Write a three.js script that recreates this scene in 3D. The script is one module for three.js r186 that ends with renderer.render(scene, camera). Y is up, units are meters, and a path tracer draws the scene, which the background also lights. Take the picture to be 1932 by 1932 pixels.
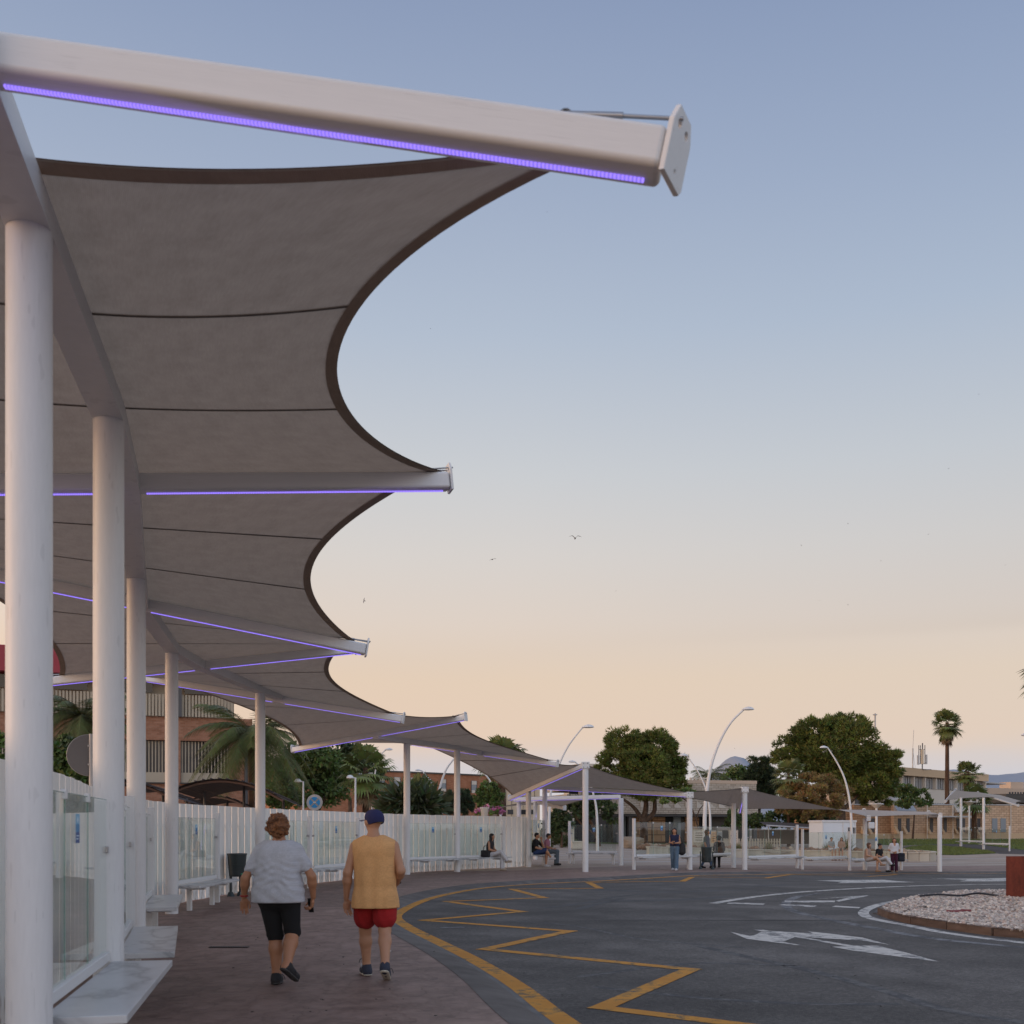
import * as THREE from 'three';
import { mergeGeometries, mergeVertices } from 'three/addons/utils/BufferGeometryUtils.js';
import { RoundedBoxGeometry } from 'three/addons/geometries/RoundedBoxGeometry.js';
import { RectAreaLightUniformsLib } from 'three/addons/lights/RectAreaLightUniformsLib.js';
RectAreaLightUniformsLib.init();

// ---------------------------------------------------------------- camera, sky, sun, exposure
const scene = new THREE.Scene();
const camera = new THREE.PerspectiveCamera(51.56, 1, 0.1, 24000);
camera.position.set(0, 1.5, 0);
camera.lookAt(0, 1.5, -10);
camera.setViewOffset(1024, 1024, 0, -318, 1024, 1024);      // shift lens: the camera stays level
camera.focus = 36; camera.userData.fStop = 4;
camera.updateProjectionMatrix();
const renderer = new THREE.WebGLRenderer({ antialias: true });
renderer.setSize(1024, 1024);
renderer.toneMapping = THREE.LinearToneMapping;
renderer.toneMappingExposure = 1.0;
renderer.shadowMap.enabled = true;

const clamp = (v, a = 0, b = 1) => Math.min(b, Math.max(a, v));
const lerp = (a, b, t) => a + (b - a) * t;
const S = (t) => { t = clamp(t); return t * t * (3 - 2 * t); };
function rng(seed) { let s = seed | 0; return () => { s = (s + 0x6d2b79f5) | 0; let t = Math.imul(s ^ (s >>> 15), 1 | s); t = (t + Math.imul(t ^ (t >>> 7), 61 | t)) ^ t; return ((t ^ (t >>> 14)) >>> 0) / 4294967296; }; }
function hash3(x, y, z) { let h = (Math.imul(x, 374761393) + Math.imul(y, 668265263) + Math.imul(z, 2147483647 ^ 0x5bd1e995)) | 0; h = Math.imul(h ^ (h >>> 13), 1274126177); return ((h ^ (h >>> 16)) >>> 0) / 4294967296; }
function vnoise(x, y, z = 0) {
  const xi = Math.floor(x), yi = Math.floor(y), zi = Math.floor(z), u = S(x - xi), v = S(y - yi), w = S(z - zi);
  const L = (a, b, t) => a + (b - a) * t, h = (i, j, k) => hash3(xi + i, yi + j, zi + k);
  return L(L(L(h(0, 0, 0), h(1, 0, 0), u), L(h(0, 1, 0), h(1, 1, 0), u), v), L(L(h(0, 0, 1), h(1, 0, 1), u), L(h(0, 1, 1), h(1, 1, 1), u), v), w);
}
function fbm(x, y, z = 0, o = 4) { let s = 0, a = 0.5, n = 0; for (let i = 0; i < o; i++) { s += a * vnoise(x, y, z); n += a; a *= 0.5; x = x * 2.03 + 17.1; y = y * 2.03 + 5.7; z *= 2.03; } return s / n; }
const lin = (c) => (c <= 0.04045 ? c / 12.92 : Math.pow((c + 0.055) / 1.055, 2.4));
const srgb = (r, g, b) => [lin(r / 255), lin(g / 255), lin(b / 255)];

{ // dusk sky: lilac blue overhead, peach towards the horizon, the afterglow low on the left, thin cloud banks just above the horizon
  const W = 1024, H = 512, data = new Float32Array(W * H * 4);
  const stops = [[-90, 96, 86, 80], [-2, 150, 136, 128], [0, 188, 178, 178], [2.5, 205, 185, 173], [5, 216, 191, 170], [8, 224, 203, 182], [11, 221, 208, 197], [14.5, 214, 209, 205], [18.5, 202, 205, 209], [25, 178, 190, 207], [31, 160, 174, 198], [38, 140, 156, 186], [55, 136, 149, 176], [90, 138, 147, 170]].map(([e, ...c]) => [e, ...srgb(...c)]);
  const cloud = srgb(160, 163, 178);
  for (let j = 0; j < H; j++) {
    const e = ((j + 0.5) / H - 0.5) * 180;
    let k = 0; while (k < stops.length - 2 && e > stops[k + 1][0]) k++;
    const t = clamp((e - stops[k][0]) / (stops[k + 1][0] - stops[k][0]));
    for (let i = 0; i < W; i++) {
      const phi = ((i + 0.5) / W - 0.5) * 2 * Math.PI, dx = Math.cos(phi), dz = Math.sin(phi);
      const az = Math.atan2(dx, -dz) * 180 / Math.PI;                       // 0 ahead, + to the right
      const c = [0, 1, 2].map((q) => lerp(stops[k][1 + q], stops[k + 1][1 + q], t));
      const glow = Math.exp(-Math.pow(((az + 96 + 540) % 360 - 180) / 42, 2)), side = Math.sin(az * Math.PI / 180);
      const low = Math.exp(-Math.pow(Math.max(0, e) / 16, 2));
      const warm = [1 + 2.4 * glow * low + 0.25 * glow, 1 + 1.25 * glow * low + 0.14 * glow, 1 + 0.3 * glow * low + 0.05 * glow];
      const away = [1 - 0.2 * Math.max(0, side), 1 - 0.13 * Math.max(0, side), 1 - 0.05 * Math.max(0, side)];
      const bank = S((fbm(az * 0.09 + 3, e * 0.55 + 9, 1.3, 4) - 0.4) * 5) * S((5.2 - e) / 2.4) * S((e + 1) / 2) * 0.7;
      const p = (j * W + i) * 4, rear = 1 + 1.05 * S((Math.abs(az) - 40) / 90) * Math.cos(e * Math.PI / 180) + 0.2 * S((e - 42) / 40);   // sky brightened behind the camera and overhead, added to lift the scene lighting
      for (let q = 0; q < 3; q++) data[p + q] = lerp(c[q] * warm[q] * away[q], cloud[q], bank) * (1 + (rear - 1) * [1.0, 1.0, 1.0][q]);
      data[p + 3] = 1;
    }
  }
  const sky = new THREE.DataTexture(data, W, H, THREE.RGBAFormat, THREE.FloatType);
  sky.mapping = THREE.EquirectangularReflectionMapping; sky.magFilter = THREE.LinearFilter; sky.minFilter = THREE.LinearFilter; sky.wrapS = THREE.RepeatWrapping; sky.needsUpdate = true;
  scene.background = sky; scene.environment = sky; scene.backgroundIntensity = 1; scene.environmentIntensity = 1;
}
const sun = new THREE.DirectionalLight(new THREE.Color().setRGB(1, 0.62, 0.36), 0.55);     // the afterglow low in the west, on the left
sun.position.set(-60, 7, -12); sun.target.position.set(0, 1, -22);
sun.castShadow = true; sun.shadow.radius = 30; sun.shadow.mapSize.set(2048, 2048);
Object.assign(sun.shadow.camera, { left: -60, right: 60, top: 60, bottom: -60, near: 1, far: 260 });
scene.add(sun, sun.target);

// ---------------------------------------------------------------- helpers
const F = 2000, U0 = 966, V0 = 1566;                                       // site survey: focal length and horizon of the survey sheet
const V = (x, y, z) => new THREE.Vector3(x, y, z);
const W3 = (u, v, d) => V((u - U0) / F * d, 1.5 - (v - V0) / F * d, -d);
// ground level: falls gently to the right beyond the road, rises again to the buildings
function T(x, d) { return -0.55 * S((x - 3) / 18) * S((d - 15) / 35) + (0.4 + 0.6 * S((x - 5) / 25)) * S((d - 62) / 65); }
function G(u, v, off = 0) {                                                // survey point on the ground
  let a = 2, step = 0.5; const f = (d) => 1.5 - (v - V0) / F * d - T((u - U0) / F * d, d) - off;
  let b = a; while (f(b) > 0 && b < 400) { a = b; b += step; }
  for (let i = 0; i < 30; i++) { const m = (a + b) / 2; if (f(m) > 0) a = m; else b = m; }
  return [(u - U0) / F * a, a];
}
const names = {};
function numbered(n) { if (!(n in names)) { names[n] = 0; return n; } names[n]++; return n + '_' + String(names[n]).padStart(3, '0'); }
function shade(o) { o.traverse((m) => { if (m.isMesh) { m.castShadow = true; m.receiveShadow = true; } }); return o; }
function thing(name, label, category, pos = [0, 0, 0], turn = 0, group) {
  const o = new THREE.Group(); o.name = numbered(name); scene.add(o);
  o.position.set(...pos); o.rotation.y = turn; o.userData = { label, category };
  if (group) o.userData.group = group;
  return o;
}
function part(name, geo, mat, parent) {
  const g = Array.isArray(geo) ? mergeG(geo) : geo;
  const m = new THREE.Mesh(g, mat); m.name = name; m.castShadow = m.receiveShadow = true; parent.add(m); return m;
}
function single(name, label, category, geo, mat, pos = [0, 0, 0], turn = 0, group) {
  const m = part(numbered(name), geo, mat, scene); m.position.set(...pos); m.rotation.y = turn; m.userData = { label, category }; if (group) m.userData.group = group; return m;
}
function structure(name, geo, mat, label) { const m = part(numbered(name), geo, mat, scene); m.userData = { kind: 'structure', label }; return m; }
function mergeG(list) {
  list = list.map((g) => { let q = g.index ? g.toNonIndexed() : g; if (!q.attributes.uv) q.setAttribute('uv', new THREE.BufferAttribute(new Float32Array(q.attributes.position.count * 2), 2)); if (!q.attributes.normal) q.computeVertexNormals(); return q; });
  const col = list.some((g) => g.attributes.color);
  for (const g of list) { for (const k of Object.keys(g.attributes)) if (!['position', 'normal', 'uv', 'color'].includes(k)) g.deleteAttribute(k); if (col && !g.attributes.color) g.setAttribute('color', new THREE.BufferAttribute(new Float32Array(g.attributes.position.count * 3).fill(1), 3)); g.morphAttributes = {}; }
  return list.length === 1 ? list[0] : mergeGeometries(list);
}
const box = (w, h, l, x = 0, y = 0, z = 0) => new THREE.BoxGeometry(w, h, l).translate(x, y, z);
const rbox = (w, h, l, x = 0, y = 0, z = 0, r = 0.01) => new RoundedBoxGeometry(w, h, l, 2, Math.min(r, w / 2.1, h / 2.1, l / 2.1)).translate(x, y, z);
const cyl = (r0, r1, h, x = 0, y = 0, z = 0, n = 20) => new THREE.CylinderGeometry(r1, r0, h, n).translate(x, y + h / 2, z);   // r0 foot, r1 head, standing on y
function tube(pts, r, n = 8, seg) { const c = new THREE.CatmullRomCurve3(pts); const g = new THREE.TubeGeometry(c, seg || Math.max(4, pts.length * 4), typeof r === 'number' ? r : 1, n, false); if (typeof r !== 'number') { const P = g.attributes.position, s = (seg || Math.max(4, pts.length * 4)); for (let i = 0; i <= s; i++) { const ctr = c.getPointAt(i / s); for (let j = 0; j <= n; j++) { const k = i * (n + 1) + j; const v = V(P.getX(k), P.getY(k), P.getZ(k)).sub(ctr).multiplyScalar(r(i / s)).add(ctr); P.setXYZ(k, v.x, v.y, v.z); } } g.computeVertexNormals(); } return g; }
function rod(a, b, r, n = 8) { const d = b.clone().sub(a), g = new THREE.CylinderGeometry(r, r, d.length(), n); g.applyQuaternion(new THREE.Quaternion().setFromUnitVectors(V(0, 1, 0), d.clone().normalize())); return g.translate((a.x + b.x) / 2, (a.y + b.y) / 2, (a.z + b.z) / 2); }
function beamBox(a, b, w, h, r = 0.02) {                                     // rounded box bar from a to b, its height axis kept upright
  const d = b.clone().sub(a), L = d.length(), z = d.clone().normalize(), x = V(0, 1, 0).cross(z).normalize(), y = z.clone().cross(x);
  const g = new RoundedBoxGeometry(w, h, L, 3, r), m = new THREE.Matrix4().makeBasis(x, y, z); m.setPosition((a.x + b.x) / 2, (a.y + b.y) / 2, (a.z + b.z) / 2); return g.applyMatrix4(m);
}
// a grid surface from a function of (i, j)
function gridG(nu, nv, fn, uvfn, colfn) {
  const P = [], U = [], C = [], I = [];
  for (let i = 0; i <= nu; i++) for (let j = 0; j <= nv; j++) { const p = fn(i / nu, j / nv); P.push(p.x, p.y, p.z); const q = uvfn ? uvfn(i / nu, j / nv, p) : [p.x, -p.z]; U.push(...q); if (colfn) C.push(...colfn(p)); }
  for (let i = 0; i < nu; i++) for (let j = 0; j < nv; j++) { const a = i * (nv + 1) + j, b = a + nv + 1; I.push(a, b, a + 1, b, b + 1, a + 1); }
  const g = new THREE.BufferGeometry(); g.setAttribute('position', new THREE.Float32BufferAttribute(P, 3)); g.setAttribute('uv', new THREE.Float32BufferAttribute(U, 2)); if (colfn) g.setAttribute('color', new THREE.Float32BufferAttribute(C, 3)); g.setIndex(I); g.computeVertexNormals(); return g;
}
// flat-ish ground polygon from survey ring [[x,d]..], laid on the terrain
function layG(ring, off, sub = 0.7) {
  // ear-clip, then split long edges so that it follows the ground
  const tris = THREE.ShapeUtils.triangulateShape(ring.map(([x, d]) => new THREE.Vector2(x, d)), []).map((t) => t.map((i) => ring[i]));
  const out = []; const L = (a, b) => Math.hypot(a[0] - b[0], a[1] - b[1]); const M = (a, b) => [(a[0] + b[0]) / 2, (a[1] + b[1]) / 2];
  const split = ([a, b, c], n) => { const ab = L(a, b), bc = L(b, c), ca = L(c, a), m = Math.max(ab, bc, ca); if (m < sub || n > 11) { out.push(a, b, c); return; } if (m === ab) { const q = M(a, b); split([a, q, c], n + 1); split([q, b, c], n + 1); } else if (m === bc) { const q = M(b, c); split([a, b, q], n + 1); split([a, q, c], n + 1); } else { const q = M(c, a); split([a, b, q], n + 1); split([q, b, c], n + 1); } };
  for (const t of tris) { const [a, b, c] = t, cr = (b[0] - a[0]) * (c[1] - a[1]) - (b[1] - a[1]) * (c[0] - a[0]); split(cr > 0 ? [a, b, c] : [a, c, b], 0); }
  const g = new THREE.BufferGeometry(); g.setAttribute('position', new THREE.Float32BufferAttribute(out.flatMap(([x, d]) => [x, T(x, d) + off, -d]), 3)); g.setAttribute('uv', new THREE.Float32BufferAttribute(out.flat(), 2)); g.computeVertexNormals(); return g;
}
// ribbon of width w along survey polyline, on the ground
function ribbonG(pts, w, off, closed = false) {
  const n = pts.length, Ls = [], Rs = [];
  for (let i = 0; i < n; i++) { const a = pts[Math.max(0, i - 1)], b = pts[Math.min(n - 1, i + 1)], tx = b[0] - a[0], td = b[1] - a[1], l = Math.hypot(tx, td) || 1; let k = 1; if (i && i < n - 1) { const p = pts[i], ux = p[0] - a[0], ud = p[1] - a[1], lu = Math.hypot(ux, ud), c = (ux * tx + ud * td) / (lu * l); k = 1 / Math.max(0.5, c); } const ww = (Array.isArray(w) ? w[i] : w) / 2 * k; Ls.push([pts[i][0] - td / l * ww, pts[i][1] + tx / l * ww]); Rs.push([pts[i][0] + td / l * ww, pts[i][1] - tx / l * ww]); }
  let s = 0; const len = pts.map((p, i) => (s += i ? Math.hypot(p[0] - pts[i - 1][0], p[1] - pts[i - 1][1]) : 0));
  return gridG(n - 1, 1, (i, j) => { const q = (j ? Ls : Rs)[Math.round(i * (n - 1))]; return V(q[0], T(q[0], q[1]) + off, -q[1]); });
}
function dense(pts, n) { const c = new THREE.CatmullRomCurve3(pts.map(([x, d]) => V(x, 0, d)), false, 'centripetal'); return c.getSpacedPoints(n).map((p) => [p.x, p.z]); }
function straight(a, b, n) { return Array.from({ length: n + 1 }, (_, i) => [lerp(a[0], b[0], i / n), lerp(a[1], b[1], i / n)]); }
function texture(w, h, fn, rep = [1, 1], color = true) {
  const d = new Uint8Array(w * h * 4); for (let j = 0; j < h; j++) for (let i = 0; i < w; i++) { const c = fn(i / w, j / h), p = (j * w + i) * 4; d[p] = clamp(c[0], 0, 255); d[p + 1] = clamp(c[1], 0, 255); d[p + 2] = clamp(c[2], 0, 255); d[p + 3] = 255; }
  const t = new THREE.DataTexture(d, w, h); t.wrapS = t.wrapT = THREE.RepeatWrapping; t.magFilter = THREE.LinearFilter; t.minFilter = THREE.LinearMipmapLinearFilter; t.generateMipmaps = true; t.repeat.set(...rep); if (color) t.colorSpace = THREE.SRGBColorSpace; t.needsUpdate = true; return t;
}
// noise that tiles over [0,1)
function tnoise(x, y, f, z = 0, o = 4) { const a = x * f, b = y * f; let s = 0, amp = 0.5, n = 0, ff = f; for (let q = 0; q < o; q++) { const X = x * ff, Y = y * ff, xi = Math.floor(X), yi = Math.floor(Y), u = S(X - xi), v = S(Y - yi), h = (i, j) => hash3(((xi + i) % ff + ff) % ff, ((yi + j) % ff + ff) % ff, z + q * 31); s += amp * lerp(lerp(h(0, 0), h(1, 0), u), lerp(h(0, 1), h(1, 1), u), v); n += amp; amp *= 0.55; ff *= 2; } return s / n; }
const std = (rgb, rough = 0.7, extra = {}) => new THREE.MeshStandardMaterial({ color: new THREE.Color().setRGB(...rgb), roughness: rough, side: THREE.DoubleSide, ...extra });
const g8 = (v) => [v, v, v];
// ---------------------------------------------------------------- ground, road, pavement, plaza
const ROAD = -0.08;
const asphaltTex = texture(1024, 1024, (x, y) => { const s = hash3(Math.floor(x * 1024), Math.floor(y * 1024), 5), a = tnoise(x, y, 96, 3, 3), b = tnoise(x, y, 6, 8, 4), st = s > 0.985 ? 46 : s > 0.95 ? 18 : 0, v = 79 + (a - 0.5) * 44 + (b - 0.5) * 30 + (s - 0.5) * 34 + st * 1.4; return [v * 1.045, v, v * 0.945]; });
const asphaltBump = texture(512, 512, (x, y) => g8(120 + (tnoise(x, y, 128, 4, 2) - 0.5) * 230), [1, 1], false);
const M = {};
M.asphalt = std([1, 1, 1], 0.86, { map: asphaltTex, bumpMap: asphaltBump, bumpScale: 0.004, vertexColors: true });
asphaltTex.repeat.set(0.36, 0.36); asphaltBump.repeat.set(0.6, 0.6);
const paveTex = texture(1024, 1024, (x, y) => { const a = tnoise(x, y, 5, 11, 5), b = tnoise(x, y, 24, 12, 4), r = Math.pow(1 - Math.abs(tnoise(x, y * 0.5, 10, 13, 4) * 2 - 1), 6), f = hash3(Math.floor(x * 1024), Math.floor(y * 1024), 7) - 0.5, st = tnoise(x, y, 12, 17, 2) > 0.74 ? -10 : 0; const v = (a - 0.5) * 34 + (b - 0.5) * 30 - r * 16 + f * 10 + st; return [133 + v, 108 + v * 0.92, 97 + v * 0.88]; });
const paveBump = texture(512, 512, (x, y) => { const r = Math.pow(1 - Math.abs(tnoise(x, y * 0.5, 10, 13, 4) * 2 - 1), 6); return g8(150 + (tnoise(x, y, 20, 12, 4) - 0.5) * 130 - r * 80); }, [1, 1], false);
paveTex.repeat.set(0.42, 0.42); paveBump.repeat.set(0.42, 0.42);
M.pavement = std([1, 1, 1], 0.62, { map: paveTex, bumpMap: paveBump, bumpScale: 0.012, vertexColors: true });
const concTex = texture(512, 512, (x, y) => { const v = (tnoise(x, y, 6, 21, 5) - 0.5) * 46 + (hash3(Math.floor(x * 512), Math.floor(y * 512), 9) - 0.5) * 14; return [112 + v, 110 + v, 108 + v]; }, [0.7, 0.7]);
M.kerb = std([0.8, 0.8, 0.8], 0.85, { map: concTex });
const plazaTex = texture(512, 512, (x, y) => { const v = (tnoise(x, y, 4, 31, 5) - 0.5) * 34 + (hash3(Math.floor(x * 512), Math.floor(y * 512), 19) - 0.5) * 12; return [166 + v, 148 + v, 132 + v]; }, [0.2, 0.2]);
M.plaza = std([0.95, 0.95, 0.95], 0.8, { map: plazaTex });
const earthTex = texture(512, 512, (x, y) => { const v = (tnoise(x, y, 4, 41, 5) - 0.5) * 50; return [128 + v, 116 + v, 98 + v]; }, [0.1, 0.1]);
M.earth = std([0.8, 0.8, 0.8], 0.95, { map: earthTex });

// wide ground sheet out to the horizon
{
  const xs = [], ds = []; for (let i = -60; i <= 60; i++) xs.push(Math.sign(i) * (Math.abs(i) * 3 + Math.pow(Math.abs(i) / 60, 6) * 15000)); for (let i = -20; i <= 70; i++) ds.push(i < 0 ? i * 4 - Math.pow(-i / 20, 5) * 4000 : i * 3 + Math.pow(i / 70, 7) * 15000);
  structure('ground', gridG(xs.length - 1, ds.length - 1, (i, j) => { const x = xs[Math.round(i * (xs.length - 1))], d = ds[Math.round(j * (ds.length - 1))]; return V(x, T(x, d) - 0.2, -d); }), M.earth, 'dry bare earth behind the bus station');
}
// survey of the yellow edge line round the bus bay
const A6 = (x, y, o = ROAD) => G(695.5 + 0.31994 * x, 1545.6 + 0.31994 * y, o), A7 = (x, y, o = ROAD) => G(1313.8 + 0.31994 * x, 1638.3 + 0.31994 * y, o);
const edgeLine = dense([[26, -16], [15, -13], [8, -9], [4.4, -3.4], [2.7, 0.8], [1.7, 4], [0.95, 6.6], ...[[1063, 1926.5], [974, 1859], [894, 1811], [823.6, 1776], [772, 1750.4], [746.7, 1731], [759.5, 1718.4], [801, 1699], [849, 1686.4], [919.5, 1675], [1015.5, 1667.8], [1111.6, 1663.4], [1207.6, 1658.2], [1313, 1652], [1410, 1650.5], [1538, 1649.3], [1698, 1648.3], [1890, 1648]].map(([u, v]) => G(u, v, ROAD)), [40, 55.5], [62, 58], [100, 60]], 260);
function offsetLine(pts, w) { const n = pts.length; return pts.map((p, i) => { const a = pts[Math.max(0, i - 1)], b = pts[Math.min(n - 1, i + 1)], tx = b[0] - a[0], td = b[1] - a[1], l = Math.hypot(tx, td), ww = typeof w === 'function' ? w(i / (n - 1), p) : w; return [p[0] - td / l * ww, p[1] + tx / l * ww]; }); }
const off = (w) => offsetLine(edgeLine, w);
function loft(A, B, nv, ya, yb, col) { const n = A.length - 1; return gridG(n, nv, (i, j) => { const k = Math.round(i * n), x = lerp(A[k][0], B[k][0], j), d = lerp(A[k][1], B[k][1], j); return V(x, T(x, d) + (typeof ya === 'function' ? ya(j) : lerp(ya, yb, j)), -d); }, null, col); }
const patchy = (s, lo, hi, z) => (p) => { const k = lerp(lo, hi, clamp(fbm(p.x * s, p.z * s, z, 4) * 1.6 - 0.3)); return [k, k, k]; };
const road = new THREE.Group(); road.name = 'road'; scene.add(road); road.userData = { kind: 'structure', label: 'grey asphalt bus bay with painted markings' };
part('asphalt', gridG(300, 240, (i, j) => { const x = -5 + i * 75, d = -14 + j * 76; return V(x, T(x, d) + ROAD, -d); }, null, (p) => {
  // patches of resurfacing and rubber, with grain and outlines of their own
  const d = -p.z, a = fbm(p.x * 0.22, p.z * 0.22, 2, 4), b = fbm(p.x * 0.6 + 9, p.z * 1.1, 5, 4), w = Math.hypot(p.x - 15, d - 22);
  const c2 = fbm(p.x * 0.35 + 40, p.z * 2.2, 11, 4); let k = 0.92 + (a - 0.5) * 0.62 + (b - 0.5) * 0.34 + (c2 - 0.5) * 0.3; k += 0.15 * S((b - 0.52) * 9);
  const wear = Math.exp(-Math.pow((w - 13.6 + (a - 0.5) * 3) / 0.8, 2)) + Math.exp(-Math.pow((w - 11.4 + (a - 0.5) * 3) / 0.7, 2)); k -= wear * 0.14 * b * 1.6;
  return [k, k * 0.995, k * 1.005]; }), M.asphalt, road);
structure('pavement', loft(off(0.55), offsetLine(edgeLine, (t, p) => 11.5 - 5.5 * S((p[0] - 0) / 6) + 2 * S((p[0] - 14) / 10)), 40, 0, 0, (p) => { const a = fbm(p.x * 0.3, p.z * 0.3, 4, 4), b = fbm(p.x * 1.3, p.z * 1.3, 7, 3); const k = 0.78 + a * 0.36 + (b - 0.5) * 0.2, g = S((a + b - 0.95) * 4) * 0.12; return [k + g, k + g * 1.15, k + g * 1.2]; }), M.pavement, 'stamped mauve brown concrete pavement under the canopy');
// kerb stones: sloping concrete edge pieces
{
  const A = off(0.12), B = off(0.56), kg = new THREE.Group(); kg.name = 'kerb'; scene.add(kg); kg.userData = { kind: 'structure', label: 'sloping grey concrete kerb between pavement and road' };
  const tones = [0.6, 0.68, 0.76, 0.84].map((k) => std([k * 0.95, k * 0.87, k * 0.81], 0.85, { map: concTex }));
  const r = rng(4);
  for (let k = 30; k < 218; k += 2) {
    const e = 0.0, n = 2, a = A.slice(k, k + 3), b = B.slice(k, k + 3), s = (q, p) => q.map((c, i) => [lerp(c[0], p[i][0], 0), lerp(c[1], p[i][1], 0)]);
    const gap = (q) => { const o = q.map((c) => c.slice()); const l = Math.hypot(o[2][0] - o[1][0], o[2][1] - o[1][1]); const f = Math.min(0.3, 0.012 / l); o[2] = [lerp(o[2][0], o[1][0], f), lerp(o[2][1], o[1][1], f)]; return o; };
    part('kerb_stone', loft(gap(a), gap(b), 4, (j) => lerp(ROAD - 0.01, 0.004, Math.pow(clamp(j * 1.15), 0.6)), 0), tones[Math.floor(r() * 4)], kg);
  }
  part('kerb_bed', loft(off(0.1), off(0.58), 1, ROAD + 0.002, -0.012), M.kerb, kg);
}
structure('plaza', loft(offsetLine(edgeLine, (t, p) => 11.45 - 5.5 * S((p[0] - 0) / 6) + 2 * S((p[0] - 14) / 10)), off(130), 70, -0.006, -0.006), M.plaza, 'pale paved plaza behind the far platform');
// pale paving bands across the plaza
for (const [w, dd] of [[0.35, 9.2], [0.3, 12.4], [0.3, 19], [0.3, 27]]) part('paving_band', ribbonG(offsetLine(edgeLine, dd).slice(120, 232), w, 0.004), std([0.55, 0.53, 0.5], 0.8), scene.getObjectByName('plaza'));

// painted markings, worn
const wornTex = (rgb, seed, keep) => texture(512, 512, (x, y) => { const a = tnoise(x, y, 24, seed, 4), b = hash3(Math.floor(x * 512), Math.floor(y * 512), seed), c = tnoise(x, y, 5, seed + 3, 3); const w = S((a * 0.7 + c * 0.5 + (b - 0.5) * 0.35 - keep) * 7); return rgb.map((q, i) => lerp(q + (c - 0.5) * 30, [70, 70, 71][i], w)); }, [0.5, 0.5]);
M.yellow = std([1, 1, 1], 0.75, { map: wornTex([196, 132, 30], 51, 0.72) });
M.whitePaint = std([1, 1, 1], 0.75, { map: wornTex([206, 200, 190], 61, 0.66) });
M.oldPaint = std([1, 1, 1], 0.85, { map: wornTex([136, 136, 136], 71, 0.5) });
part('yellow_edge_line', ribbonG(off(0).slice(30, 240), 0.21, ROAD + 0.004), M.yellow, road);
{ const z = [[2900, 1300], [1375, 1112], [1900, 887], [690, 768], [1185, 661], [330, 597], [905, 546], [460, 486], [1035, 464], [845, 413], [1365, 408], [1298, 374], [1850, 367], [1910, 341]].map(([x, y]) => A6(x, y)).concat([[410, 348 - 290], [556, 37], [1010, 48], [1180, 36]].map(([x, y]) => A7(x, y)));
  for (let i = 0; i < z.length - 1; i++) { const a = z[i], b = z[i + 1], l = Math.hypot(b[0] - a[0], b[1] - a[1]), e = 0.1 / l, thin = i % 2 === 0 ? 1 : 1; part('yellow_zigzag_line', ribbonG(straight([lerp(a[0], b[0], -e), lerp(a[1], b[1], -e)], [lerp(a[0], b[0], 1 + e), lerp(a[1], b[1], 1 + e)], Math.ceil(l / 0.6)), 0.2 * thin, ROAD + (i % 2 ? 0.0055 : 0.004)), M.yellow, road); } }
part('yellow_dash', ribbonG(straight(A6(420, 640), A6(565, 638), 2), 0.14, ROAD + 0.004), M.oldPaint, road);
part('turn_arrow', layG([[200, 376], [315, 400], [340, 397], [387, 374], [342, 363], [390, 362], [430, 370], [690, 386], [660, 374], [760, 383], [980, 410], [1140, 452], [965, 426], [700, 411], [622, 406], [930, 457], [1070, 458], [1230, 497], [1430, 552], [1100, 510], [930, 488], [800, 464], [885, 461], [582, 407], [512, 434], [655, 462], [300, 418]].map(([x, y]) => A7(x, y)), ROAD + 0.004), M.whitePaint, road);
for (const q of [[[190, 202], [405, 208], [395, 216], [180, 209]], [[520, 212], [710, 221], [695, 230], [485, 217]], [[820, 221], [970, 230], [955, 237], [800, 228]]]) part('lane_dash', layG(q.map(([x, y]) => A7(x, y)), ROAD + 0.004), M.whitePaint, road);
part('merge_marking', layG([[520, 192], [820, 191], [815, 201], [640, 202], [520, 199]].map(([x, y]) => A7(x, y)), ROAD + 0.004), M.whitePaint, road);
part('merge_marking', layG([[690, 183], [1015, 160], [1000, 167], [840, 198], [820, 193], [905, 171]].map(([x, y]) => A7(x, y)), ROAD + 0.0055), M.whitePaint, road);
part('far_arrow', layG([[700, 73], [1110, 68], [1190, 76], [1290, 83], [835, 88], [860, 80]].map(([x, y]) => A7(x, y)), ROAD + 0.004), M.whitePaint, road);
part('far_arrow', layG([[1380, 60], [1900, 56], [1900, 75], [1550, 77], [1600, 68]].map(([x, y]) => A7(x, y)), ROAD + 0.004), M.whitePaint, road);
part('lane_line', ribbonG(dense([[100, 207], [200, 190], [350, 168], [600, 142], [1000, 117], [1400, 101], [1830, 94], [2100, 92]].map(([x, y]) => A7(x, y)), 60), 0.22, ROAD + 0.004), M.whitePaint, road);
part('worn_line', ribbonG(dense([[730, 147], [610, 165], [530, 205], [570, 250], [770, 300], [1060, 355], [1400, 415], [1932, 468]].map(([x, y]) => A7(x, y)), 60), 0.2, ROAD + 0.0025), M.oldPaint, road);

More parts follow.
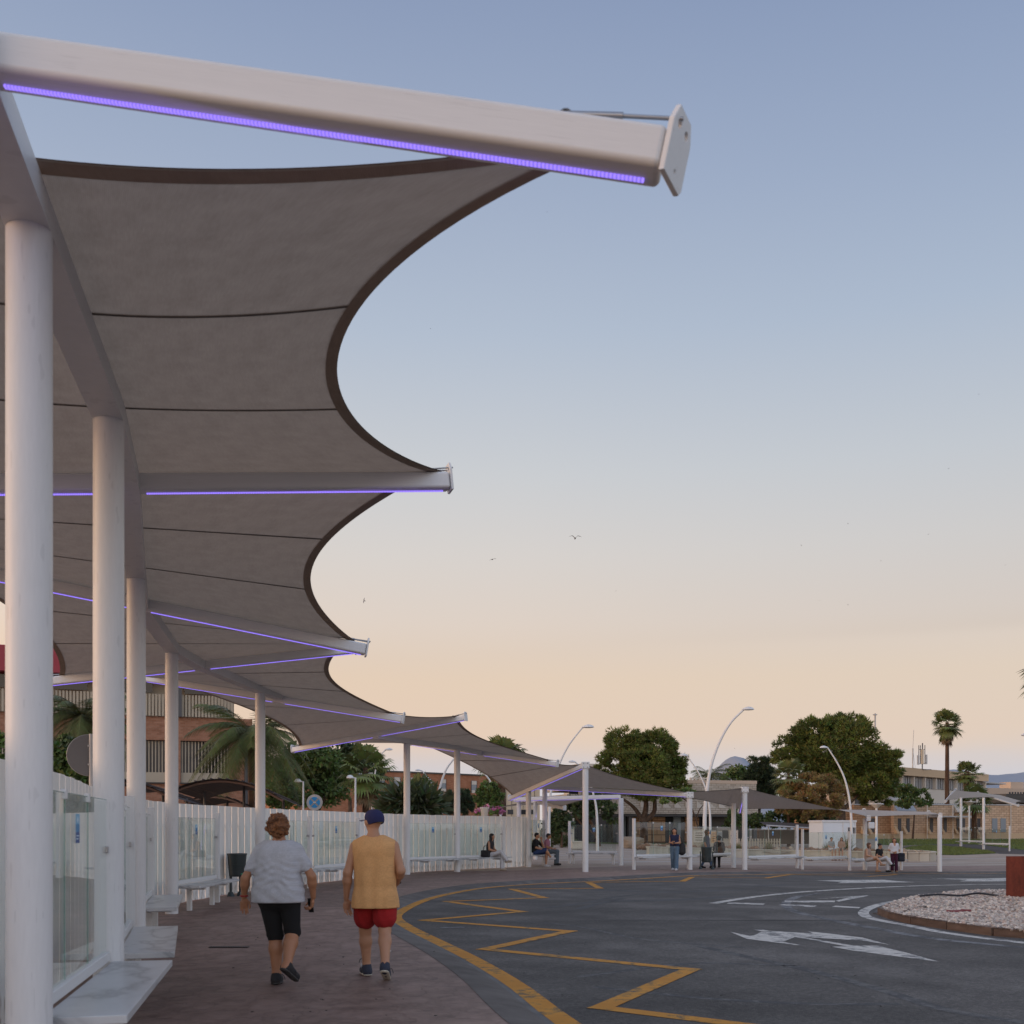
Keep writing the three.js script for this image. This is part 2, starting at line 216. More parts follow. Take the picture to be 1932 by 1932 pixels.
// seams, rubber and scuffs worn into the asphalt
M.rubber = std([1, 1, 1], 0.8, { map: wornTex([60, 59, 58], 75, 0.47) }); M.scuff = std([1, 1, 1], 0.9, { map: wornTex([112, 110, 106], 78, 0.44) });
part('asphalt_joint', ribbonG(dense([[0, 309], [400, 309], [940, 306]].map(([x, y]) => A7(x, y)).concat([A7(-900, 312)]).reverse(), 40), 0.05, ROAD + 0.0022), std([0.022, 0.022, 0.023], 0.9), road);
for (const [q, w] of [[[[0, 455], [340, 530], [700, 610], [1100, 720], [1500, 840], [1932, 910]], 0.16], [[[-700, 640], [0, 560], [320, 565], [640, 580]], 0.12], [[[-600, 700], [100, 770], [700, 800], [1200, 800]], 0.12], [[[-1400, 300], [-800, 330], [-300, 420], [300, 470]], 0.1]]) part('scuff_mark', ribbonG(dense(q.map(([x, y]) => A7(x, y)), 50), w, ROAD + 0.0018), M.scuff, road);
for (const [q, w] of [[[[-600, 125], [-200, 140], [160, 130], [260, 128]], 0.5], [[[-500, 195], [-100, 185], [230, 165]], 0.5], [[[250, 105], [420, 102], [560, 98]], 0.5], [[[-900, 235], [-660, 205], [-480, 170], [-300, 150]], 0.22], [[[-700, 240], [-560, 205], [-430, 175]], 0.22]]) part('rubber_mark', ribbonG(dense(q.map(([x, y]) => A7(x, y)), 30), w, ROAD + 0.0014), M.rubber, road);
// ---------------------------------------------------------------- traffic island
const islNear = [[1090, 272], [1170, 303], [1250, 322], [1440, 352], [1660, 385], [1932, 413]].map(([x, y]) => A7(x, y)), islFar = [[1640, 157], [1480, 170], [1380, 184], [1250, 203], [1140, 240]].map(([x, y]) => A7(x, y));
const islRing = dense([...islNear, [10, 14.0], [14, 14.6], [18, 18], [19, 23], [16.5, 27.6], ...islFar, islNear[0]], 120);
part('island_edge_line', ribbonG(dense([[1640, 148], [1480, 160], [1300, 178], [1120, 205], [1015, 238], [985, 265], [1020, 292], [1110, 313], [1240, 336], [1420, 373], [1640, 406], [1932, 440], [2200, 470]].map(([x, y]) => A7(x, y)), 80), 0.2, ROAD + 0.004), M.whitePaint, road);
const gravelTex = texture(512, 512, (x, y) => { const c = tnoise(x, y, 40, 81, 3), b = tnoise(x, y, 90, 83, 2), v = (c - 0.5) * 150 + (b - 0.5) * 90; return [150 + v, 136 + v, 122 + v * 0.95]; }, [0.5, 0.5]);
M.gravelBed = std([0.62, 0.6, 0.57], 0.95, { map: gravelTex });
const island = new THREE.Group(); island.name = 'traffic_island'; scene.add(island); island.userData = { kind: 'structure', label: 'raised kerbed traffic island covered with pale gravel' };
part('gravel_bed', layG(offsetLine(islRing, -0.0).map(([x, d]) => [x, d]), 0.02, 0.9), M.gravelBed, island);
{ // kerb stones round the island, reddish concrete, some chipped
  const r = rng(9), tones = [[0.8, 0.52, 0.38], [0.9, 0.6, 0.44], [0.72, 0.47, 0.35], [0.95, 0.7, 0.54]].map((c) => std(c, 0.9, { map: concTex })), inside = (p) => { let c = false; for (let i = 0, j = islRing.length - 1; i < islRing.length; j = i++) { const [a, b] = islRing[i], [e, f] = islRing[j]; if ((b > p[1]) !== (f > p[1]) && p[0] < (e - a) * (p[1] - b) / (f - b) + a) c = !c; } return c; };
  const pts = islRing;
  let acc = [pts[0]], len = 0; const stones = [];
  for (let i = 1; i < pts.length; i++) { const a = pts[i - 1], b = pts[i]; len += Math.hypot(b[0] - a[0], b[1] - a[1]); acc.push(b); if (len > 0.85) { stones.push(acc); acc = [b]; len = 0; } }
  for (const s of stones) {
    const a = s[0], b = s[s.length - 1], dx = b[0] - a[0], dd = b[1] - a[1], l = Math.hypot(dx, dd), m = [(a[0] + b[0]) / 2, (a[1] + b[1]) / 2], far = m[0] < 12.5 && m[1] > 19.4;
    const h = far ? 0.03 : 0.13 + (r() - 0.5) * 0.012; const g = rbox(l - 0.015, h + 0.1, far ? 0.32 : 0.14, 0, (h - 0.1) / 2 + ROAD, 0, 0.012);
    const P = g.attributes.position; for (let i = 0; i < P.count; i++) { if (P.getY(i) > ROAD + h * 0.6 && r() < 0.12) P.setY(i, P.getY(i) - 0.012 * r()); }
    g.rotateY(Math.atan2(dd, dx)).translate(m[0], T(m[0], m[1]), -m[1]); part('kerb_stone', g, far ? M.kerb : tones[Math.floor(r() * 4)], island);
  }
  // loose gravel
  const peb = new THREE.IcosahedronGeometry(1, 0), N = 26000, inst = new THREE.InstancedMesh(peb, std([1, 1, 1], 0.9), N), mx = new THREE.Matrix4(), q = new THREE.Quaternion(), col = new THREE.Color();
  inst.name = 'gravel'; inst.userData = { kind: 'stuff', label: 'pale pinkish gravel spread over the traffic island' };
  let k = 0; while (k < N) { const x = 6.4 + r() * 7.6, d = 13.6 + r() * 14.6, nearness = d < 19 ? 1 : 0.7; if (!inside([x, d]) || r() > nearness) continue; if (fbm(x * 0.9, d * 0.9, 3, 3) < 0.33 && r() < 0.6) continue; const s = 0.016 + r() * 0.028; q.setFromEuler(new THREE.Euler(r() * 6, r() * 6, r() * 6)); mx.compose(V(x, T(x, d) + 0.026 + s * 0.2 + 0.1 * S(1 - Math.hypot(x - 12.3, d - 20.5) / 4), -d), q, V(s * (0.8 + r() * 0.7), s * (0.5 + r() * 0.4), s)); inst.setMatrixAt(k, mx); const t = r(), v = 0.32 + r() * 0.38; inst.setColorAt(k, t < 0.25 ? col.setRGB(v * 0.8, v * 0.62, v * 0.52) : t < 0.35 ? col.setRGB(v * 0.45, v * 0.4, v * 0.36) : col.setRGB(v, v * 0.88, v * 0.76)); k++; }
  inst.castShadow = inst.receiveShadow = true; scene.add(inst);
  // gravel mound under the loose stones
  part('gravel_mound', gridG(24, 24, (i, j) => { const a = i * Math.PI * 2, R = 4 * j, x = 12.3 + Math.cos(a) * R, d = 20.5 + Math.sin(a) * R; return V(x, T(x, d) + 0.022 + 0.1 * S(1 - j), -d); }), M.gravelBed, island);
}
// ---------------------------------------------------------------- steel canopy frames and shade sails
const paintTex = texture(512, 512, (x, y) => { const v = (tnoise(x, y, 5, 91, 4) - 0.5) * 7 + (tnoise(x, y, 60, 92, 2) - 0.5) * 6, st = tnoise(x, y, 30, 93, 2) > 0.8 ? -10 : 0; return [236 + v + st, 236 + v + st, 235 + v + st]; }, [1, 1]);
M.white = std([0.78, 0.785, 0.795], 0.42, { map: paintTex });
M.steel = std([0.35, 0.35, 0.36], 0.35, { metalness: 0.9 });
M.dark = std([0.03, 0.03, 0.033], 0.6);
const ledMap = texture(64, 4, (x) => { const k = Math.abs((x * 8) % 1 - 0.5) < 0.26 ? 255 : 175; return g8(k); }, [1, 1]);
M.led = new THREE.MeshStandardMaterial({ color: 0x201a40, emissive: new THREE.Color().setRGB(0.30, 0.20, 1.0), emissiveIntensity: 1.5, emissiveMap: ledMap, roughness: 0.4, side: THREE.DoubleSide });
const weave = texture(256, 256, (x, y) => { const a = Math.sin(x * 256 * Math.PI * 0.5) * 5 + Math.sin(y * 256 * Math.PI * 0.5) * 5, v = (tnoise(x, y, 6, 101, 4) - 0.5) * 20 + (tnoise(x, y * 0.25, 60, 103, 2) - 0.5) * 12 + a; return [196 + v, 186 + v, 176 + v]; }, [1.2, 1.2]);
M.sail = new THREE.MeshPhysicalMaterial({ color: new THREE.Color().setRGB(0.72, 0.655, 0.585), map: weave, roughness: 0.95, side: THREE.DoubleSide, transmission: 0.42, thickness: 0, specularIntensity: 0.45 });
M.hem = std([0.5, 0.43, 0.37], 0.95, { map: weave });
M.seam = std([0.13, 0.115, 0.1], 0.95);

const PR = 0.112;
function addPost(fr, x, d, top, r = PR) { const y0 = T(x, d) - 0.05; const m = part('post', cyl(r, r, top - y0, 0, 0, 0, 28), M.white, fr); m.position.set(x, y0, -d); return m; }
function plateG() { const s = new THREE.Shape(); s.moveTo(-0.11, -0.115); s.lineTo(0.09, -0.115); s.lineTo(0.11, -0.09); s.lineTo(0.11, 0.12); s.lineTo(0.07, 0.2); s.lineTo(-0.07, 0.2); s.lineTo(-0.11, 0.12); s.closePath(); for (const [x, y, r] of [[-0.045, 0.13, 0.022], [0.045, 0.13, 0.022], [0, -0.06, 0.012]]) { const h = new THREE.Path(); h.absarc(x, y, r, 0, Math.PI * 2, true); s.holes.push(h); } return new THREE.ExtrudeGeometry(s, { depth: 0.018, bevelEnabled: true, bevelSize: 0.003, bevelThickness: 0.003, bevelSegments: 1, curveSegments: 8 }).translate(0, 0, -0.009); }
const plate = plateG().scale(0.86, 0.86, 1);
function orient(m, at, dir) { const z = dir.clone().normalize(), x = V(0, 1, 0).cross(z).normalize(), y = z.clone().cross(x); m.quaternion.setFromRotationMatrix(new THREE.Matrix4().makeBasis(x, y, z)); m.position.copy(at); return m; }
function ledLight(a, b, w, power, parent) { const d = b.clone().sub(a), L = d.length(), l = new THREE.RectAreaLight(new THREE.Color().setRGB(0.32, 0.22, 1), power, L, w), z = d.clone().normalize(), x = z, side = V(0, 1, 0).cross(z).normalize(), up = z.clone().cross(side); l.position.copy(a.clone().add(b).multiplyScalar(0.5)).addScaledVector(up, -0.012); l.quaternion.setFromRotationMatrix(new THREE.Matrix4().makeBasis(x, side.clone().negate(), up)); parent.add(l); }
// cross beam: box bar with a lit strip under each arm, an end plate and tensioners at each tip
function crossBeam(fr, L, R, gapAt, o = {}) {
  const w = o.w || 0.17, h = o.h || 0.165, b = part('cross_beam', beamBox(L, R, w, h, 0.028), M.white, fr), dir = R.clone().sub(L).normalize(), side = V(0, 1, 0).cross(dir).normalize(), up = dir.clone().cross(side), len = R.distanceTo(L);
  const strip = (s0, s1) => { const a = L.clone().addScaledVector(dir, s0), e = L.clone().addScaledVector(dir, s1); for (const p of [a, e]) p.addScaledVector(up, -h / 2 - 0.003).addScaledVector(side, (o.led || 0) * 0.04); const g = beamBox(a, e, 0.022, 0.014, 0.004), n = g.attributes.position.count, uv = g.attributes.uv; for (let i = 0; i < n; i++) { const q = V(g.attributes.position.getX(i), g.attributes.position.getY(i), g.attributes.position.getZ(i)).sub(a).dot(dir); uv.setXY(i, q / 0.13, 0.5); } part('led_strip', g, M.led, b); ledLight(a, e, 0.034, 3, b); };
  const arms = gapAt == null ? [[0.06, len - 0.06]] : [[0.06, gapAt * len - 0.16], [gapAt * len + 0.16, len - 0.06]];
  for (const [s0, s1] of arms) strip(s0, s1);
  for (const [p, s] of [[L, -1], [R, 1]]) { if (o.plates && !o.plates.includes(s)) continue; const m = part('end_plate', plate, M.white, b); orient(m, p.clone().addScaledVector(dir, s * 0.014), dir.clone().multiplyScalar(s)); if (o.splay) { m.rotateY(-s * o.splay); m.position.addScaledVector(dir, s * 0.03); } 
    const tz = [];
    for (const q of [-0.045, 0.045]) { const e = p.clone().addScaledVector(side, q).addScaledVector(up, 0.13), f = p.clone().addScaledVector(dir, -s * 0.42).addScaledVector(up, h / 2 + 0.03), mid = e.clone().lerp(f, 0.45); tz.push(rod(e.clone().addScaledVector(dir, s * 0.05), mid, 0.008, 6), rod(mid, f, 0.014, 6)); const t = new THREE.TorusGeometry(0.022, 0.006, 5, 10); t.translate(f.x, f.y, f.z); tz.push(t); }
    part('tensioner', tz, M.steel, b); }
  return b;
}
function spineG(pts, w, h) { // rectangular section swept along the line, mitred
  const n = pts.length, ring = []; for (let i = 0; i < n; i++) { const a = pts[Math.max(0, i - 1)], b = pts[Math.min(n - 1, i + 1)], t = b.clone().sub(a).setY(0).normalize(), s = V(-t.z, 0, t.x), k = w / 2; ring.push([[-1, -1], [-1, 1], [1, 1], [1, -1]].map(([x, y]) => pts[i].clone().addScaledVector(s, x * k).add(V(0, y * h / 2, 0)))); }
  const P = []; const quad = (a, b, c, d) => P.push(a, b, c, a, c, d);
  for (let i = 0; i < n - 1; i++) for (let k = 0; k < 4; k++) { const m = (k + 1) % 4; quad(ring[i][k], ring[i][m], ring[i + 1][m], ring[i + 1][k]); }
  quad(ring[0][3], ring[0][2], ring[0][1], ring[0][0]); quad(...ring[n - 1]);
  const g = new THREE.BufferGeometry(); g.setAttribute('position', new THREE.Float32BufferAttribute(P.flatMap((p) => [p.x, p.y, p.z]), 3)); g.setAttribute('uv', new THREE.Float32BufferAttribute(P.flatMap((p) => [p.z * 0.4, p.y + p.x * 0.3]), 2)); g.computeVertexNormals(); return g;
}
// shade sail between two beams (L0,R0) and (L1,R1): ruled sheet, side edges cut to a curve
function sail(label, L0, R0, L1, R1, o = {}) {
  const k = o.k == null ? 0.33 : o.k, e = o.end || 0.88, lift = o.lift == null ? 0.1 : o.lift, n0 = o.near || 0, n1 = o.far || 0, sag = o.sag || 0;
  const wid = (s) => e * (1 - k * Math.pow(4 * s * (1 - s), 0.9));
  const P = (s, t, dy = 0) => { const ta = t * wid(s), q = (1 + ta) / 2; const s2 = lerp(n0 * (1 - t * t), 1 - n1 * (1 - t * t), s); const a = L0.clone().lerp(R0, q), b = L1.clone().lerp(R1, q); const p = a.lerp(b, s2); p.y += lift + dy - sag * s2 * (1 - s2) * 4; return p; };
  const g = thing('shade_sail', label, 'shade sail');
  const span = L0.clone().add(R0).distanceTo(L1.clone().add(R1)) / 2, width = L0.distanceTo(R0);
  part('fabric', gridG(40, 28, (s, t) => P(s, t * 2 - 1), (s, t) => [t * width, s * span]), M.sail, g);
  const hw = 0.135 / (width / 2);
  for (const q of [-1, 1]) part('hem', [0.007, -0.007].map((dy) => gridG(40, 2, (s, t) => P(s, q * (1 - hw * t * (o.pale ? 0.5 : 1)), dy), (s, t) => [t * 0.1, s * span])), o.pale ? M.paleSeam : M.hem, g);
  if (n0) part('hem', [0.008, -0.008].map((dy) => gridG(2, 40, (s, t) => P(s * 0.13 / span, t * 2 - 1, dy))), M.hem, g);
  for (const s of o.seams || [1 / 3, 2 / 3]) part('seam', [0.005, -0.005].map((dy) => gridG(1, 30, (i, t) => P(s + (i - 0.5) * 0.028 / span, (t * 2 - 1) * 0.985, dy))), o.pale ? M.paleSeam : M.seam, g);
  return g;
}
M.paleSeam = std([0.5, 0.48, 0.45], 0.9);
const B = {};
const beam = (n, L, C, R) => (B[n] = { L, C, R, q: C ? L.distanceTo(C) / L.distanceTo(R) : null });
const Y1 = 4.74, C = (x, d, y = Y1) => V(x, y, -d), mirror = (c, r, k = 1) => c.clone().sub(r.clone().sub(c).multiplyScalar(k));
{ const c = C(-2.3, 4.5, 4.78), r = W3(1252, 297, 4.2); beam('A', mirror(c, r, 1.08), c, r); }
{ const c = C(-3.6, 9.92), r = W3(846, 909, 10.8); beam('B', mirror(c, r, 1.05), c, r); }
{ const c = C(-5.33, 15.2), r = W3(690, 1226, 15.95); beam('C', mirror(c, r, 1.02), c, r); }
{ const c = C(-6.1, 20.8), r = W3(668, 1225, 20.7); beam('D', W3(82, 1287, 21), c, r); }
{ const c = C(-5.66, 25.8), r = W3(760, 1357, 25.5); beam('E', W3(273, 1279, 26.1), c, r); }
{ const c = C(-4.25, 33.5, 4.46), r = W3(878, 1354, 32.05); beam('F', W3(553, 1415, 35), c, r); }
{ const c = C(-1.18, 40, 4.4), r = W3(1051, 1442, 38.3); beam('G', mirror(c, r), c, r); }
const pairUp = (n) => { const b = B[n], d = b.R.clone().sub(b.L).normalize(), t = b.C.clone().sub(b.L).dot(d); b.q = t / b.R.distanceTo(b.L); };
'ABCDEFG'.split('').forEach(pairUp);
{
  const fr = thing('canopy_frame', 'long white steel canopy frame of round posts nearest the camera', 'canopy frame');
  for (const [x, d] of [[-2.55, 5.6], [-3.12, 8.2], [-4.75, 13.4], [-6.1, 19], [-5.82, 24.5]]) addPost(fr, x, d, Y1 - 0.075, 0.115);
  part('spine_beam', spineG([[-2.26, 4.3], [-2.55, 5.6], [-3.12, 8.2], [-3.6, 9.92], [-4.75, 13.4], [-5.33, 15.2], [-6.08, 19], [-6.12, 20.8], [-5.82, 24.5], [-5.62, 25.95]].map(([x, d]) => C(x, d)), 0.225, 0.16), M.white, fr);
  for (const n of 'ABCDE') crossBeam(fr, B[n].L, B[n].R, B[n].q, { led: n === 'A' || n === 'B' ? 0.6 : 0.4, splay: n === 'A' ? 0.38 : 0 });
  const f2 = thing('canopy_frame', 'white canopy frame with two posts behind the walking man', 'canopy frame');
  for (const [x, d] of [[-3.54, 35.7], [-1.97, 38.05]]) addPost(f2, x, d, 4.40, 0.112);
  part('spine_beam', spineG([C(-4.3, 33.4, 4.46), C(-3.54, 35.7, 4.49), C(-1.97, 38.05, 4.47), C(-1.12, 40.1, 4.4)], 0.2, 0.17), M.white, f2);
  for (const n of 'FG') crossBeam(f2, B[n].L, B[n].R, B[n].q);
}
sail('large taupe shade sail hanging from the nearest cross beam', B.A.L, B.A.R, B.B.L, B.B.R, { k: 0.385, end: 0.985, near: 0.15, seams: [0.34, 0.67] });
sail('taupe shade sail just behind the largest one', B.B.L, B.B.R, B.C.L, B.C.R, { k: 0.3, end: 0.95 });
sail('shaded sail whose left edge shows a bright gap beside the near posts', B.C.L, B.C.R, B.D.L, B.D.R, { k: 0.2, end: 0.9 });
sail('shade sail above the striped brick building with the red roof', B.D.L, B.D.R, B.E.L, B.E.R, { k: 0.28, end: 0.94 });
sail('twisted shade sail over the drooping date palm', B.E.L, B.E.R, B.F.L, B.F.R, { k: 0.3, end: 0.93 });
sail('shade sail on the two posts behind the walking man', B.F.L, B.F.R, B.G.L, B.G.R, { k: 0.28, end: 0.93 });

// far frames: posts stand where the survey puts their feet
const foot = (u, v) => G(u, v);
const at = (u, v, p) => W3(u, v, p[1]);
const FP = { p8: foot(998.7, 1636), p8b: foot(1023.6, 1632.7), q1: foot(1104.5, 1645), q2: foot(1171.8, 1632.4), q3: foot(1301, 1640.8), q4a: foot(1395, 1638.8), q4: foot(1405, 1641), m: foot(1632, 1641.8), q5: foot(1772.8, 1644.4) };
const capG = () => { const g = [rbox(0.26, 0.24, 0.02, 0, 0, 0.13), rbox(0.26, 0.24, 0.02, 0, 0, -0.13), rbox(0.02, 0.24, 0.24, 0.13, 0, 0), rbox(0.02, 0.24, 0.24, -0.13, 0, 0), rbox(0.22, 0.02, 0.22, 0, 0.1, 0)]; return mergeG(g); };
const cap = capG();
function capPost(fr, u, vtop, p) { const top = at(u, vtop, p); const m = addPost(fr, p[0], p[1], top.y - 0.1, 0.108); const c = part('bolted_cap', cap, M.white, m); c.position.set(0, top.y - m.position.y, 0); for (const sx of [-0.07, 0.07]) for (const sy of [-0.07, 0.07]) { const bm = part('bolt', cyl(0.014, 0.014, 0.02, 0, 0, 0, 8).rotateX(Math.PI / 2).translate(sx, sy, 0.14), M.dark, m); bm.position.copy(c.position); } return top; }
const FB = {};
{
  const f = thing('canopy_frame', 'low white canopy frame at the end of the fence with two seated people', 'canopy frame');
  const t1 = capPost(f, 1104.5, 1444, FP.q1), t3 = capPost(f, 1301, 1500, FP.q3);
  FB.H = { L: W3(962, 1507, 45.2), R: t1 }; FB.I = { L: W3(1012, 1485, 45.6), R: t3 };
  const hq = FB.H.L.clone().lerp(FB.H.R, 0.28), iq = FB.I.L.clone().lerp(FB.I.R, 0.06);
  addPost(f, hq.x, -hq.z, hq.y - 0.08, 0.108); addPost(f, iq.x, -iq.z, iq.y - 0.08, 0.108);
  crossBeam(f, FB.H.L, FB.H.R, 0.3, { plates: [-1] }); crossBeam(f, FB.I.L, FB.I.R, null, { plates: [-1] });
  sail('brown shade sail sloping from the tall bolted post down to the right', FB.H.L, FB.H.R, FB.I.L, FB.I.R, { k: 0.12, end: 0.96, seams: [], pale: 1 });
  sail('shade sail dropping to the tilted beam above the fence end', B.G.L, B.G.R, FB.H.L, FB.H.R, { k: 0.22, end: 0.93 });
  const b = thing('canopy_frame', 'white canopy frame behind the fence end, lit violet', 'canopy frame');
  FB.J = { L: W3(968, 1508, 48), R: at(1170, 1503, FP.q2) }; FB.K = { L: W3(1003, 1511, 55), R: W3(1065, 1525, 52) }; FB.O = { L: W3(912, 1531, 60), R: W3(1005, 1519, 60) };
  addPost(b, FP.q2[0], FP.q2[1], FB.J.R.y - 0.06, 0.105); for (const [u, d, v] of [[979, 48.3, 1512], [1010, 54, 1513]]) { const p = W3(u, v, d); addPost(b, p.x, d, p.y, 0.105); }
  crossBeam(b, FB.J.L, FB.J.R, null, { plates: [-1] }); crossBeam(b, FB.K.L, FB.K.R, null);
  sail('small shaded sail between the two violet lit beams', FB.J.L, FB.J.R, FB.K.L, FB.K.R, { k: 0.12, seams: [] });
  sail('distant sail reaching left over the pink flowers', FB.K.L, FB.K.R, FB.O.L, FB.O.R, { k: 0.2, seams: [] });
  const l = thing('canopy_frame', 'white post pair holding a short violet lit beam behind the bin', 'canopy frame');
  const t4 = capPost(l, 1405, 1490, FP.q4); FB.L = { R: t4, L: W3(1396, 1531, FP.q4[1] + 6) };
  const lm = FB.L.R.clone().lerp(FB.L.L, 0.6); addPost(l, FP.q4a[0], FP.q4a[1] + 1.2, lm.y - 0.02, 0.105); crossBeam(l, FB.L.L, FB.L.R, null, { plates: [-1] });
  const I2 = FB.I.L.clone().lerp(FB.I.R, 0.78);
  sail('dark brown sail between the two bolted posts right of the bin', I2, FB.I.R, FB.L.L, FB.L.R, { k: 0.1, end: 0.96, seams: [0.82], pale: 1 });
  const m = thing('canopy_frame', 'white post with a box lamp under the pale low sail', 'canopy frame');
  FB.M = { R: W3(1639, 1545, FP.m[1] - 1.2), L: W3(1630, 1531, FP.m[1] + 5) }; addPost(m, FP.m[0], FP.m[1], at(1632, 1543, FP.m).y - 0.03, 0.105); crossBeam(m, FB.M.L, FB.M.R, null);
  part('box_lamp', rbox(0.3, 0.32, 0.2, FB.M.R.x + 0.12, FB.M.R.y - 0.32, FB.M.R.z, 0.05), M.white, m);
  sail('long dark sail curving down from the bolted post to the pale sail', FB.L.L, FB.L.R, FB.M.L, FB.M.R, { k: 0.1, end: 0.96, seams: [0.45], pale: 1 });
  const n = thing('canopy_frame', 'lone white post at the right end of the far platform', 'canopy frame');
  FB.N = { R: at(1774, 1540, FP.q5), L: W3(1752, 1535, FP.q5[1] + 6) }; addPost(n, FP.q5[0], FP.q5[1], FB.N.R.y - 0.05, 0.11); crossBeam(n, FB.N.L, FB.N.R, null);
  sail('pale thin sail seen from above beside the lone post', FB.M.L, FB.M.R, FB.N.L, FB.N.R, { k: 0.1, end: 0.96, seams: [0.4], pale: 1 });
  // shelter across the plaza
  const r = thing('canopy_frame', 'distant white canopy frame standing on the lawn at the right', 'canopy frame');
  const b1 = { L: W3(1803, 1490, 107), R: W3(1783, 1513, 101) }, b2 = { L: W3(1845, 1496, 108), R: W3(1921, 1520, 100) }, b3 = { L: W3(1884, 1501, 114), R: W3(1929, 1514, 106) };
  for (const [u, vt, vb] of [[1813, 1505, 1596.8], [1855.8, 1505, 1602.7]]) { const p = foot(u, vb); addPost(r, p[0], p[1], at(u, vt, p).y, 0.11); }
  for (const q of [b1, b2]) crossBeam(r, q.L, q.R, null);
  sail('distant pale sail tilted up over the lawn', b1.L, b1.R, b2.L, b2.R.clone().lerp(b2.L, 0.55), { k: 0.25, end: 0.95, seams: [] });
  sail('distant dark sail with a violet lit beam beside the lawn', b2.L, b2.R, b3.L, b3.R, { k: 0.15, end: 0.95, seams: [] });
}

// ---------------------------------------------------------------- white ribbed fence, panel by panel
const fenceTex = texture(256, 512, (x, y) => { const st = Math.pow(tnoise(x, y * 0.06, 24, 111, 3), 3) * 40, low = tnoise(x, y, 12, 113, 4), v = (tnoise(x, y, 8, 112, 3) - 0.5) * 14; const grime = S((low - 0.5) * 5) * S((0.16 - y) * 7) * 60; return [244 + v - st * 0.5 - grime, 244 + v - st * 0.6 - grime * 1.1, 242 + v - st * 0.75 - grime * 1.25]; }, [1, 1]);
M.fence = std([0.97, 0.97, 0.97], 0.5, { map: fenceTex });
const fenceLine = dense([[-3.2, 4.2], [-4.2, 9.6], [-5.5, 14.2], [-6.55, 18.8], [-6.75, 21.7], [-6.35, 25.5], [-5.45, 29.6], [-4.6, 33], [-3.85, 36], [-2.45, 38.9], [-0.35, 41.9], [0.45, 43.2], [0.8, 44.8], [0.75, 47.5]], 600);
{
  const s = new THREE.Shape(), pw = 0.344, n = 4, p = (pw - 0.006) / n, pts = []; for (let i = 0; i < n; i++) { const x = -pw / 2 + 0.003 + i * p; pts.push([x, 0], [x + p * 0.14, 0.021], [x + p * 0.62, 0.021], [x + p * 0.76, 0]); } pts.push([pw / 2 - 0.003, 0]);
  s.moveTo(pts[0][0], -0.006); for (const q of pts) s.lineTo(q[0], q[1]); s.lineTo(pw / 2 - 0.003, -0.006); s.closePath();
  const g = new THREE.ExtrudeGeometry(s, { depth: 2.02, bevelEnabled: false }).rotateX(-Math.PI / 2); const P = g.attributes.position, uv = g.attributes.uv; for (let i = 0; i < P.count; i++) uv.setXY(i, P.getX(i) * 1.4, P.getY(i) / 2.02);
  const variants = [0, 0.37, 0.71].map((o) => { const c = g.clone(), u = c.attributes.uv; for (let i = 0; i < u.count; i++) u.setX(i, u.getX(i) + o); return c; });
  const fence = thing('ribbed_fence', 'curved white ribbed fence behind the benches on the left', 'fence'); const r = rng(21);
  let acc = 0, last = fenceLine[0];
  for (let i = 1; i < fenceLine.length; i++) { const q = fenceLine[i]; acc += Math.hypot(q[0] - fenceLine[i - 1][0], q[1] - fenceLine[i - 1][1]); if (acc < 0.3395) continue; const x = (q[0] + last[0]) / 2, d = (q[1] + last[1]) / 2, tx = q[0] - last[0], td = q[1] - last[1]; const m = part('panel', variants[Math.floor(r() * 3)], M.fence, fence); m.position.set(x, 0.02 + (r() - 0.5) * 0.012, -d); m.rotation.y = Math.atan2(td, tx); m.rotation.z = (r() - 0.5) * 0.004; acc = 0; last = q; }
  const top = fenceLine.filter((_, i) => i % 12 === 0).map(([x, d]) => V(x - 0.06, 0, -d)); for (const y of [0.5, 1.6]) part('rail', tube(top.map((p) => p.clone().setY(y)), 0.025, 6), M.white, fence);
}

// ---------------------------------------------------------------- glass screens with benches
M.glass = new THREE.MeshPhysicalMaterial({ color: new THREE.Color().setRGB(0.93, 0.968, 0.952), roughness: 0.015, transmission: 1, thickness: 0, ior: 1.5, side: THREE.DoubleSide });
M.glassEdge = std([0.18, 0.32, 0.28], 0.25);
const marble = texture(512, 256, (x, y) => { const a = tnoise(x, y, 3, 121, 5), vein = Math.pow(1 - Math.abs(tnoise(x + 0.12 * a, y, 4, 122, 4) * 2 - 1), 9), b = tnoise(x, y, 30, 124, 2); const v = (a - 0.5) * 26 + (b - 0.5) * 8 - vein * 48; return [206 + v, 208 + v, 208 + v * 0.98]; }, [1, 1]);
M.marble = std([0.85, 0.85, 0.86], 0.28, { map: marble });
const sticker = (() => { const c = document.createElement('canvas'); c.width = 64; c.height = 96; const x = c.getContext('2d'); x.fillStyle = '#7fb6d6'; x.fillRect(0, 0, 64, 96); x.fillStyle = '#3f86b8'; x.fillRect(0, 34, 64, 30); x.fillStyle = '#27508c'; x.fillRect(0, 60, 64, 36); x.fillStyle = '#d6e8f2'; x.fillRect(26, 10, 12, 18); x.fillRect(20, 16, 24, 6); x.fillRect(10, 70, 44, 4); x.fillRect(10, 80, 34, 4); const t = new THREE.CanvasTexture(c); t.colorSpace = THREE.SRGBColorSpace; return t; })();
M.sticker = new THREE.MeshStandardMaterial({ map: sticker, roughness: 0.5, side: THREE.DoubleSide });
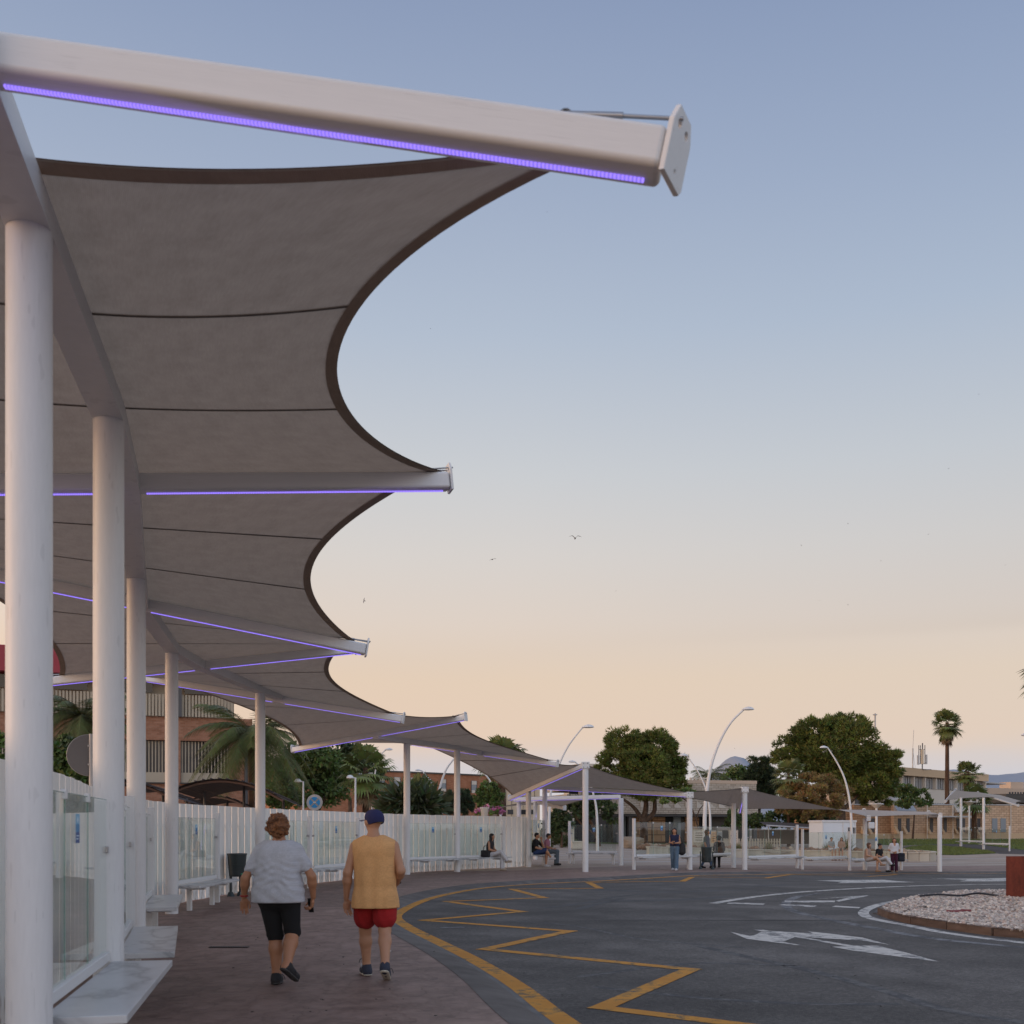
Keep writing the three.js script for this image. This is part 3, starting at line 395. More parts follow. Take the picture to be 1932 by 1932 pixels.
// screen from survey point a to b; the seat is on the side of the road (n)
function benchScreen(a, b, label, o = {}) {
  const dx = b[0] - a[0], dd = b[1] - a[1], L = Math.hypot(dx, dd), ya = T(...a), yb = T(...b), y0 = Math.max(ya, yb), turn = Math.atan2(dd, dx);
  const g = thing('bench_screen', label, 'bench', [a[0], y0, -a[1]], turn, 'glass screens with benches');
  // local: x along the screen, z towards the seat (sign chosen so that it faces the road)
  const s = o.side || 1, e0 = o.e0 == null ? 0.13 : o.e0, e1 = o.e1 == null ? 0.13 : o.e1, w = L - e0 - e1, top = o.top || 1.73;
  part('rail', rbox(w, 0.075, 0.06, e0 + w / 2, 0.5375, 0, 0.008), M.white, g);
  for (let k = 0; k < 3; k++) {
    const pw = w / 3 - 0.012, x = e0 + w * (k + 0.5) / 3, p = part('glass_pane', rbox(pw, top - 0.577, 0.01, x, (top + 0.577) / 2, 0, 0.003), M.glass, g);
    part('pane_edge', [box(0.004, top - 0.58, 0.0108, x - pw / 2, (top + 0.58) / 2, 0), box(pw, 0.004, 0.0108, x, top, 0)], M.glassEdge, p);
    if (k < 2) part('clip', rbox(0.05, 0.06, 0.035, e0 + w * (k + 1) / 3, top - 0.01, 0, 0.006), M.white, g);
    if (k === 1) part('sticker', new THREE.PlaneGeometry(0.13, 0.19).translate(x, top - 0.22, 0.0085 * s), M.sticker, p);
  }
  for (const x of [e0 - 0.02, L - e1 + 0.02]) part('clip', rbox(0.09, 0.05, 0.03, x, top - 0.38, 0, 0.006), M.steel, g);
  const bw = w + (o.over || 0.1);
  const sl = rbox(bw, 0.05, 0.44, e0 + w / 2, 0.468, s * 0.26, 0.007); { const P = sl.attributes.position, uv = sl.attributes.uv, q = a[1] * 0.37; for (let i = 0; i < uv.count; i++) uv.setXY(i, P.getX(i) * 0.42 + q, P.getZ(i) * 0.84 + q * 0.4 + P.getY(i)); } part('marble_seat', sl, M.marble, g);
  for (const f of o.legs || [0.22, 0.78]) { const x = e0 + w * f; part('bracket', [rbox(0.09, 0.05, 0.36, x, 0.415, s * 0.22, 0.006)], M.white, g); if (!o.noLeg) part('leg', rbox(0.1, 0.44, 0.08, x, 0.17, s * 0.1, 0.006), M.white, g); }
  for (const x of o.posts || []) part('end_post', rbox(0.1, (o.ph || 1.85) + 0.05, 0.1, x * L, (o.ph || 1.85) / 2 - 0.025, 0, 0.008), M.white, g);
  return g;
}
benchScreen([-2.55, 5.6], [-3.12, 8.2], 'nearest glass screen and white marble bench at the bottom left', { side: 1 });
benchScreen([-3.12, 8.2], [-4.0, 11.1], 'second marble bench from the camera, glass screen behind it', { side: 1, e0: 0.5, posts: [1] , legs: [0.3, 0.75] });
benchScreen([-4.75, 13.4], [-5.62, 16.5], 'third marble bench from the camera, beyond the third post', { side: 1, e0: 0.35, posts: [1] });
benchScreen([-6.1, 19.0], [-6.12, 22.0], 'marble bench and glass screen left of the green bin', { side: 1, posts: [1] });
benchScreen([-5.82, 24.5], [-5.22, 27.3], 'glass screen and bench behind the walking woman', { side: 1, noLeg: 1, posts: [1] });
benchScreen([-5.18, 27.5], [-4.45, 30.6], 'glass screen and bench between the two walking people', { side: 1, noLeg: 1, e0: 0.08, posts: [1] });
benchScreen([-3.54, 35.7], [-1.97, 38.05], 'glass screen and bench between the two posts behind the man', { side: 1, noLeg: 1 });
benchScreen([-1.97, 38.05], [-0.35, 40.5], 'glass screen and bench with the woman in white trousers', { side: 1, noLeg: 1, posts: [1] });
// ---------------------------------------------------------------- plants
const barkTex = texture(128, 256, (x, y) => { const v = (tnoise(x, y * 0.4, 16, 131, 4) - 0.5) * 90; return [112 + v, 92 + v, 76 + v]; }, [1, 1]);
M.bark = std([0.55, 0.52, 0.5], 0.95, { map: barkTex });
M.palmBark = std([0.5, 0.42, 0.36], 0.95, { map: barkTex });
const leafMat = (tr = 0.25) => new THREE.MeshPhysicalMaterial({ vertexColors: true, roughness: 0.75, side: THREE.DoubleSide, transmission: tr, thickness: 0 });
M.leaf = leafMat(0.22); M.needle = leafMat(0.12);
class Leaves {
  constructor() { this.p = []; this.c = []; }
  tri(a, b, c, col) { this.p.push(a.x, a.y, a.z, b.x, b.y, b.z, c.x, c.y, c.z); for (let i = 0; i < 3; i++) this.c.push(...col); }
  geo() { const g = new THREE.BufferGeometry(); g.setAttribute('position', new THREE.Float32BufferAttribute(this.p, 3)); g.setAttribute('color', new THREE.Float32BufferAttribute(this.c, 3)); g.setAttribute('uv', new THREE.Float32BufferAttribute(new Float32Array(this.p.length / 3 * 2), 2)); g.computeVertexNormals(); return g; }
}
const sph = (r) => { const z = r() * 2 - 1, a = r() * 6.2832, q = Math.sqrt(1 - z * z); return V(q * Math.cos(a), z, q * Math.sin(a)); };
const tint = (c0, c1, r) => { const t = r(), k = 1.05 + r() * 0.4; return [0, 1, 2].map((i) => lerp(c0[i], c1[i], t) * k); };
// leafy crown over blobs [x,y,z,rx,ry,rz]
function crownG(blobs, n, size, c0, c1, seed, needles = false, stretch = 1) {
  const r = rng(seed), L = new Leaves(), vol = blobs.map((b) => Math.pow(b[3] * b[4] * b[5], 0.75)), tot = vol.reduce((a, b) => a + b, 0);
  blobs.forEach((b, bi) => {
    const m = Math.round(n * vol[bi] / tot), lean = tint(c0, c1, r);
    // each blob is broken into clumps so that gaps and lumps show
    const clumps = Array.from({ length: Math.max(5, Math.round(m / 55)) }, () => { const d = sph(r), q = 0.62 + 0.4 * r(); return [b[0] + d.x * b[3] * q, b[1] + d.y * b[4] * q, b[2] + d.z * b[5] * q, Math.min(b[3], b[4], b[5]) * (0.26 + 0.18 * r()), tint(c0, c1, r), d]; });
    for (let i = 0; i < m; i++) {
      const cl = clumps[Math.floor(r() * clumps.length)], d = sph(r), rr = cl[3] * Math.pow(r(), 0.4), p = V(cl[0] + d.x * rr * 1.25, cl[1] + d.y * rr * 0.85, cl[2] + d.z * rr * 1.25), col = [0, 1, 2].map((k) => (cl[4][k] * 0.7 + lean[k] * 0.3) * (0.75 + r() * 0.5));
      if (needles) { const o = d.clone().multiplyScalar(0.6).add(cl[5]).add(V(0, 0.5, 0)).normalize(); for (let k = 0; k < 3; k++) { const dir = o.clone().addScaledVector(sph(r), 0.75).normalize(), w = sph(r).cross(dir).normalize().multiplyScalar(size * 0.16); L.tri(p.clone().add(w), p.clone().sub(w), p.clone().addScaledVector(dir, size * (0.7 + r() * 0.6)), col); } } else { const a = sph(r), b2 = sph(r).cross(a).normalize(), s = size * (0.6 + r() * 0.8), tip = p.clone().addScaledVector(a, s * stretch), m1 = p.clone().addScaledVector(a, s * 0.5 * stretch).addScaledVector(b2, s * 0.3), m2 = p.clone().addScaledVector(a, s * 0.5 * stretch).addScaledVector(b2, -s * 0.3); L.tri(p, m1, tip, col); L.tri(p, tip, m2, col); }
    }
  });
  return L.geo();
}
function limb(pts, r0, r1) { return tube(pts, (t) => lerp(r0, r1, t), 8, 14); }
// tree at foot [x,d] with blobs given relative to the foot
function tree(name, label, cat, p, trunks, blobs, n, size, c0, c1, seed, o = {}) {
  const y = T(...p) - 0.05, g = thing(name, label, cat, [p[0], y, -p[1]], 0, o.group);
  if (trunks.length) part('trunk', trunks.map(([pts, a, b]) => limb(pts.map((q) => V(...q)), a, b)), o.bark || M.bark, g);
  part('crown', crownG(blobs, n, size, c0, c1, seed, o.needles, o.stretch), o.needles ? M.needle : M.leaf, g);
  return g;
}
// survey blob: screen ellipse (u,v,ru,rv) at depth d -> blob relative to foot
const rel = (p, list) => list.map(([u, v, ru, rv, dd = 0]) => { const d = p[1] + dd, w = W3(u, v, d), y0 = T(...p) - 0.05; return [w.x - p[0], w.y - y0, p[1] - d, ru * d / F, rv * d / F, ru * d / F * 0.9]; });
const relP = (p, list) => list.map(([u, v, dd = 0]) => { const w = W3(u, v, p[1] + dd); return [w.x - p[0], Math.max(0, w.y - (T(...p) - 0.05)), -dd]; });
const onG = (u, d) => [(u - U0) / F * d, d];
const PINE0 = [0.060, 0.085, 0.014], PINE1 = [0.15, 0.165, 0.03], GRN0 = [0.05, 0.085, 0.018], GRN1 = [0.13, 0.18, 0.04];
{ const p = onG(1214, 100);
  tree('pine_tree', 'broad green pine behind the tall bolted canopy post', 'tree', p, [[[[0, 0, 0], [0.05, 1.6, 0], [-0.1, 2.6, 0]], 0.42, 0.34], [[[-0.1, 2.4, 0], [-0.9, 3.6, 0.2], [-2.2, 4.6, 0.3]], 0.24, 0.1], [[[0, 2.4, 0], [0.25, 4, 0], [-0.2, 6.5, 0]], 0.3, 0.12], [[[0.1, 2.3, 0], [1.0, 3.2, 0], [1.1, 4.6, 0], [2.2, 7, 0.3]], 0.26, 0.1]],
    rel(p, [[1180, 1400, 36, 24], [1235, 1405, 42, 24, 1], [1165, 1440, 38, 26], [1215, 1440, 45, 32, -1], [1262, 1442, 30, 28, 1], [1160, 1478, 40, 20, 1], [1215, 1480, 50, 26, -1], [1268, 1482, 30, 20], [1200, 1420, 34, 30, 2], [1240, 1465, 30, 30, 2], [1140, 1452, 16, 12], [1277, 1465, 16, 14]]), 24000, 0.34, PINE0, PINE1, 11, { needles: true, group: 'umbrella pines' }); }
{ const p = onG(1585, 116);
  tree('pine_tree', 'largest dark pine in front of the office block with antennas', 'tree', p, [[[[0, 0, 0], [0.2, 3, 0], [-0.3, 6, 0]], 0.5, 0.3], [[[0, 3, 0], [2, 5, 0], [4, 6, 0]], 0.25, 0.1]],
    rel(p, [[1540, 1385, 45, 30], [1590, 1372, 45, 24, 1], [1615, 1395, 40, 34, -1], [1500, 1415, 40, 26, 1], [1560, 1425, 60, 36], [1625, 1440, 52, 36, 1], [1665, 1430, 34, 26], [1675, 1460, 26, 24, -1], [1640, 1480, 50, 28], [1655, 1502, 34, 16, 1], [1590, 1465, 40, 26, 2], [1520, 1440, 40, 24, 2], [1480, 1425, 22, 16]]), 36000, 0.38, PINE0, PINE1, 12, { needles: true, group: 'umbrella pines' }); }
{ const p = onG(1432, 132); tree('cypress_tree', 'dark rounded conifer left of the brown tamarisk', 'tree', p, [[[[0, 0, 0], [0, 5, 0]], 0.3, 0.2]], rel(p, [[1432, 1446, 20, 20], [1425, 1475, 25, 28], [1442, 1485, 22, 28], [1418, 1505, 24, 28], [1436, 1465, 22, 24, 2], [1430, 1500, 28, 24, 2]]), 11000, 0.4, [0.016, 0.035, 0.012], [0.04, 0.062, 0.022], 13, { needles: true }); }
{ const p = onG(1385, 138); tree('broadleaf_tree', 'mid green tree right of the date palm behind the roof', 'tree', p, [[[[0, 0, 0], [0, 4, 0]], 0.25, 0.2]], rel(p, [[1390, 1455, 16, 14], [1372, 1470, 16, 14], [1400, 1472, 18, 16], [1380, 1490, 24, 16]]), 4000, 0.35, GRN0, GRN1, 14); }
{ const p = onG(1535, 96); tree('tamarisk_tree', 'feathery brown tamarisk below the largest pine', 'tree', p, [[[[0.8, 0, 0], [0.9, 2, 0], [0.2, 4, 0]], 0.16, 0.08], [[[1, 0, 0], [1.4, 2.4, 0], [1.8, 4, 0]], 0.12, 0.06]], rel(p, [[1525, 1480, 28, 20], [1565, 1480, 28, 20, 1], [1500, 1498, 30, 20], [1545, 1505, 46, 24, -1], [1585, 1500, 20, 22], [1480, 1518, 24, 14], [1530, 1530, 50, 16]]), 9000, 0.3, [0.15, 0.105, 0.035], [0.27, 0.185, 0.065], 15, { needles: true }); }
{ const p = onG(1452, 98); tree('hedge', 'long dark green hedge behind the glass screens of the far platform', 'hedge', p, [], rel(p, [[1390, 1545, 20, 18], [1425, 1548, 30, 14], [1465, 1545, 30, 16], [1505, 1543, 30, 14], [1545, 1545, 30, 14], [1380, 1556, 14, 10]]), 7000, 0.28, GRN0, [0.06, 0.09, 0.02], 16); }
{ const p = onG(1722, 126); tree('olive_bush', 'fresh green bush in front of the white office wall', 'bush', p, [[[[0, 0, 0], [0.2, 3, 0]], 0.15, 0.08]], rel(p, [[1712, 1490, 16, 12], [1705, 1508, 18, 12], [1735, 1502, 16, 12], [1722, 1515, 24, 10], [1748, 1510, 10, 10]]), 4000, 0.3, GRN0, GRN1, 17); }
{ const p = onG(560, 72); tree('broadleaf_tree', 'dark leafy tree mass behind the globe lamps', 'tree', p, [[[[-1, 0, 0], [-0.8, 2.5, 0], [-1.4, 4, 0]], 0.25, 0.12], [[[1, 0, 0], [1.3, 2.4, 0], [2, 4, 0]], 0.22, 0.1]], rel(p, [[520, 1470, 36, 40], [560, 1450, 40, 36, 1], [600, 1440, 40, 34], [540, 1500, 40, 26, -1], [590, 1490, 42, 30], [625, 1480, 34, 34, 1], [640, 1450, 26, 30, 2], [560, 1425, 30, 20, 2]]), 15000, 0.3, [0.035, 0.065, 0.01], [0.10, 0.15, 0.028], 18); }
{ const p = onG(660, 84); tree('broadleaf_tree', 'dark tree behind the near fan palm', 'tree', p, [[[[0, 0, 0], [0, 4, 0]], 0.25, 0.15]], rel(p, [[650, 1425, 30, 22], [680, 1435, 30, 24, 1], [660, 1460, 36, 24], [700, 1470, 24, 26]]), 6000, 0.32, [0.02, 0.04, 0.009], [0.05, 0.085, 0.018], 19); }
{ const p = onG(862, 72); tree('spreading_bush', 'dark layered juniper bush under the curved lamps', 'bush', p, [[[[0, 0, 0], [0, 2, 0]], 0.1, 0.06]], rel(p, [[865, 1500, 22, 9], [850, 1512, 20, 8], [880, 1512, 22, 9], [865, 1526, 30, 10]]), 4000, 0.26, [0.018, 0.036, 0.014], [0.045, 0.065, 0.026], 20, { needles: true }); }
{ const p = onG(920, 66); tree('round_tree', 'rounded yellow green tree right of the juniper', 'tree', p, [[[[0, 0, 0], [0, 2, 0]], 0.12, 0.08]], rel(p, [[922, 1490, 18, 14], [912, 1508, 16, 12], [932, 1505, 16, 16], [922, 1522, 22, 12]]), 5000, 0.22, [0.05, 0.08, 0.012], [0.11, 0.15, 0.028], 22); }
{ const p = onG(132, 30); tree('broadleaf_bush', 'leafy bush behind the grey round sign', 'bush', p, [[[[0, 0, 0], [0, 2, 0]], 0.1, 0.06]], rel(p, [[120, 1420, 34, 26], [160, 1440, 36, 30], [110, 1450, 30, 26], [135, 1475, 50, 26], [30, 1455, 40, 40], [0, 1420, 30, 40]]), 9000, 0.16, [0.03, 0.055, 0.008], [0.10, 0.15, 0.02], 23); }
{ const p = onG(775, 52); tree('low_palm_bush', 'low spiky palm thicket left of the juniper', 'bush', p, [], rel(p, [[775, 1515, 30, 14], [800, 1522, 28, 14], [750, 1524, 20, 10]]), 2600, 0.4, [0.03, 0.05, 0.016], [0.075, 0.10, 0.035], 24, { stretch: 2.2 }); }
{ const p = onG(923, 50); const g = thing('bougainvillea', 'pink flowering bougainvillea above the fence end', 'flowers', [p[0], T(...p), -p[1]]); part('foliage', crownG(rel(p, [[905, 1534, 10, 6], [922, 1531, 13, 7], [938, 1534, 12, 6]]).map((b) => [b[0], b[1], b[2], b[3], b[4] * 1.2, b[5]]), 900, 0.1, GRN0, GRN1, 25), M.leaf, g); part('blossom', crownG(rel(p, [[905, 1531, 11, 5], [920, 1527, 12, 6], [938, 1531, 13, 6]]), 1700, 0.09, [0.45, 0.12, 0.26], [0.62, 0.3, 0.42], 26), M.leaf, g); part('stem', limb([V(0, 0, 0), V(0.05, 1.1, 0), V(0, 2.2, 0)], 0.05, 0.03), M.bark, g); }
{ const p = onG(1060, 84); tree('broadleaf_bush', 'dark bush left of the slender lamp behind the plaza', 'bush', p, [[[[0, 0, 0], [0, 2, 0]], 0.1, 0.06]], rel(p, [[1052, 1540, 20, 20], [1068, 1555, 14, 14], [1045, 1562, 18, 18]]), 4000, 0.24, [0.022, 0.045, 0.012], [0.06, 0.09, 0.02], 27); }
{ const p = onG(1105, 92); tree('slanting_tree', 'slanting grey trunked tree behind the left glass screen', 'tree', p, [[[[1.2, 0, 0], [0.7, 1.6, 0], [-0.3, 3.4, 0]], 0.16, 0.1], [[[0.9, 1, 0], [-0.6, 2.2, 0], [-1.2, 3.6, 0]], 0.1, 0.06]], rel(p, [[1088, 1520, 26, 14], [1112, 1512, 24, 14], [1138, 1518, 24, 16], [1100, 1535, 30, 10], [1150, 1540, 14, 14]]), 6000, 0.26, [0.024, 0.045, 0.012], [0.06, 0.085, 0.022], 28); }
{ const p = onG(1068, 86); single('clipped_hedge', 'low clipped hedge beside the plaza steps', 'hedge', crownG([[0, 0.45, 0, 1.1, 0.6, 0.7], [-1, 0.4, 0, 0.9, 0.55, 0.6]], 2600, 0.14, [0.04, 0.06, 0.012], [0.085, 0.11, 0.022], 29), M.leaf, [p[0], T(...p) - 0.05, -p[1]]); }
{ const p = onG(1288, 96); tree('young_tree', 'thin bare stemmed sapling beside the capped post', 'tree', p, [[[[1.8, 0, 0], [1.5, 1.5, 0], [0.6, 4, 0], [-0.4, 4.8, 0]], 0.09, 0.05], [[[1.2, 2.4, 0], [1.6, 3.6, 0], [2.6, 4.4, 0]], 0.05, 0.03]], rel(p, [[1262, 1508, 22, 8], [1290, 1496, 24, 8], [1310, 1500, 14, 6]]), 2600, 0.24, [0.05, 0.08, 0.015], GRN1, 30); }

// palms
function frondG(L, len, up, droop, leafLen, nl, c0, c1, r, yaw, twist = 0) { // pinnate frond from the origin
  const pts = []; for (let i = 0; i <= 12; i++) { const t = i / 12; pts.push(V(Math.cos(yaw) * len * (t - 0.12 * t * t), up * t * len - droop * t * t * len, Math.sin(yaw) * len * (t - 0.12 * t * t))); }
  const c = new THREE.CatmullRomCurve3(pts), col0 = tint(c0, c1, r);
  for (let i = 0; i < 12; i++) { const a = pts[i], b = pts[i + 1], w = V(-Math.sin(yaw), 0, Math.cos(yaw)).multiplyScalar(0.03 * (1 - i / 13)); const cc = [0.13, 0.12, 0.05]; L.tri(a.clone().add(w), a.clone().sub(w), b.clone(), cc); L.tri(a.clone().add(V(0, 0.03, 0)), a.clone().sub(V(0, 0.03, 0)), b.clone(), cc); }
  for (let i = 2; i < nl; i++) { const t = i / nl, p = c.getPoint(t), tg = c.getTangent(t), s = V(-Math.sin(yaw), 0, Math.cos(yaw)), ll = leafLen * (0.35 + 1.1 * Math.sin(Math.PI * Math.min(1, t * 0.9 + 0.1))) * (0.85 + 0.3 * r());
    for (const q of [-1, 1]) { const dir = tg.clone().multiplyScalar(0.75).addScaledVector(s, q * 0.8).add(V(0, -0.28 + 0.2 * r(), 0)).normalize(), wv = tg.clone().multiplyScalar((0.016 + 0.008 * r()) * Math.max(1, len / 3)), tip = p.clone().addScaledVector(dir, ll); tip.y -= ll * 0.22; const col = col0.map((k) => k * (0.8 + 0.4 * r())); L.tri(p.clone().add(wv), p.clone().sub(wv), tip, col); } }
}
function datePalm(label, u, d, vc, len, n, seed, o = {}) {
  const p = onG(u, d), yc = W3(u, vc, d).y - T(...p), g = thing('date_palm', label, 'palm', [p[0], T(...p) - 0.05, -d], 0, 'palms'), r = rng(seed);
  part('trunk', limb([V(0, 0, 0), V(0.05, yc * 0.5, 0), V(0, yc, 0)], o.tr || 0.26, o.tr ? o.tr * 0.9 : 0.24), M.palmBark, g);
  const L = new Leaves(); for (let i = 0; i < n; i++) { const ring = i / n, up = lerp(0.95, -0.25, ring) + (r() - 0.5) * 0.25; frondG(L, len * (0.8 + 0.3 * r()), up, 0.5 + 0.35 * ring + 0.2 * r(), len * 0.2, o.nl || 46, o.c0 || [0.045, 0.065, 0.012], o.c1 || [0.125, 0.14, 0.03], r, i * 2.39996 + r() * 0.4); }
  const m = part('crown', L.geo(), M.leaf, g); m.position.y = yc; return g;
}
function fanG(L, size, base, dir, c0, c1, r, o_pet) { // one fan leaf on a petiole
  const d = dir.clone().normalize(), side = V(0, 1, 0).cross(d).normalize(), nrm = d.clone().cross(side), pet = size * (o_pet || 0.9), hub = base.clone().addScaledVector(d, pet); hub.y -= pet * 0.12; const w = side.clone().multiplyScalar(0.02 * size);
  L.tri(base.clone().add(w), base.clone().sub(w), hub, [0.12, 0.11, 0.05]); const col = tint(c0, c1, r);
  for (let i = -8; i <= 8; i++) { const a = i / 8 * 1.75, l = size * (0.85 + 0.25 * Math.cos(a)) * (0.9 + 0.2 * r()), e = d.clone().multiplyScalar(Math.cos(a)).addScaledVector(side, Math.sin(a)).addScaledVector(nrm, 0.12 * Math.cos(a * 2)).normalize(), m = hub.clone().addScaledVector(e, l * 0.62), tip = hub.clone().addScaledVector(e, l); m.y -= l * 0.05; tip.y -= l * (0.2 + 0.25 * r()); const ww = e.clone().cross(nrm).normalize().multiplyScalar(size * 0.085); const cc = col.map((k) => k * (0.85 + 0.3 * r())); L.tri(hub, m.clone().add(ww), m.clone().sub(ww), cc); L.tri(m.clone().add(ww), m.clone().sub(ww), tip, cc); }
}
function fanPalm(label, u, d, vc, size, n, seed, o = {}) {
  const p = o.foot || onG(u, d), yc = W3(u, vc, d).y - T(...p), g = thing('fan_palm', label, 'palm', [p[0], T(...p) - 0.05, -d], 0, 'palms'), r = rng(seed);
  const tr = o.tr || 0.22; part('trunk', limb([V((o.lean || 0), 0, 0), V((o.lean || 0) * 0.4, yc * 0.5, 0), V(0, yc + 0.1, 0)], tr * 1.2, tr * 0.75), M.palmBark, g);
  const L = new Leaves(), c0 = o.c0 || [0.06, 0.085, 0.02], c1 = o.c1 || [0.15, 0.18, 0.05];
  for (let i = 0; i < n; i++) { const t = i / n, el = lerp(1.35, o.low || -0.75, t) + (r() - 0.5) * 0.3, a = i * 2.39996 + r() * 0.5; fanG(L, size * (0.85 + 0.3 * r()), V(0, 0, 0), V(Math.cos(a) * Math.cos(el), Math.sin(el), Math.sin(a) * Math.cos(el)), c0, c1, r, o.pet && o.pet * (0.75 + 0.5 * r())); }
  const m = part('crown', L.geo(), M.leaf, g); m.position.y = yc;
  if (o.skirt) { const K = new Leaves(); for (let i = 0; i < o.skirt; i++) { const a = i * 2.4 + r(), el = -1.05 - 0.35 * r(); fanG(K, size * 0.85, V(0, -0.1 - r() * (o.skirtLen || 0.8), 0), V(Math.cos(a) * Math.cos(el), Math.sin(el), Math.sin(a) * Math.cos(el)), [0.13, 0.085, 0.045], [0.2, 0.14, 0.08], r); } const k = part('dead_leaves', K.geo(), M.leaf, g); k.position.y = yc; }
  return g;
}
datePalm('large drooping date palm behind the fifth canopy post', 478, 46, 1385, 3.1, 58, 41, { nl: 60 });
datePalm('date palm between the two nearest posts on the left', 158, 42, 1352, 2.6, 46, 42, { nl: 56, c1: [0.13, 0.14, 0.04] });
datePalm('small date palm above the flat roof by the tall curved lamp', 1338, 124, 1462, 3.2, 44, 43, { nl: 34, tr: 0.35 });
fanPalm('fan palm with thick brown trunk left of the brick block', 690, 60, 1450, 0.8, 46, 44, { tr: 0.2, pet: 1.15, c0: [0.09, 0.12, 0.03], c1: [0.2, 0.24, 0.07], skirt: 14 });
fanPalm('tall slender fan palm rising above the white office block', 1787, 146, 1364, 0.98, 64, 45, { tr: 0.32, pet: 1.25, low: -1.25, skirt: 36, skirtLen: 1.5 });
fanPalm('shorter fan palm right of the tall slender one', 1824, 150, 1456, 0.95, 44, 46, { tr: 0.5, pet: 1.1, low: -0.9, skirt: 6 });
fanPalm('shaggy fan palm between conifer and tamarisk', 1488, 97, 1460, 0.85, 50, 47, { tr: 0.16, pet: 1.1, low: -1.1, c0: [0.09, 0.11, 0.03], skirt: 8, c1: [0.2, 0.21, 0.07] });
fanPalm('fan palm whose crown hides behind the far left sail', 946, 76, 1432, 1.1, 34, 48, { tr: 0.32 });
fanPalm('small fan palm in front of the brick block windows', 793, 56, 1496, 0.7, 30, 49, { tr: 0.2 });
fanPalm('low palm behind the distant white canopy', 1838, 122, 1508, 1.3, 26, 50, { tr: 0.3 });
fanPalm('palm at the right edge with fronds dipping into view', 1996, 60, 1268, 1.15, 34, 51, { tr: 0.25 });
datePalm('spiky young palm left of the sixth post', 745, 54, 1512, 1.1, 26, 52, { nl: 26, tr: 0.15 });
// ---------------------------------------------------------------- buildings
function brickTex(w, h, bw, bh, base, mortar, seed, vary = 26) { // fine courses, far too small to pick apart
  return texture(512, 512, (x, y) => { const rows = h, row = Math.floor(y * rows), cols = w, xo = x * cols + (row % 2) * 0.5, c = Math.floor(xo) % cols, fx = xo % 1, fy = (y * rows) % 1, k = (hash3(c, row, seed) - 0.5) * vary + (tnoise(x, y, 6, seed, 4) - 0.5) * 26; return fx < bw || fy < bh ? mortar.map((q) => q + k * 0.3) : base.map((q) => q + k); });
}
const tBrickL = brickTex(12, 36, 0.06, 0.16, [156, 112, 88], [150, 122, 102], 141, 22); tBrickL.repeat.set(0.33, 0.33);
const tBrickO = brickTex(10, 32, 0.05, 0.14, [158, 106, 76], [148, 110, 86], 142, 18); tBrickO.repeat.set(0.2, 0.2);
const tBlock = brickTex(5, 12, 0.07, 0.15, [200, 172, 144], [150, 124, 102], 143, 22); tBlock.repeat.set(0.3, 0.3);
const tWhiteB = brickTex(6, 14, 0.06, 0.17, [196, 186, 172], [140, 126, 112], 144, 18); tWhiteB.repeat.set(0.3, 0.3);
M.brickL = std([0.92, 0.9, 0.9], 0.9, { map: tBrickL }); M.brickO = std([0.95, 0.92, 0.9], 0.9, { map: tBrickO }); M.block = std([0.98, 0.96, 0.93], 0.9, { map: tBlock }); M.blockDark = std([0.72, 0.58, 0.46], 0.9, { map: tBlock }); M.whiteBlock = std([0.85, 0.83, 0.8], 0.9, { map: tWhiteB });
const stucco = texture(256, 256, (x, y) => { const v = (tnoise(x, y, 5, 151, 5) - 0.5) * 30; return [214 + v, 206 + v, 194 + v]; }, [0.15, 0.15]);
M.cream = std([0.8, 0.72, 0.6], 0.9, { map: stucco }); M.stucco = std([0.85, 0.84, 0.82], 0.9, { map: stucco }); M.pink = std([0.78, 0.66, 0.57], 0.9, { map: stucco }); M.sand = std([0.78, 0.62, 0.44], 0.9, { map: stucco });
M.pane = std([0.02, 0.022, 0.026], 0.12); M.paneGrey = std([0.22, 0.25, 0.27], 0.25); M.slat = std([0.62, 0.58, 0.5], 0.7, { map: stucco }); M.darkSlat = std([0.07, 0.07, 0.075], 0.5); M.redRoof = std([0.3, 0.03, 0.045], 0.6); M.tile = std([0.06, 0.045, 0.04], 0.85); M.metal = std([0.42, 0.42, 0.42], 0.5, { metalness: 0.3 }); M.concrete = std([0.5, 0.48, 0.45], 0.9, { map: concTex });
const uvBox = (w, h, l, x, y, z) => { const g = box(w, h, l, x, y, z), P = g.attributes.position, N = g.attributes.normal, uv = g.attributes.uv; for (let i = 0; i < P.count; i++) { const nx = Math.abs(N.getX(i)), ny = Math.abs(N.getY(i)); uv.setXY(i, nx > 0.5 ? P.getZ(i) : P.getX(i), ny > 0.5 ? P.getZ(i) : P.getY(i)); } return g; };
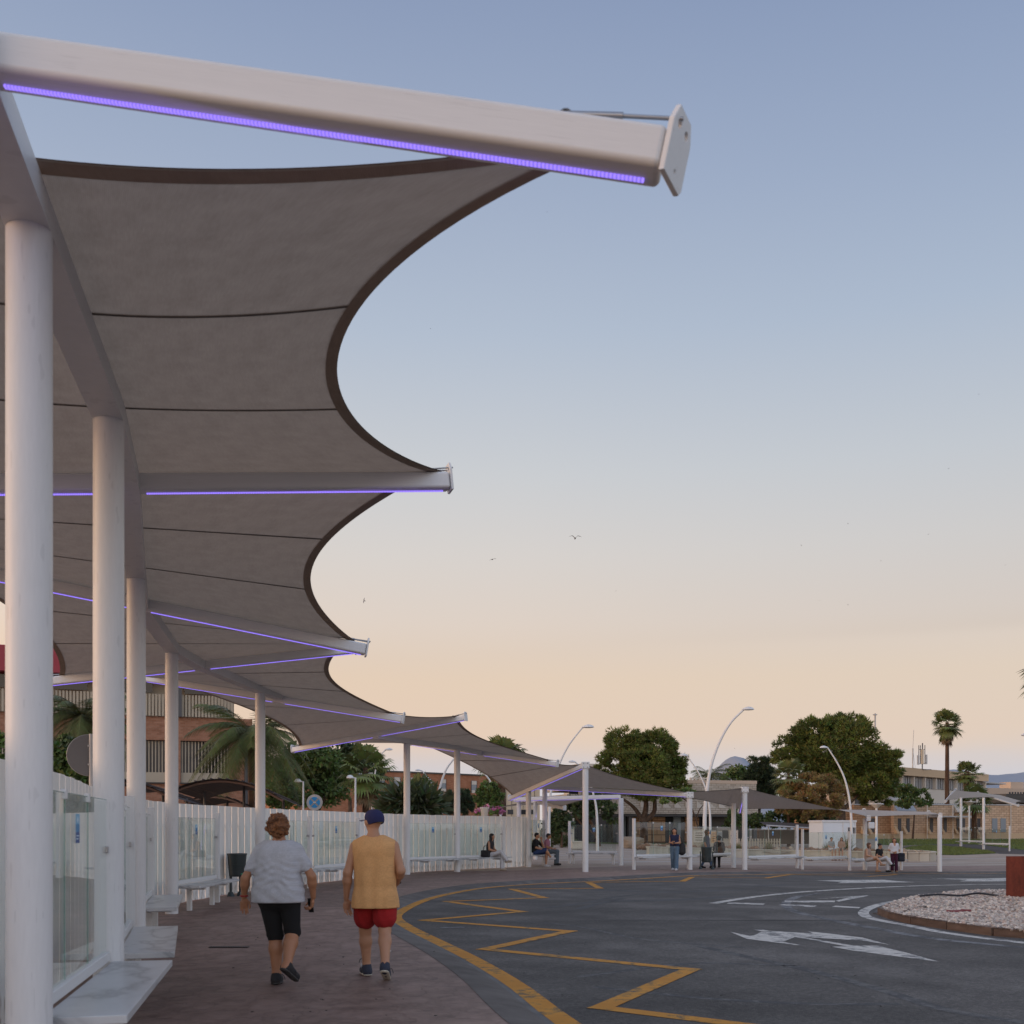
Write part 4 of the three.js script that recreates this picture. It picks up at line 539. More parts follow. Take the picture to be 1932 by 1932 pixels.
// facade frame: origin at survey point (u0,d0), local x runs to (u1,d1), front towards +z
function facade(name, label, cat, u0, d0, u1, d1) { const a = onG(u0, d0), b = onG(u1, d1), L = Math.hypot(b[0] - a[0], b[1] - a[1]), y = Math.min(T(...a), T(...b)) - 0.1, g = thing(name, label, cat, [a[0], y, -a[1]], Math.atan2(b[1] - a[1], b[0] - a[0])); const X = (u) => { const k = (u - U0) / F; const t = (k * a[1] - a[0]) / ((b[0] - a[0]) - k * (b[1] - a[1])); return t * L; }; const D = (x) => lerp(a[1], b[1], x / L); const Y = (v, u) => 1.5 - (v - V0) / F * D(X(u)) - y; return { g, L, X, Y, y }; }
{ // brick building with striped upper storey and red roof
  const { g, L } = facade('brick_building', 'left brick building with red roof and striped upper storey', 'building', -60, 51, 476, 55), D = 9;
  const bays = []; for (let x = L - 1.15; x - 2.4 > 0.3; x -= 3.05) bays.push([x - 2.4, x]);
  // walls: bands and piers round the openings
  part('wall', [uvBox(L, 3.95, D, L / 2, 1.97, -D / 2), uvBox(L, 1.2, D, L / 2, 6.75, -D / 2), ...bays.map(([a, b], i) => { const r = i ? bays[i - 1][0] : L; return uvBox(r - b, 2.2, 0.5, (r + b) / 2, 5.05, -0.25); }), uvBox(bays[bays.length - 1][0], 2.2, 0.5, bays[bays.length - 1][0] / 2, 5.05, -0.25), uvBox(L, 2.2, D - 1, L / 2, 5.05, -D / 2 - 0.3)], M.brickL, g);
  for (const [a, b] of bays) { const w = part('window', box(b - a, 2.18, 0.04, (a + b) / 2, 5.05, -0.4), M.pane, g); for (let x = a + 0.08; x < b; x += 0.16) part('bar', box(0.05, 2.16, 0.06, x, 5.05, -0.22), M.slat, w); part('balcony_panel', box((b - a) * 0.98, 0.55, 0.04, (a + b) / 2, 4.25, -0.15), M.slat, g); part('sill', box(b - a + 0.1, 0.06, 0.2, (a + b) / 2, 3.98, 0.03), M.concrete, g); }
  const up = part('upper_storey', uvBox(L - 0.9, 1.95, D - 0.6, L / 2 - 0.45, 8.3, -D / 2 - 0.1), M.slat, g);
  for (let x = 0.1; x < L - 0.95; x += 0.16) part('slat', box(0.1, 1.1, 0.05, x, 7.9, 0.22), M.slat, up);
  for (let x = L - 2.6; x > 1; x -= 3.05) { part('window', box(1.5, 0.62, 0.05, x, 8.82, 0.21), M.pane, g); part('column', box(0.22, 1.95, 0.2, x - 1.0, 8.3, 0.34), M.darkSlat, g); }
  part('red_roof', [box(L + 0.8, 0.32, D + 1.6, L / 2, 9.4, -D / 2), box(L + 0.6, 1.0, D + 0.6, L / 2, 10.05, -D / 2)], M.redRoof, g);
  part('downpipe', cyl(0.09, 0.09, 7, L - 0.32, 0, 0.08, 10), M.darkSlat, g);
}
{ // orange brick block
  const { g, L, X, Y } = facade('brick_block', 'orange brown brick block with small paired windows', 'building', 560, 140, 1000, 166), H = Y(1461.5, 850);
  part('wall', uvBox(L, H, 10, L / 2, H / 2, -5), M.brickO, g); part('coping', box(L + 0.3, 0.22, 0.5, L / 2, H + 0.1, -0.1), M.concrete, g);
  for (const [u0, u1, v0, v1] of [[715, 725, 1465, 1489], [743, 755, 1466, 1490], [774, 784, 1467, 1486], [802, 813, 1469, 1492], [831, 841, 1470, 1493], [889, 899, 1473, 1496], [916, 925, 1474, 1494], [712, 731, 1503, 1518], [738, 756, 1503, 1519], [640, 650, 1462, 1486]]) { const a = X(u0), b = X(u1), y1 = Y(v0, u0), y0 = Y(v1, u0), w = part('window', box(b - a, y1 - y0, 0.1, (a + b) / 2, (y0 + y1) / 2, 0.0), M.paneGrey, g); part('shutter', box((b - a) * 0.92, (y1 - y0) * 0.3, 0.05, (a + b) / 2, y1 - (y1 - y0) * 0.17, 0.06), M.stucco, w); part('spandrel', box(b - a, (y1 - y0) * 0.22, 0.06, (a + b) / 2, y0 + (y1 - y0) * 0.11, 0.06), M.stucco, w); part('frame', [box(0.06, y1 - y0, 0.08, a, (y0 + y1) / 2, 0.06), box(0.06, y1 - y0, 0.08, b, (y0 + y1) / 2, 0.06)], M.darkSlat, w); }
}
{ // cream panelled hall behind the fence end
  const { g, L, X, Y } = facade('panelled_hall', 'cream hall with dark joints behind the fence end', 'building', 944, 92, 1018, 92.5), H = Y(1474, 970);
  part('wall', box(L, H, 8, L / 2, H / 2, -4.1), M.darkSlat, g); for (let x = 0; x < L - 0.1; x += 0.5) part('panel', box(0.45, H - 0.05, 0.12, x + 0.24, H / 2, 0), M.cream, g); for (const q of [0.25, 0.6, 0.82]) part('window', box(0.5, 0.4, 0.08, L * q, Y(1532, 980), 0.06), M.pane, g);
}
{ // low block building behind the pine
  const { g, L, X, Y } = facade('block_building', 'low pale block building with dark ground floor behind the pine', 'building', 1070, 108, 1427, 113);
  const yTop = Y(1478, 1350), yB = Y(1536, 1350), yA = Y(1525, 1350), yW0 = Y(1500.5, 1350), yW1 = Y(1492.5, 1350);
  part('upper_wall', [uvBox(L, yTop - yW1, 9, L / 2, (yTop + yW1) / 2, -4.5), uvBox(L, yW0 - yA + 0.02, 9, L / 2, (yW0 + yA) / 2, -4.5)], M.whiteBlock, g);
  part('lower_band', uvBox(L, yA - yB, 9.6, L / 2, (yA + yB) / 2, -4.4), M.whiteBlock, g);
  part('parapet', box(L + 0.1, 0.35, 9.1, L / 2, yTop + 0.15, -4.5), M.pink, g);
  for (let x = 0.3; x < L - 0.8; x += 1.25) { const w = part('window', box(0.95, yW1 - yW0, 0.2, x + 0.5, (yW0 + yW1) / 2, -0.35), M.pane, g); part('pier', box(0.3, yW1 - yW0 + 0.02, 0.5, x + 1.12, (yW0 + yW1) / 2, -0.24), M.whiteBlock, w); const s = new THREE.Shape(); s.moveTo(0, 0); s.lineTo(0.85, 0); s.lineTo(0, 0.75); s.closePath(); part('bracket', new THREE.ExtrudeGeometry(s, { depth: 0.12, bevelEnabled: false }).translate(x + 0.1, yA + 0.02, 0.02), M.stucco, g); }
  part('ground_floor', box(L - 0.4, yB, 8, L / 2, yB / 2, -5.2), M.concrete, g); part('fascia_beam', box(L, 0.28, 0.3, L / 2, yB - 0.12, 0.05), M.darkSlat, g);
  for (const [u0, u1, m] of [[1075, 1110, 'pane'], [1120, 1150, 'pane'], [1162, 1187, 'paneGrey'], [1187, 1195, 'pane'], [1196, 1236, 'blockDark'], [1238, 1262, 'blockDark'], [1263, 1276, 'pane'], [1278, 1292, 'paneGrey'], [1300, 1326, 'blockDark'], [1328, 1340, 'pane'], [1343, 1352, 'darkSlat']]) part(m === 'blockDark' ? 'brick_infill' : 'window', box(X(u1) - X(u0), yB - 0.3, 0.12, (X(u0) + X(u1)) / 2, (yB - 0.3) / 2, -1.14 + (m === 'blockDark' ? 0.05 : 0)), M[m], g);
  for (const u of [1075, 1160, 1190, 1340, 1425]) part('column', box(0.4, yB, 0.4, X(u), yB / 2, -0.2), M.darkSlat, g);
  const f = [1318, 1326, 1334, 1342, 1349].map((u) => box(0.18, Y(1467, u) - yTop, 0.2, X(u), (Y(1467, u) + yTop) / 2 + 0.1, -2)); f.push(box(X(1350) - X(1316), 0.1, 0.3, X(1333), Y(1467, 1333), -2)); part('roof_frame', f, M.stucco, g);
  part('stair_tower', uvBox(3.2, 4, 3.2, X(1283), yTop + 0.6, -6), M.stucco, g); part('tower_roof', box(4, 0.25, 4, X(1284), yTop + 2.7, -6), M.metal, g);
}
{ // distant white tower top behind the first pine
  const { g, L, X, Y } = facade('far_tower', 'striped roof top showing left of the pine', 'building', 1098, 190, 1150, 192), H = Y(1441, 1120); part('wall', box(L, H, 8, L / 2, H / 2, -4), M.stucco, g); for (let i = 0; i < 5; i++) part('stripe', box(L * 0.5, 0.35, 0.1, L * 0.35, H - 0.6 - i * 0.9, 0.06), M.pink, g);
}
{ // long brick block building at the right, one storey
  const { g, L, X, Y } = facade('brick_pavilion', 'long single storey tan block pavilion on the lawn', 'building', 1560, 128, 2060, 134), H = Y(1519, 1780);
  const seg = [[1560, 1616, -1.4, M.blockDark], [1616, 1686, -0.7, M.blockDark], [1686, 1800, 0, M.block], [1800, 1856, -0.5, M.block], [1856, 2060, 0.3, M.block]];
  for (const [u0, u1, z, m] of seg) { const a = X(u0), b = X(u1); part('wall', uvBox(b - a - 0.01, H, 8, (a + b) / 2, H / 2, z - 4), m, g); part('coping', box(b - a, 0.12, 0.5, (a + b) / 2, H + 0.05, z - 0.12), M.metal, g); part('plinth', box(b - a - 0.02, 0.75, 0.2, (a + b) / 2, 0.35, z + 0.08), M.sand, g); }
  for (const [u, z] of [[1697, 0], [1713, 0], [1757, 0], [1783, 0], [1639, -0.7], [1652, -0.7], [1812, -0.5], [1822, -0.5], [1838, -0.5], [1851, -0.5], [1873.5, 0.3], [1889.5, 0.3], [1940, 0.3]]) { const x = X(u), y1 = Y(1544, u), y0 = Y(1570, u), w = part('window', box(u > 1860 ? 0.72 : 0.42, y1 - y0, 0.14, x, (y0 + y1) / 2, z + 0.0), u > 1860 ? M.paneGrey : M.darkSlat, g); if (u < 1860) { const s = new THREE.Shape(); s.moveTo(0, 0); s.lineTo(0.9, 0); s.lineTo(0, 0.9); s.closePath(); part('buttress', new THREE.ExtrudeGeometry(s, { depth: 0.3, bevelEnabled: false }).rotateY(-Math.PI / 2).translate(x - 0.4, 0.7, z), M.sand, g); } }
  for (const [u0, u1, m, z] of [[1686, 1722, M.metal, 0], [1801, 1852, M.stucco, -0.3]]) { const s = new THREE.Shape(); s.moveTo(0, 0); s.lineTo(0.9, -0.75); s.lineTo(0.9, -0.9); s.lineTo(0, -0.9); s.closePath(); part('skylight_hood', new THREE.ExtrudeGeometry(s, { depth: X(u1) - X(u0), bevelEnabled: false }).rotateY(-Math.PI / 2).translate(X(u1), H + 0.02, z), m, g); }
  for (const u of [1746, 1794, 1903]) part('downpipe', cyl(0.07, 0.07, H, X(u), 0, 0.42, 8), M.stucco, g);
  part('porch_roof', box(X(1820) - X(1748), 0.16, 2.2, (X(1748) + X(1820)) / 2, Y(1541, 1780), 1.1), M.metal, g);
}
{ // two storey office block
  const { g, L, X, Y } = facade('office_block', 'two storey white office block with ribbon windows', 'building', 1680, 158, 1859, 181), Hh = Y(1447, 1690);
  const yF = Y(1462, 1690), yW = Y(1486, 1690), yL = Y(1509, 1690);
  part('wall', [box(L, yW, 12, L / 2, yW / 2, -6), box(L, yF - yW, 11, L / 2, (yF + yW) / 2, -6)], M.stucco, g); part('fascia', box(L + 0.4, Hh - yF, 13, L / 2, (Hh + yF) / 2, -6), M.sand, g); part('eave', box(L + 10, 0.2, 10, L / 2 + 5, yF - 0.1, -5.5), M.metal, g);
  for (let x = 0.35, k = 0; x < L - 0.3; x += 0.62, k++) { if (k % 6 === 5) { part('pier', box(0.28, yF - yW - 0.2, 0.9, x, (yF + yW) / 2, -0.2), M.stucco, g); continue; } const w = part('window', box(0.3, yF - yW - 0.35, 0.12, x, (yF + yW) / 2, -0.42), k % 2 ? M.pane : M.paneGrey, g); part('fin', box(0.2, yF - yW - 0.3, 0.3, x + 0.3, (yF + yW) / 2, -0.4), M.metal, w); }
  for (let x = 0.6; x < L; x += 0.75) part('lower_window', box(0.36, 1.5, 0.12, x, yL - 1.0, 0.02), M.paneGrey, g);
  // aerials on the roof
  const m = thing('antenna_mast', 'cluster of phone antennas on the office roof', 'antenna'), base = W3(1740, 1452, 164), q = (u, v) => { const w = W3(u, v, 164); return w; };
  m.position.set(0, 0, 0); part('mast', [rod(base, q(1740.5, 1402), 0.09), rod(base, q(1722, 1449), 0.05), rod(base, q(1757, 1452), 0.05)], M.darkSlat, m); for (const u of [1733.5, 1736.5, 1745]) part('aerial', rod(q(u, 1440), q(u, 1406), 0.06), M.darkSlat, m); for (const [u, v0, v1] of [[1731, 1425, 1443], [1746, 1424, 1442]]) { const a = q(u, v0), b = q(u, v1); part('antenna_panel', rbox(0.34, a.y - b.y, 0.2, a.x, (a.y + b.y) / 2, a.z + 0.3, 0.04), M.metal, m); } { const a = q(1738.5, 1414), b = q(1738.5, 1442); part('antenna_panel', rbox(0.38, a.y - b.y, 0.24, a.x, (a.y + b.y) / 2, a.z + 0.35, 0.04), M.cream, m); } part('arm', [rod(q(1731, 1441), q(1746, 1441), 0.05), rod(q(1733, 1414), q(1745, 1414), 0.04)], M.darkSlat, m);
  const w = thing('whip_antenna', 'thin guyed aerial left of the antenna cluster', 'antenna'); part('lower_mast', [rod(q(1722, 1450), q(1722.3, 1412), 0.1), rod(q(1722, 1412), q(1727, 1450), 0.02, 5)], M.metal, w); part('whip', rod(q(1722.3, 1412), q(1724, 1377), 0.035), M.metal, w);
}
single('lightning_mast', 'thin lattice mast rising behind the largest pine', 'mast', [rod(W3(1650.5, 1500, 150), W3(1651, 1346, 150), 0.12), box(0.5, 0.12, 0.5, ...W3(1651, 1348.5, 150).toArray())], M.metal);
{ const { g, L, X, Y } = facade('pink_hall', 'pinkish wall and grey gable glimpsed behind the largest pine', 'building', 1585, 146, 1700, 150), H = Y(1490, 1620); part('wall', box(L, H, 6, L / 2, H / 2, -3), M.pink, g); const s = new THREE.Shape(); s.moveTo(0, 0); s.lineTo(X(1692) - X(1650), 0); s.lineTo(X(1692) - X(1650), 1.9); s.closePath(); part('gable', new THREE.ExtrudeGeometry(s, { depth: 2, bevelEnabled: false }).translate(X(1650), H - 2.2, 0.1), M.metal, g); part('window', box(0.9, 1.2, 0.1, X(1618), H - 1.6, 0.03), M.pane, g); }
{ const { g, L, X, Y } = facade('far_pink_building', 'distant pink building behind the dark sail at the right', 'building', 1840, 215, 2050, 225), H = Y(1487, 1890); part('wall', box(L, H, 10, L / 2, H / 2, -5), M.pink, g); for (let u = 1905; u < 1945; u += 5.2) part('window', box(0.36, 0.5, 0.1, X(u), Y(1496.5, u), 0.03), M.pane, g); part('grey_roof', box(L * 0.9, Y(1500, 1890) - Y(1516, 1890), 8, L * 0.5, Y(1508, 1890), 2.5), M.concrete, g); part('stair_head', box(3.5, 1.4, 3, X(1930), H + 0.7, -3), M.pink, g); }
// hills on the horizon; blue grey base colour stands in for distance haze
{ const hill = (name, u0, u1, d, f) => { const n = 60; structure(name, gridG(n, 6, (i, j) => { const u = lerp(u0, u1, i), x = (u - U0) / F * d, h = Math.max(0, f(u)) * d / F; const dd = d + (1 - j) * -d * 0.12 ; return V(x, -2 + (h + 2) * Math.sin(j * Math.PI / 2), -dd); }), std([0.29, 0.32, 0.37], 0.95), 'mountain ridge on the horizon, haze blue painted into its colour'); };
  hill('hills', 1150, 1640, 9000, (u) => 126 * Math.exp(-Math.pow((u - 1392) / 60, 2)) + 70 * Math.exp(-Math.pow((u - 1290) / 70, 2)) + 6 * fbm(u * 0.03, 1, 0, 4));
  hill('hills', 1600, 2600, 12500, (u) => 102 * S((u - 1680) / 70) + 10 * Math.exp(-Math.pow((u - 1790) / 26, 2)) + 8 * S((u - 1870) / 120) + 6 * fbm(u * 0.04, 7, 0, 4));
}
// ---------------------------------------------------------------- far platform screens and benches
{
  const e = (u, v) => G(u, v);
  benchScreen(e(1074.5, 1629), e(1168, 1631), 'glass screen with bench left of the standing phone user, behind the tall post', { posts: [0], over: 0.2, ph: 1.9, legs: [0.05, 0.95] });
  benchScreen(e(1196, 1641), e(1298, 1640), 'glass screen with bench behind the woman in jeans', { posts: [0], over: 0.3, noLeg: 1, legs: [0.05, 0.95], ph: 1.95, top: 1.8 });
  benchScreen([FP.q3[0] + 0.1, FP.q3[1] + 1.2], [FP.q4a[0] - 0.2, FP.q4a[1] + 0.6], 'bench behind the slatted bin with the person in black', { side: -1, over: 0.2, noLeg: 1, legs: [0.05, 0.95], top: 1.7 });
  benchScreen([FP.q4[0] + 0.1, FP.q4[1] + 0.1], e(1504, 1642), 'empty glass screen and bench right of the bolted post pair', { posts: [1], over: 0.2, noLeg: 1, legs: [0.05, 0.95], ph: 1.9 });
  benchScreen(e(1514, 1640.4), e(1600, 1641), 'empty bench in front of the couple on the planter', { posts: [0], over: 0.1, noLeg: 1, legs: [0.05, 0.95], ph: 1.9 });
  benchScreen(e(1603, 1642.4), e(1700.6, 1642.8), 'glass screen with bench where three women wait', { posts: [0, 1], over: 0.1, noLeg: 1, legs: [0.05, 0.95], ph: 1.9 });
  benchScreen(e(1813, 1597), e(1854, 1602), 'bench between the two posts of the distant canopy', { over: 0.3, noLeg: 1, legs: [0.05, 0.95] });
  benchScreen(e(1857, 1603), e(1904.6, 1607), 'glass screen and bench right of the distant canopy', { posts: [1], over: 0.3, noLeg: 1, legs: [0.05, 0.95], ph: 2 });
  const p = FP.p8, a = [p[0] + 0.05, p[1] + 0.05], b = [FP.p8b[0] + 0.15, FP.p8b[1] + 0.1];
  benchScreen(a, b, 'short bench at the fence end where two people sit', { over: 0.5, noLeg: 1, legs: [0.4], top: 1.9, side: 1 });
}
// ---------------------------------------------------------------- street lamps
M.lampPole = std([0.82, 0.82, 0.82], 0.45, { map: paintTex });
M.lens = std([0.3, 0.3, 0.32], 0.2);
function streetLamp(label, d, pts, head, r0 = 0.11, flip = 1) { // survey line of the pole, then the head position
  const foot = onG(pts[0][0], d), y0 = T(...foot) - 0.05, P = [V(foot[0], y0, -d), ...pts.slice(1).map(([u, v]) => W3(u, v, d))], g = thing('street_lamp', label, 'street lamp', [foot[0], y0, -d], 0, 'curved street lamps'), L = P.map((p) => p.clone().sub(g.position));
  part('pole', tube(L, (t) => lerp(r0, r0 * 0.42, t), 12, 40), M.lampPole, g);
  const h = W3(head[0], head[1], d).sub(g.position), dir = head[2], len = head[3] * d / F;
  // drop-shaped head: domed above, flat lens below
  const top = new THREE.SphereGeometry(1, 20, 10, 0, Math.PI * 2, 0, Math.PI / 2).scale(len * 0.5, len * 0.24, len * 0.26); { const A = top.attributes.position; for (let i = 0; i < A.count; i++) { const x = A.getX(i) / (len * 0.5); A.setY(i, A.getY(i) * (x * dir < 0 ? 0.55 + 0.45 * (1 + x * dir) : 1)); A.setZ(i, A.getZ(i) * (x * dir < 0 ? 1 + 0.35 * x * dir : 1)); } top.computeVertexNormals(); }
  const m = part('lamp_head', top, M.lampPole, g); m.position.copy(h); const l = part('lens', new THREE.SphereGeometry(1, 18, 6, 0, Math.PI * 2, Math.PI / 2, Math.PI / 2).scale(len * 0.47, len * 0.05, len * 0.24), M.lens, m); l.position.y = 0.001;
  part('neck', rod(L[L.length - 1], h.clone().add(V(-dir * len * 0.3, 0.02, 0)), r0 * 0.42, 8), M.lampPole, g);
  return g;
}
streetLamp('tallest curved street lamp, bending right above the dark sail', 75, [[1329.5, 1600], [1330, 1530], [1334, 1490], [1343, 1440], [1360, 1395], [1380, 1362], [1402, 1340]], [1411, 1339, 1, 24], 0.16);
streetLamp('curved lamp bending left beside the tallest lamp', 88, [[1340, 1596], [1339, 1530], [1333, 1495], [1325, 1472], [1312, 1448], [1297, 1428]], [1290, 1426, -1, 18]);
streetLamp('curved lamp bending left in front of the largest pine', 75, [[1607, 1600], [1606.5, 1560], [1605, 1530], [1601, 1500], [1593, 1468], [1580, 1440], [1563, 1413]], [1555, 1411, -1, 17]);
streetLamp('curved lamp leaning right above the fence end canopy', 70, [[1036, 1597], [1036, 1540], [1040, 1490], [1056, 1440], [1072, 1408], [1085, 1390], [1098, 1374]], [1109, 1372.5, 1, 24]);
streetLamp('lamp with bent pole between the tall post and the pine trunk', 76, [[1127.4, 1594], [1127, 1560], [1125, 1525], [1120, 1500], [1110, 1472], [1094, 1446], [1088, 1440]], [1080, 1438, -1, 15]);
streetLamp('curved lamp bending left in front of the brick block', 66, [[834, 1605], [834, 1540], [830, 1520], [822, 1496], [812, 1474], [797, 1455]], [789, 1454, -1, 12], 0.09);
streetLamp('curved lamp bending right, its head behind the seventh post', 66, [[822.5, 1605], [823, 1530], [826, 1505], [833, 1475], [843, 1450], [858, 1430]], [866, 1427, 1, 12], 0.12);
streetLamp('curved lamp bending left beside the round yellow green tree', 66, [[943, 1605], [943.5, 1530], [938, 1503], [930, 1484], [921, 1468], [905, 1450]], [898, 1449, -1, 13], 0.1);
streetLamp('lamp whose head alone shows right of the near fan palm crown', 70, [[702, 1600], [703, 1500], [706, 1470], [712, 1440], [722, 1420]], [733, 1415, 1, 16], 0.09);
streetLamp('lamp head entering the picture at the right edge', 66, [[2010, 1610], [2009, 1500], [2002, 1450], [1985, 1415], [1950, 1389]], [1936, 1388, -1, 20], 0.13);
for (const [u, v, d, label] of [[563, 1475, 46, 'small globe lamp left of the blue round sign'], [661.5, 1468, 46, 'small globe lamp left of the near fan palm trunk']]) {
  const p = onG(u + 9, d), y0 = T(...p) - 0.05, g = thing('globe_lamp', label, 'lamp', [p[0], y0, -d], 0, 'globe lamps'), yh = W3(u, v, d).y - y0, s = -6 * d / F * 1.2;
  part('pole', cyl(0.05, 0.04, yh + 0.02, 0, 0, 0, 12), M.lampPole, g); part('arm', rod(V(0, yh, 0), V(s * 1.3, yh + 0.02, 0), 0.025), M.lampPole, g);
  part('dome', new THREE.SphereGeometry(0.16, 18, 9, 0, Math.PI * 2, 0, Math.PI / 2).scale(1, 0.85, 1).translate(s * 1.4, yh, 0), M.lampPole, g); part('diffuser', new THREE.SphereGeometry(0.15, 16, 6, 0, Math.PI * 2, Math.PI / 2, Math.PI / 2).scale(1, 0.3, 1).translate(s * 1.4, yh - 0.002, 0), M.stucco, g);
}
for (const [u, vt, d, w, label] of [[1653.6, 1518, 86, 1.0, 'slim post lamp with flat round top in front of the pavilion'], [1828.6, 1514, 104, 1.1, 'post lamp with flat conical top between the distant canopy posts']]) {
  const p = onG(u, d), y0 = T(...p) - 0.05, yh = W3(u, vt, d).y - y0, g = thing('post_lamp', label, 'lamp', [p[0], y0, -d], 0, 'flat topped post lamps'); part('pole', cyl(0.1, 0.09, yh - 0.3, 0, 0, 0, 12), M.lampPole, g); part('cone', cyl(0.1, w * 0.5, 0.32, 0, yh - 0.3, 0, 20), M.stucco, g); part('top_disc', cyl(w * 0.55, w * 0.55, 0.06, 0, yh + 0.021, 0, 24), M.lampPole, g);
}
// ---------------------------------------------------------------- signs
{ const p = onG(593.6, 40), y = W3(593.6, 1514, 40).y, g = thing('no_stopping_sign', 'round blue no stopping sign with grey cross above the fence', 'sign', [p[0], 0, -40]);
  const c = document.createElement('canvas'); c.width = c.height = 256; const x = c.getContext('2d'); x.fillStyle = '#a9a7a3'; x.fillRect(0, 0, 256, 256); x.fillStyle = '#1583bd'; x.beginPath(); x.arc(128, 128, 92, 0, 7); x.fill(); x.strokeStyle = '#8d8a86'; x.lineWidth = 26; x.beginPath(); x.moveTo(62, 62); x.lineTo(194, 194); x.moveTo(194, 62); x.lineTo(62, 194); x.stroke(); x.fillStyle = '#d9d4ca'; x.fillRect(104, 118, 48, 14);
  const t = new THREE.CanvasTexture(c); t.colorSpace = THREE.SRGBColorSpace; const disc = cyl(0.3, 0.3, 0.02, 0, -0.01, 0, 40).rotateX(Math.PI / 2); part('pole', cyl(0.03, 0.03, y - 0.1, 0, 0, -0.04, 10), M.steel, g); const d = part('disc', disc, std([0.55, 0.54, 0.52], 0.5), g); d.position.y = y; const f = part('face', new THREE.CircleGeometry(0.29, 40).translate(0, 0, 0.0125), new THREE.MeshStandardMaterial({ map: t, roughness: 0.5 }), d); }
{ const p = onG(168, 17), y = W3(168, 1425, 17).y, g = thing('round_sign', 'back of a grey round traffic sign behind the second post', 'sign', [p[0], 0, -17], 0.35); part('pole', cyl(0.03, 0.03, y + 0.34, 0.03, 0, 0.03, 12), M.metal, g); const d = part('disc', cyl(0.33, 0.33, 0.015, 0, -0.0075, 0, 48).rotateX(Math.PI / 2), std([0.14, 0.14, 0.145], 0.5, { metalness: 0.2 }), g); d.position.y = y; part('rim', new THREE.TorusGeometry(0.328, 0.008, 6, 48), M.metal, d); for (const q of [-0.15, 0.15]) part('clamp', rbox(0.1, 0.03, 0.05, 0.03, q, 0.03, 0.005), M.metal, d); }
{ // arched advertising sign behind the fan palm trunk
  const d = 76, q = (u, v) => W3(u, v, d), g = thing('arched_billboard', 'white arched billboard frame behind the fan palm trunk', 'billboard'); const y0 = T(...onG(690, d));
  for (const L of [[[667, 1600], [669.5, 1530], [674, 1500], [683, 1472], [690, 1460]], [[713, 1600], [708.5, 1530], [703, 1508], [696, 1490], [690, 1470]]]) part('leg', tube(L.map(([u, v], i) => i ? q(u, v) : q(u, v).setY(y0 - 0.05)), 0.09, 10), M.lampPole, g);
  const c = document.createElement('canvas'); c.width = 128; c.height = 160; const x = c.getContext('2d'); x.fillStyle = '#c9d3da'; x.fillRect(0, 0, 128, 160); x.fillStyle = '#5c7488'; for (let i = 0; i < 9; i++) { x.save(); x.translate(14 + (i % 3) * 36, 26 + Math.floor(i / 3) * 44); x.rotate(-0.5); x.fillRect(0, 0, 26, 6); x.fillRect(6, -10, 5, 26); x.restore(); } x.fillStyle = '#eef2f4'; x.fillRect(60, 4, 60, 50); x.fillStyle = '#7b8c58'; x.fillRect(66, 14, 20, 8);
  const t = new THREE.CanvasTexture(c); t.colorSpace = THREE.SRGBColorSpace; const a = q(674, 1458), b = q(704, 1496); part('poster_panel', rbox(b.x - a.x, a.y - b.y, 0.08, (a.x + b.x) / 2, (a.y + b.y) / 2, -d + 0.12, 0.02), M.stucco, g); part('poster', new THREE.PlaneGeometry((b.x - a.x) * 0.95, (a.y - b.y) * 0.95).translate((a.x + b.x) / 2, (a.y + b.y) / 2, -d + 0.164), new THREE.MeshStandardMaterial({ map: t, roughness: 0.7 }), g); }
{ const d = 84, w = W3(1081, 1548, d), p = onG(1080, d), g = thing('info_totem', 'slim white sign totem beside the plaza steps', 'sign', [p[0], T(...p) - 0.05, -d]); part('body', rbox(0.28, 2.4, 0.12, 0, 1.2, 0, 0.02), M.stucco, g); part('lettering', [0, 1, 2, 3].map((i) => box(0.1, 0.1, 0.01, 0, 1.6 + i * 0.17, 0.064)), std([0.1, 0.3, 0.42], 0.6), g); }
// information boards beyond the planter
for (const [u0, u1, v0, v1, m, label] of [[1306, 1331, 1565, 1600, [0.55, 0.5, 0.44], 'pale stone block left of the orange notice board'], [1341, 1351, 1567, 1600, [0.52, 0.32, 0.17], 'orange notice board with dark lines'], [1352, 1362, 1567, 1600, [0.3, 0.31, 0.31], 'grey notice board beside the orange one'], [1375, 1392, 1566, 1600, [0.55, 0.46, 0.38], 'pale stone block behind the bolted post pair']]) { const d = 83, a = W3(u0, v0, d), b = W3(u1, v1, d), p = onG((u0 + u1) / 2, d), y0 = T(...p) - 0.05, g = thing('notice_block', label, 'notice board', [p[0], y0, -d]); part('slab', rbox(b.x - a.x, a.y - y0, 0.35, 0, (a.y - y0) / 2, 0, 0.03), std([0.6, 0.57, 0.52], 0.9, { map: stucco }), g); part('panel', rbox((b.x - a.x) * 0.9, (a.y - y0) * 0.5, 0.05, 0, (a.y - y0) * 0.7, 0.18, 0.01), std(m, 0.8), g); for (let i = 0; i < 4; i++) part('text_line', box((b.x - a.x) * 0.6, 0.05, 0.01, 0, (a.y - y0) * (0.55 + i * 0.1), 0.21), std([0.12, 0.1, 0.08], 0.8), g); }
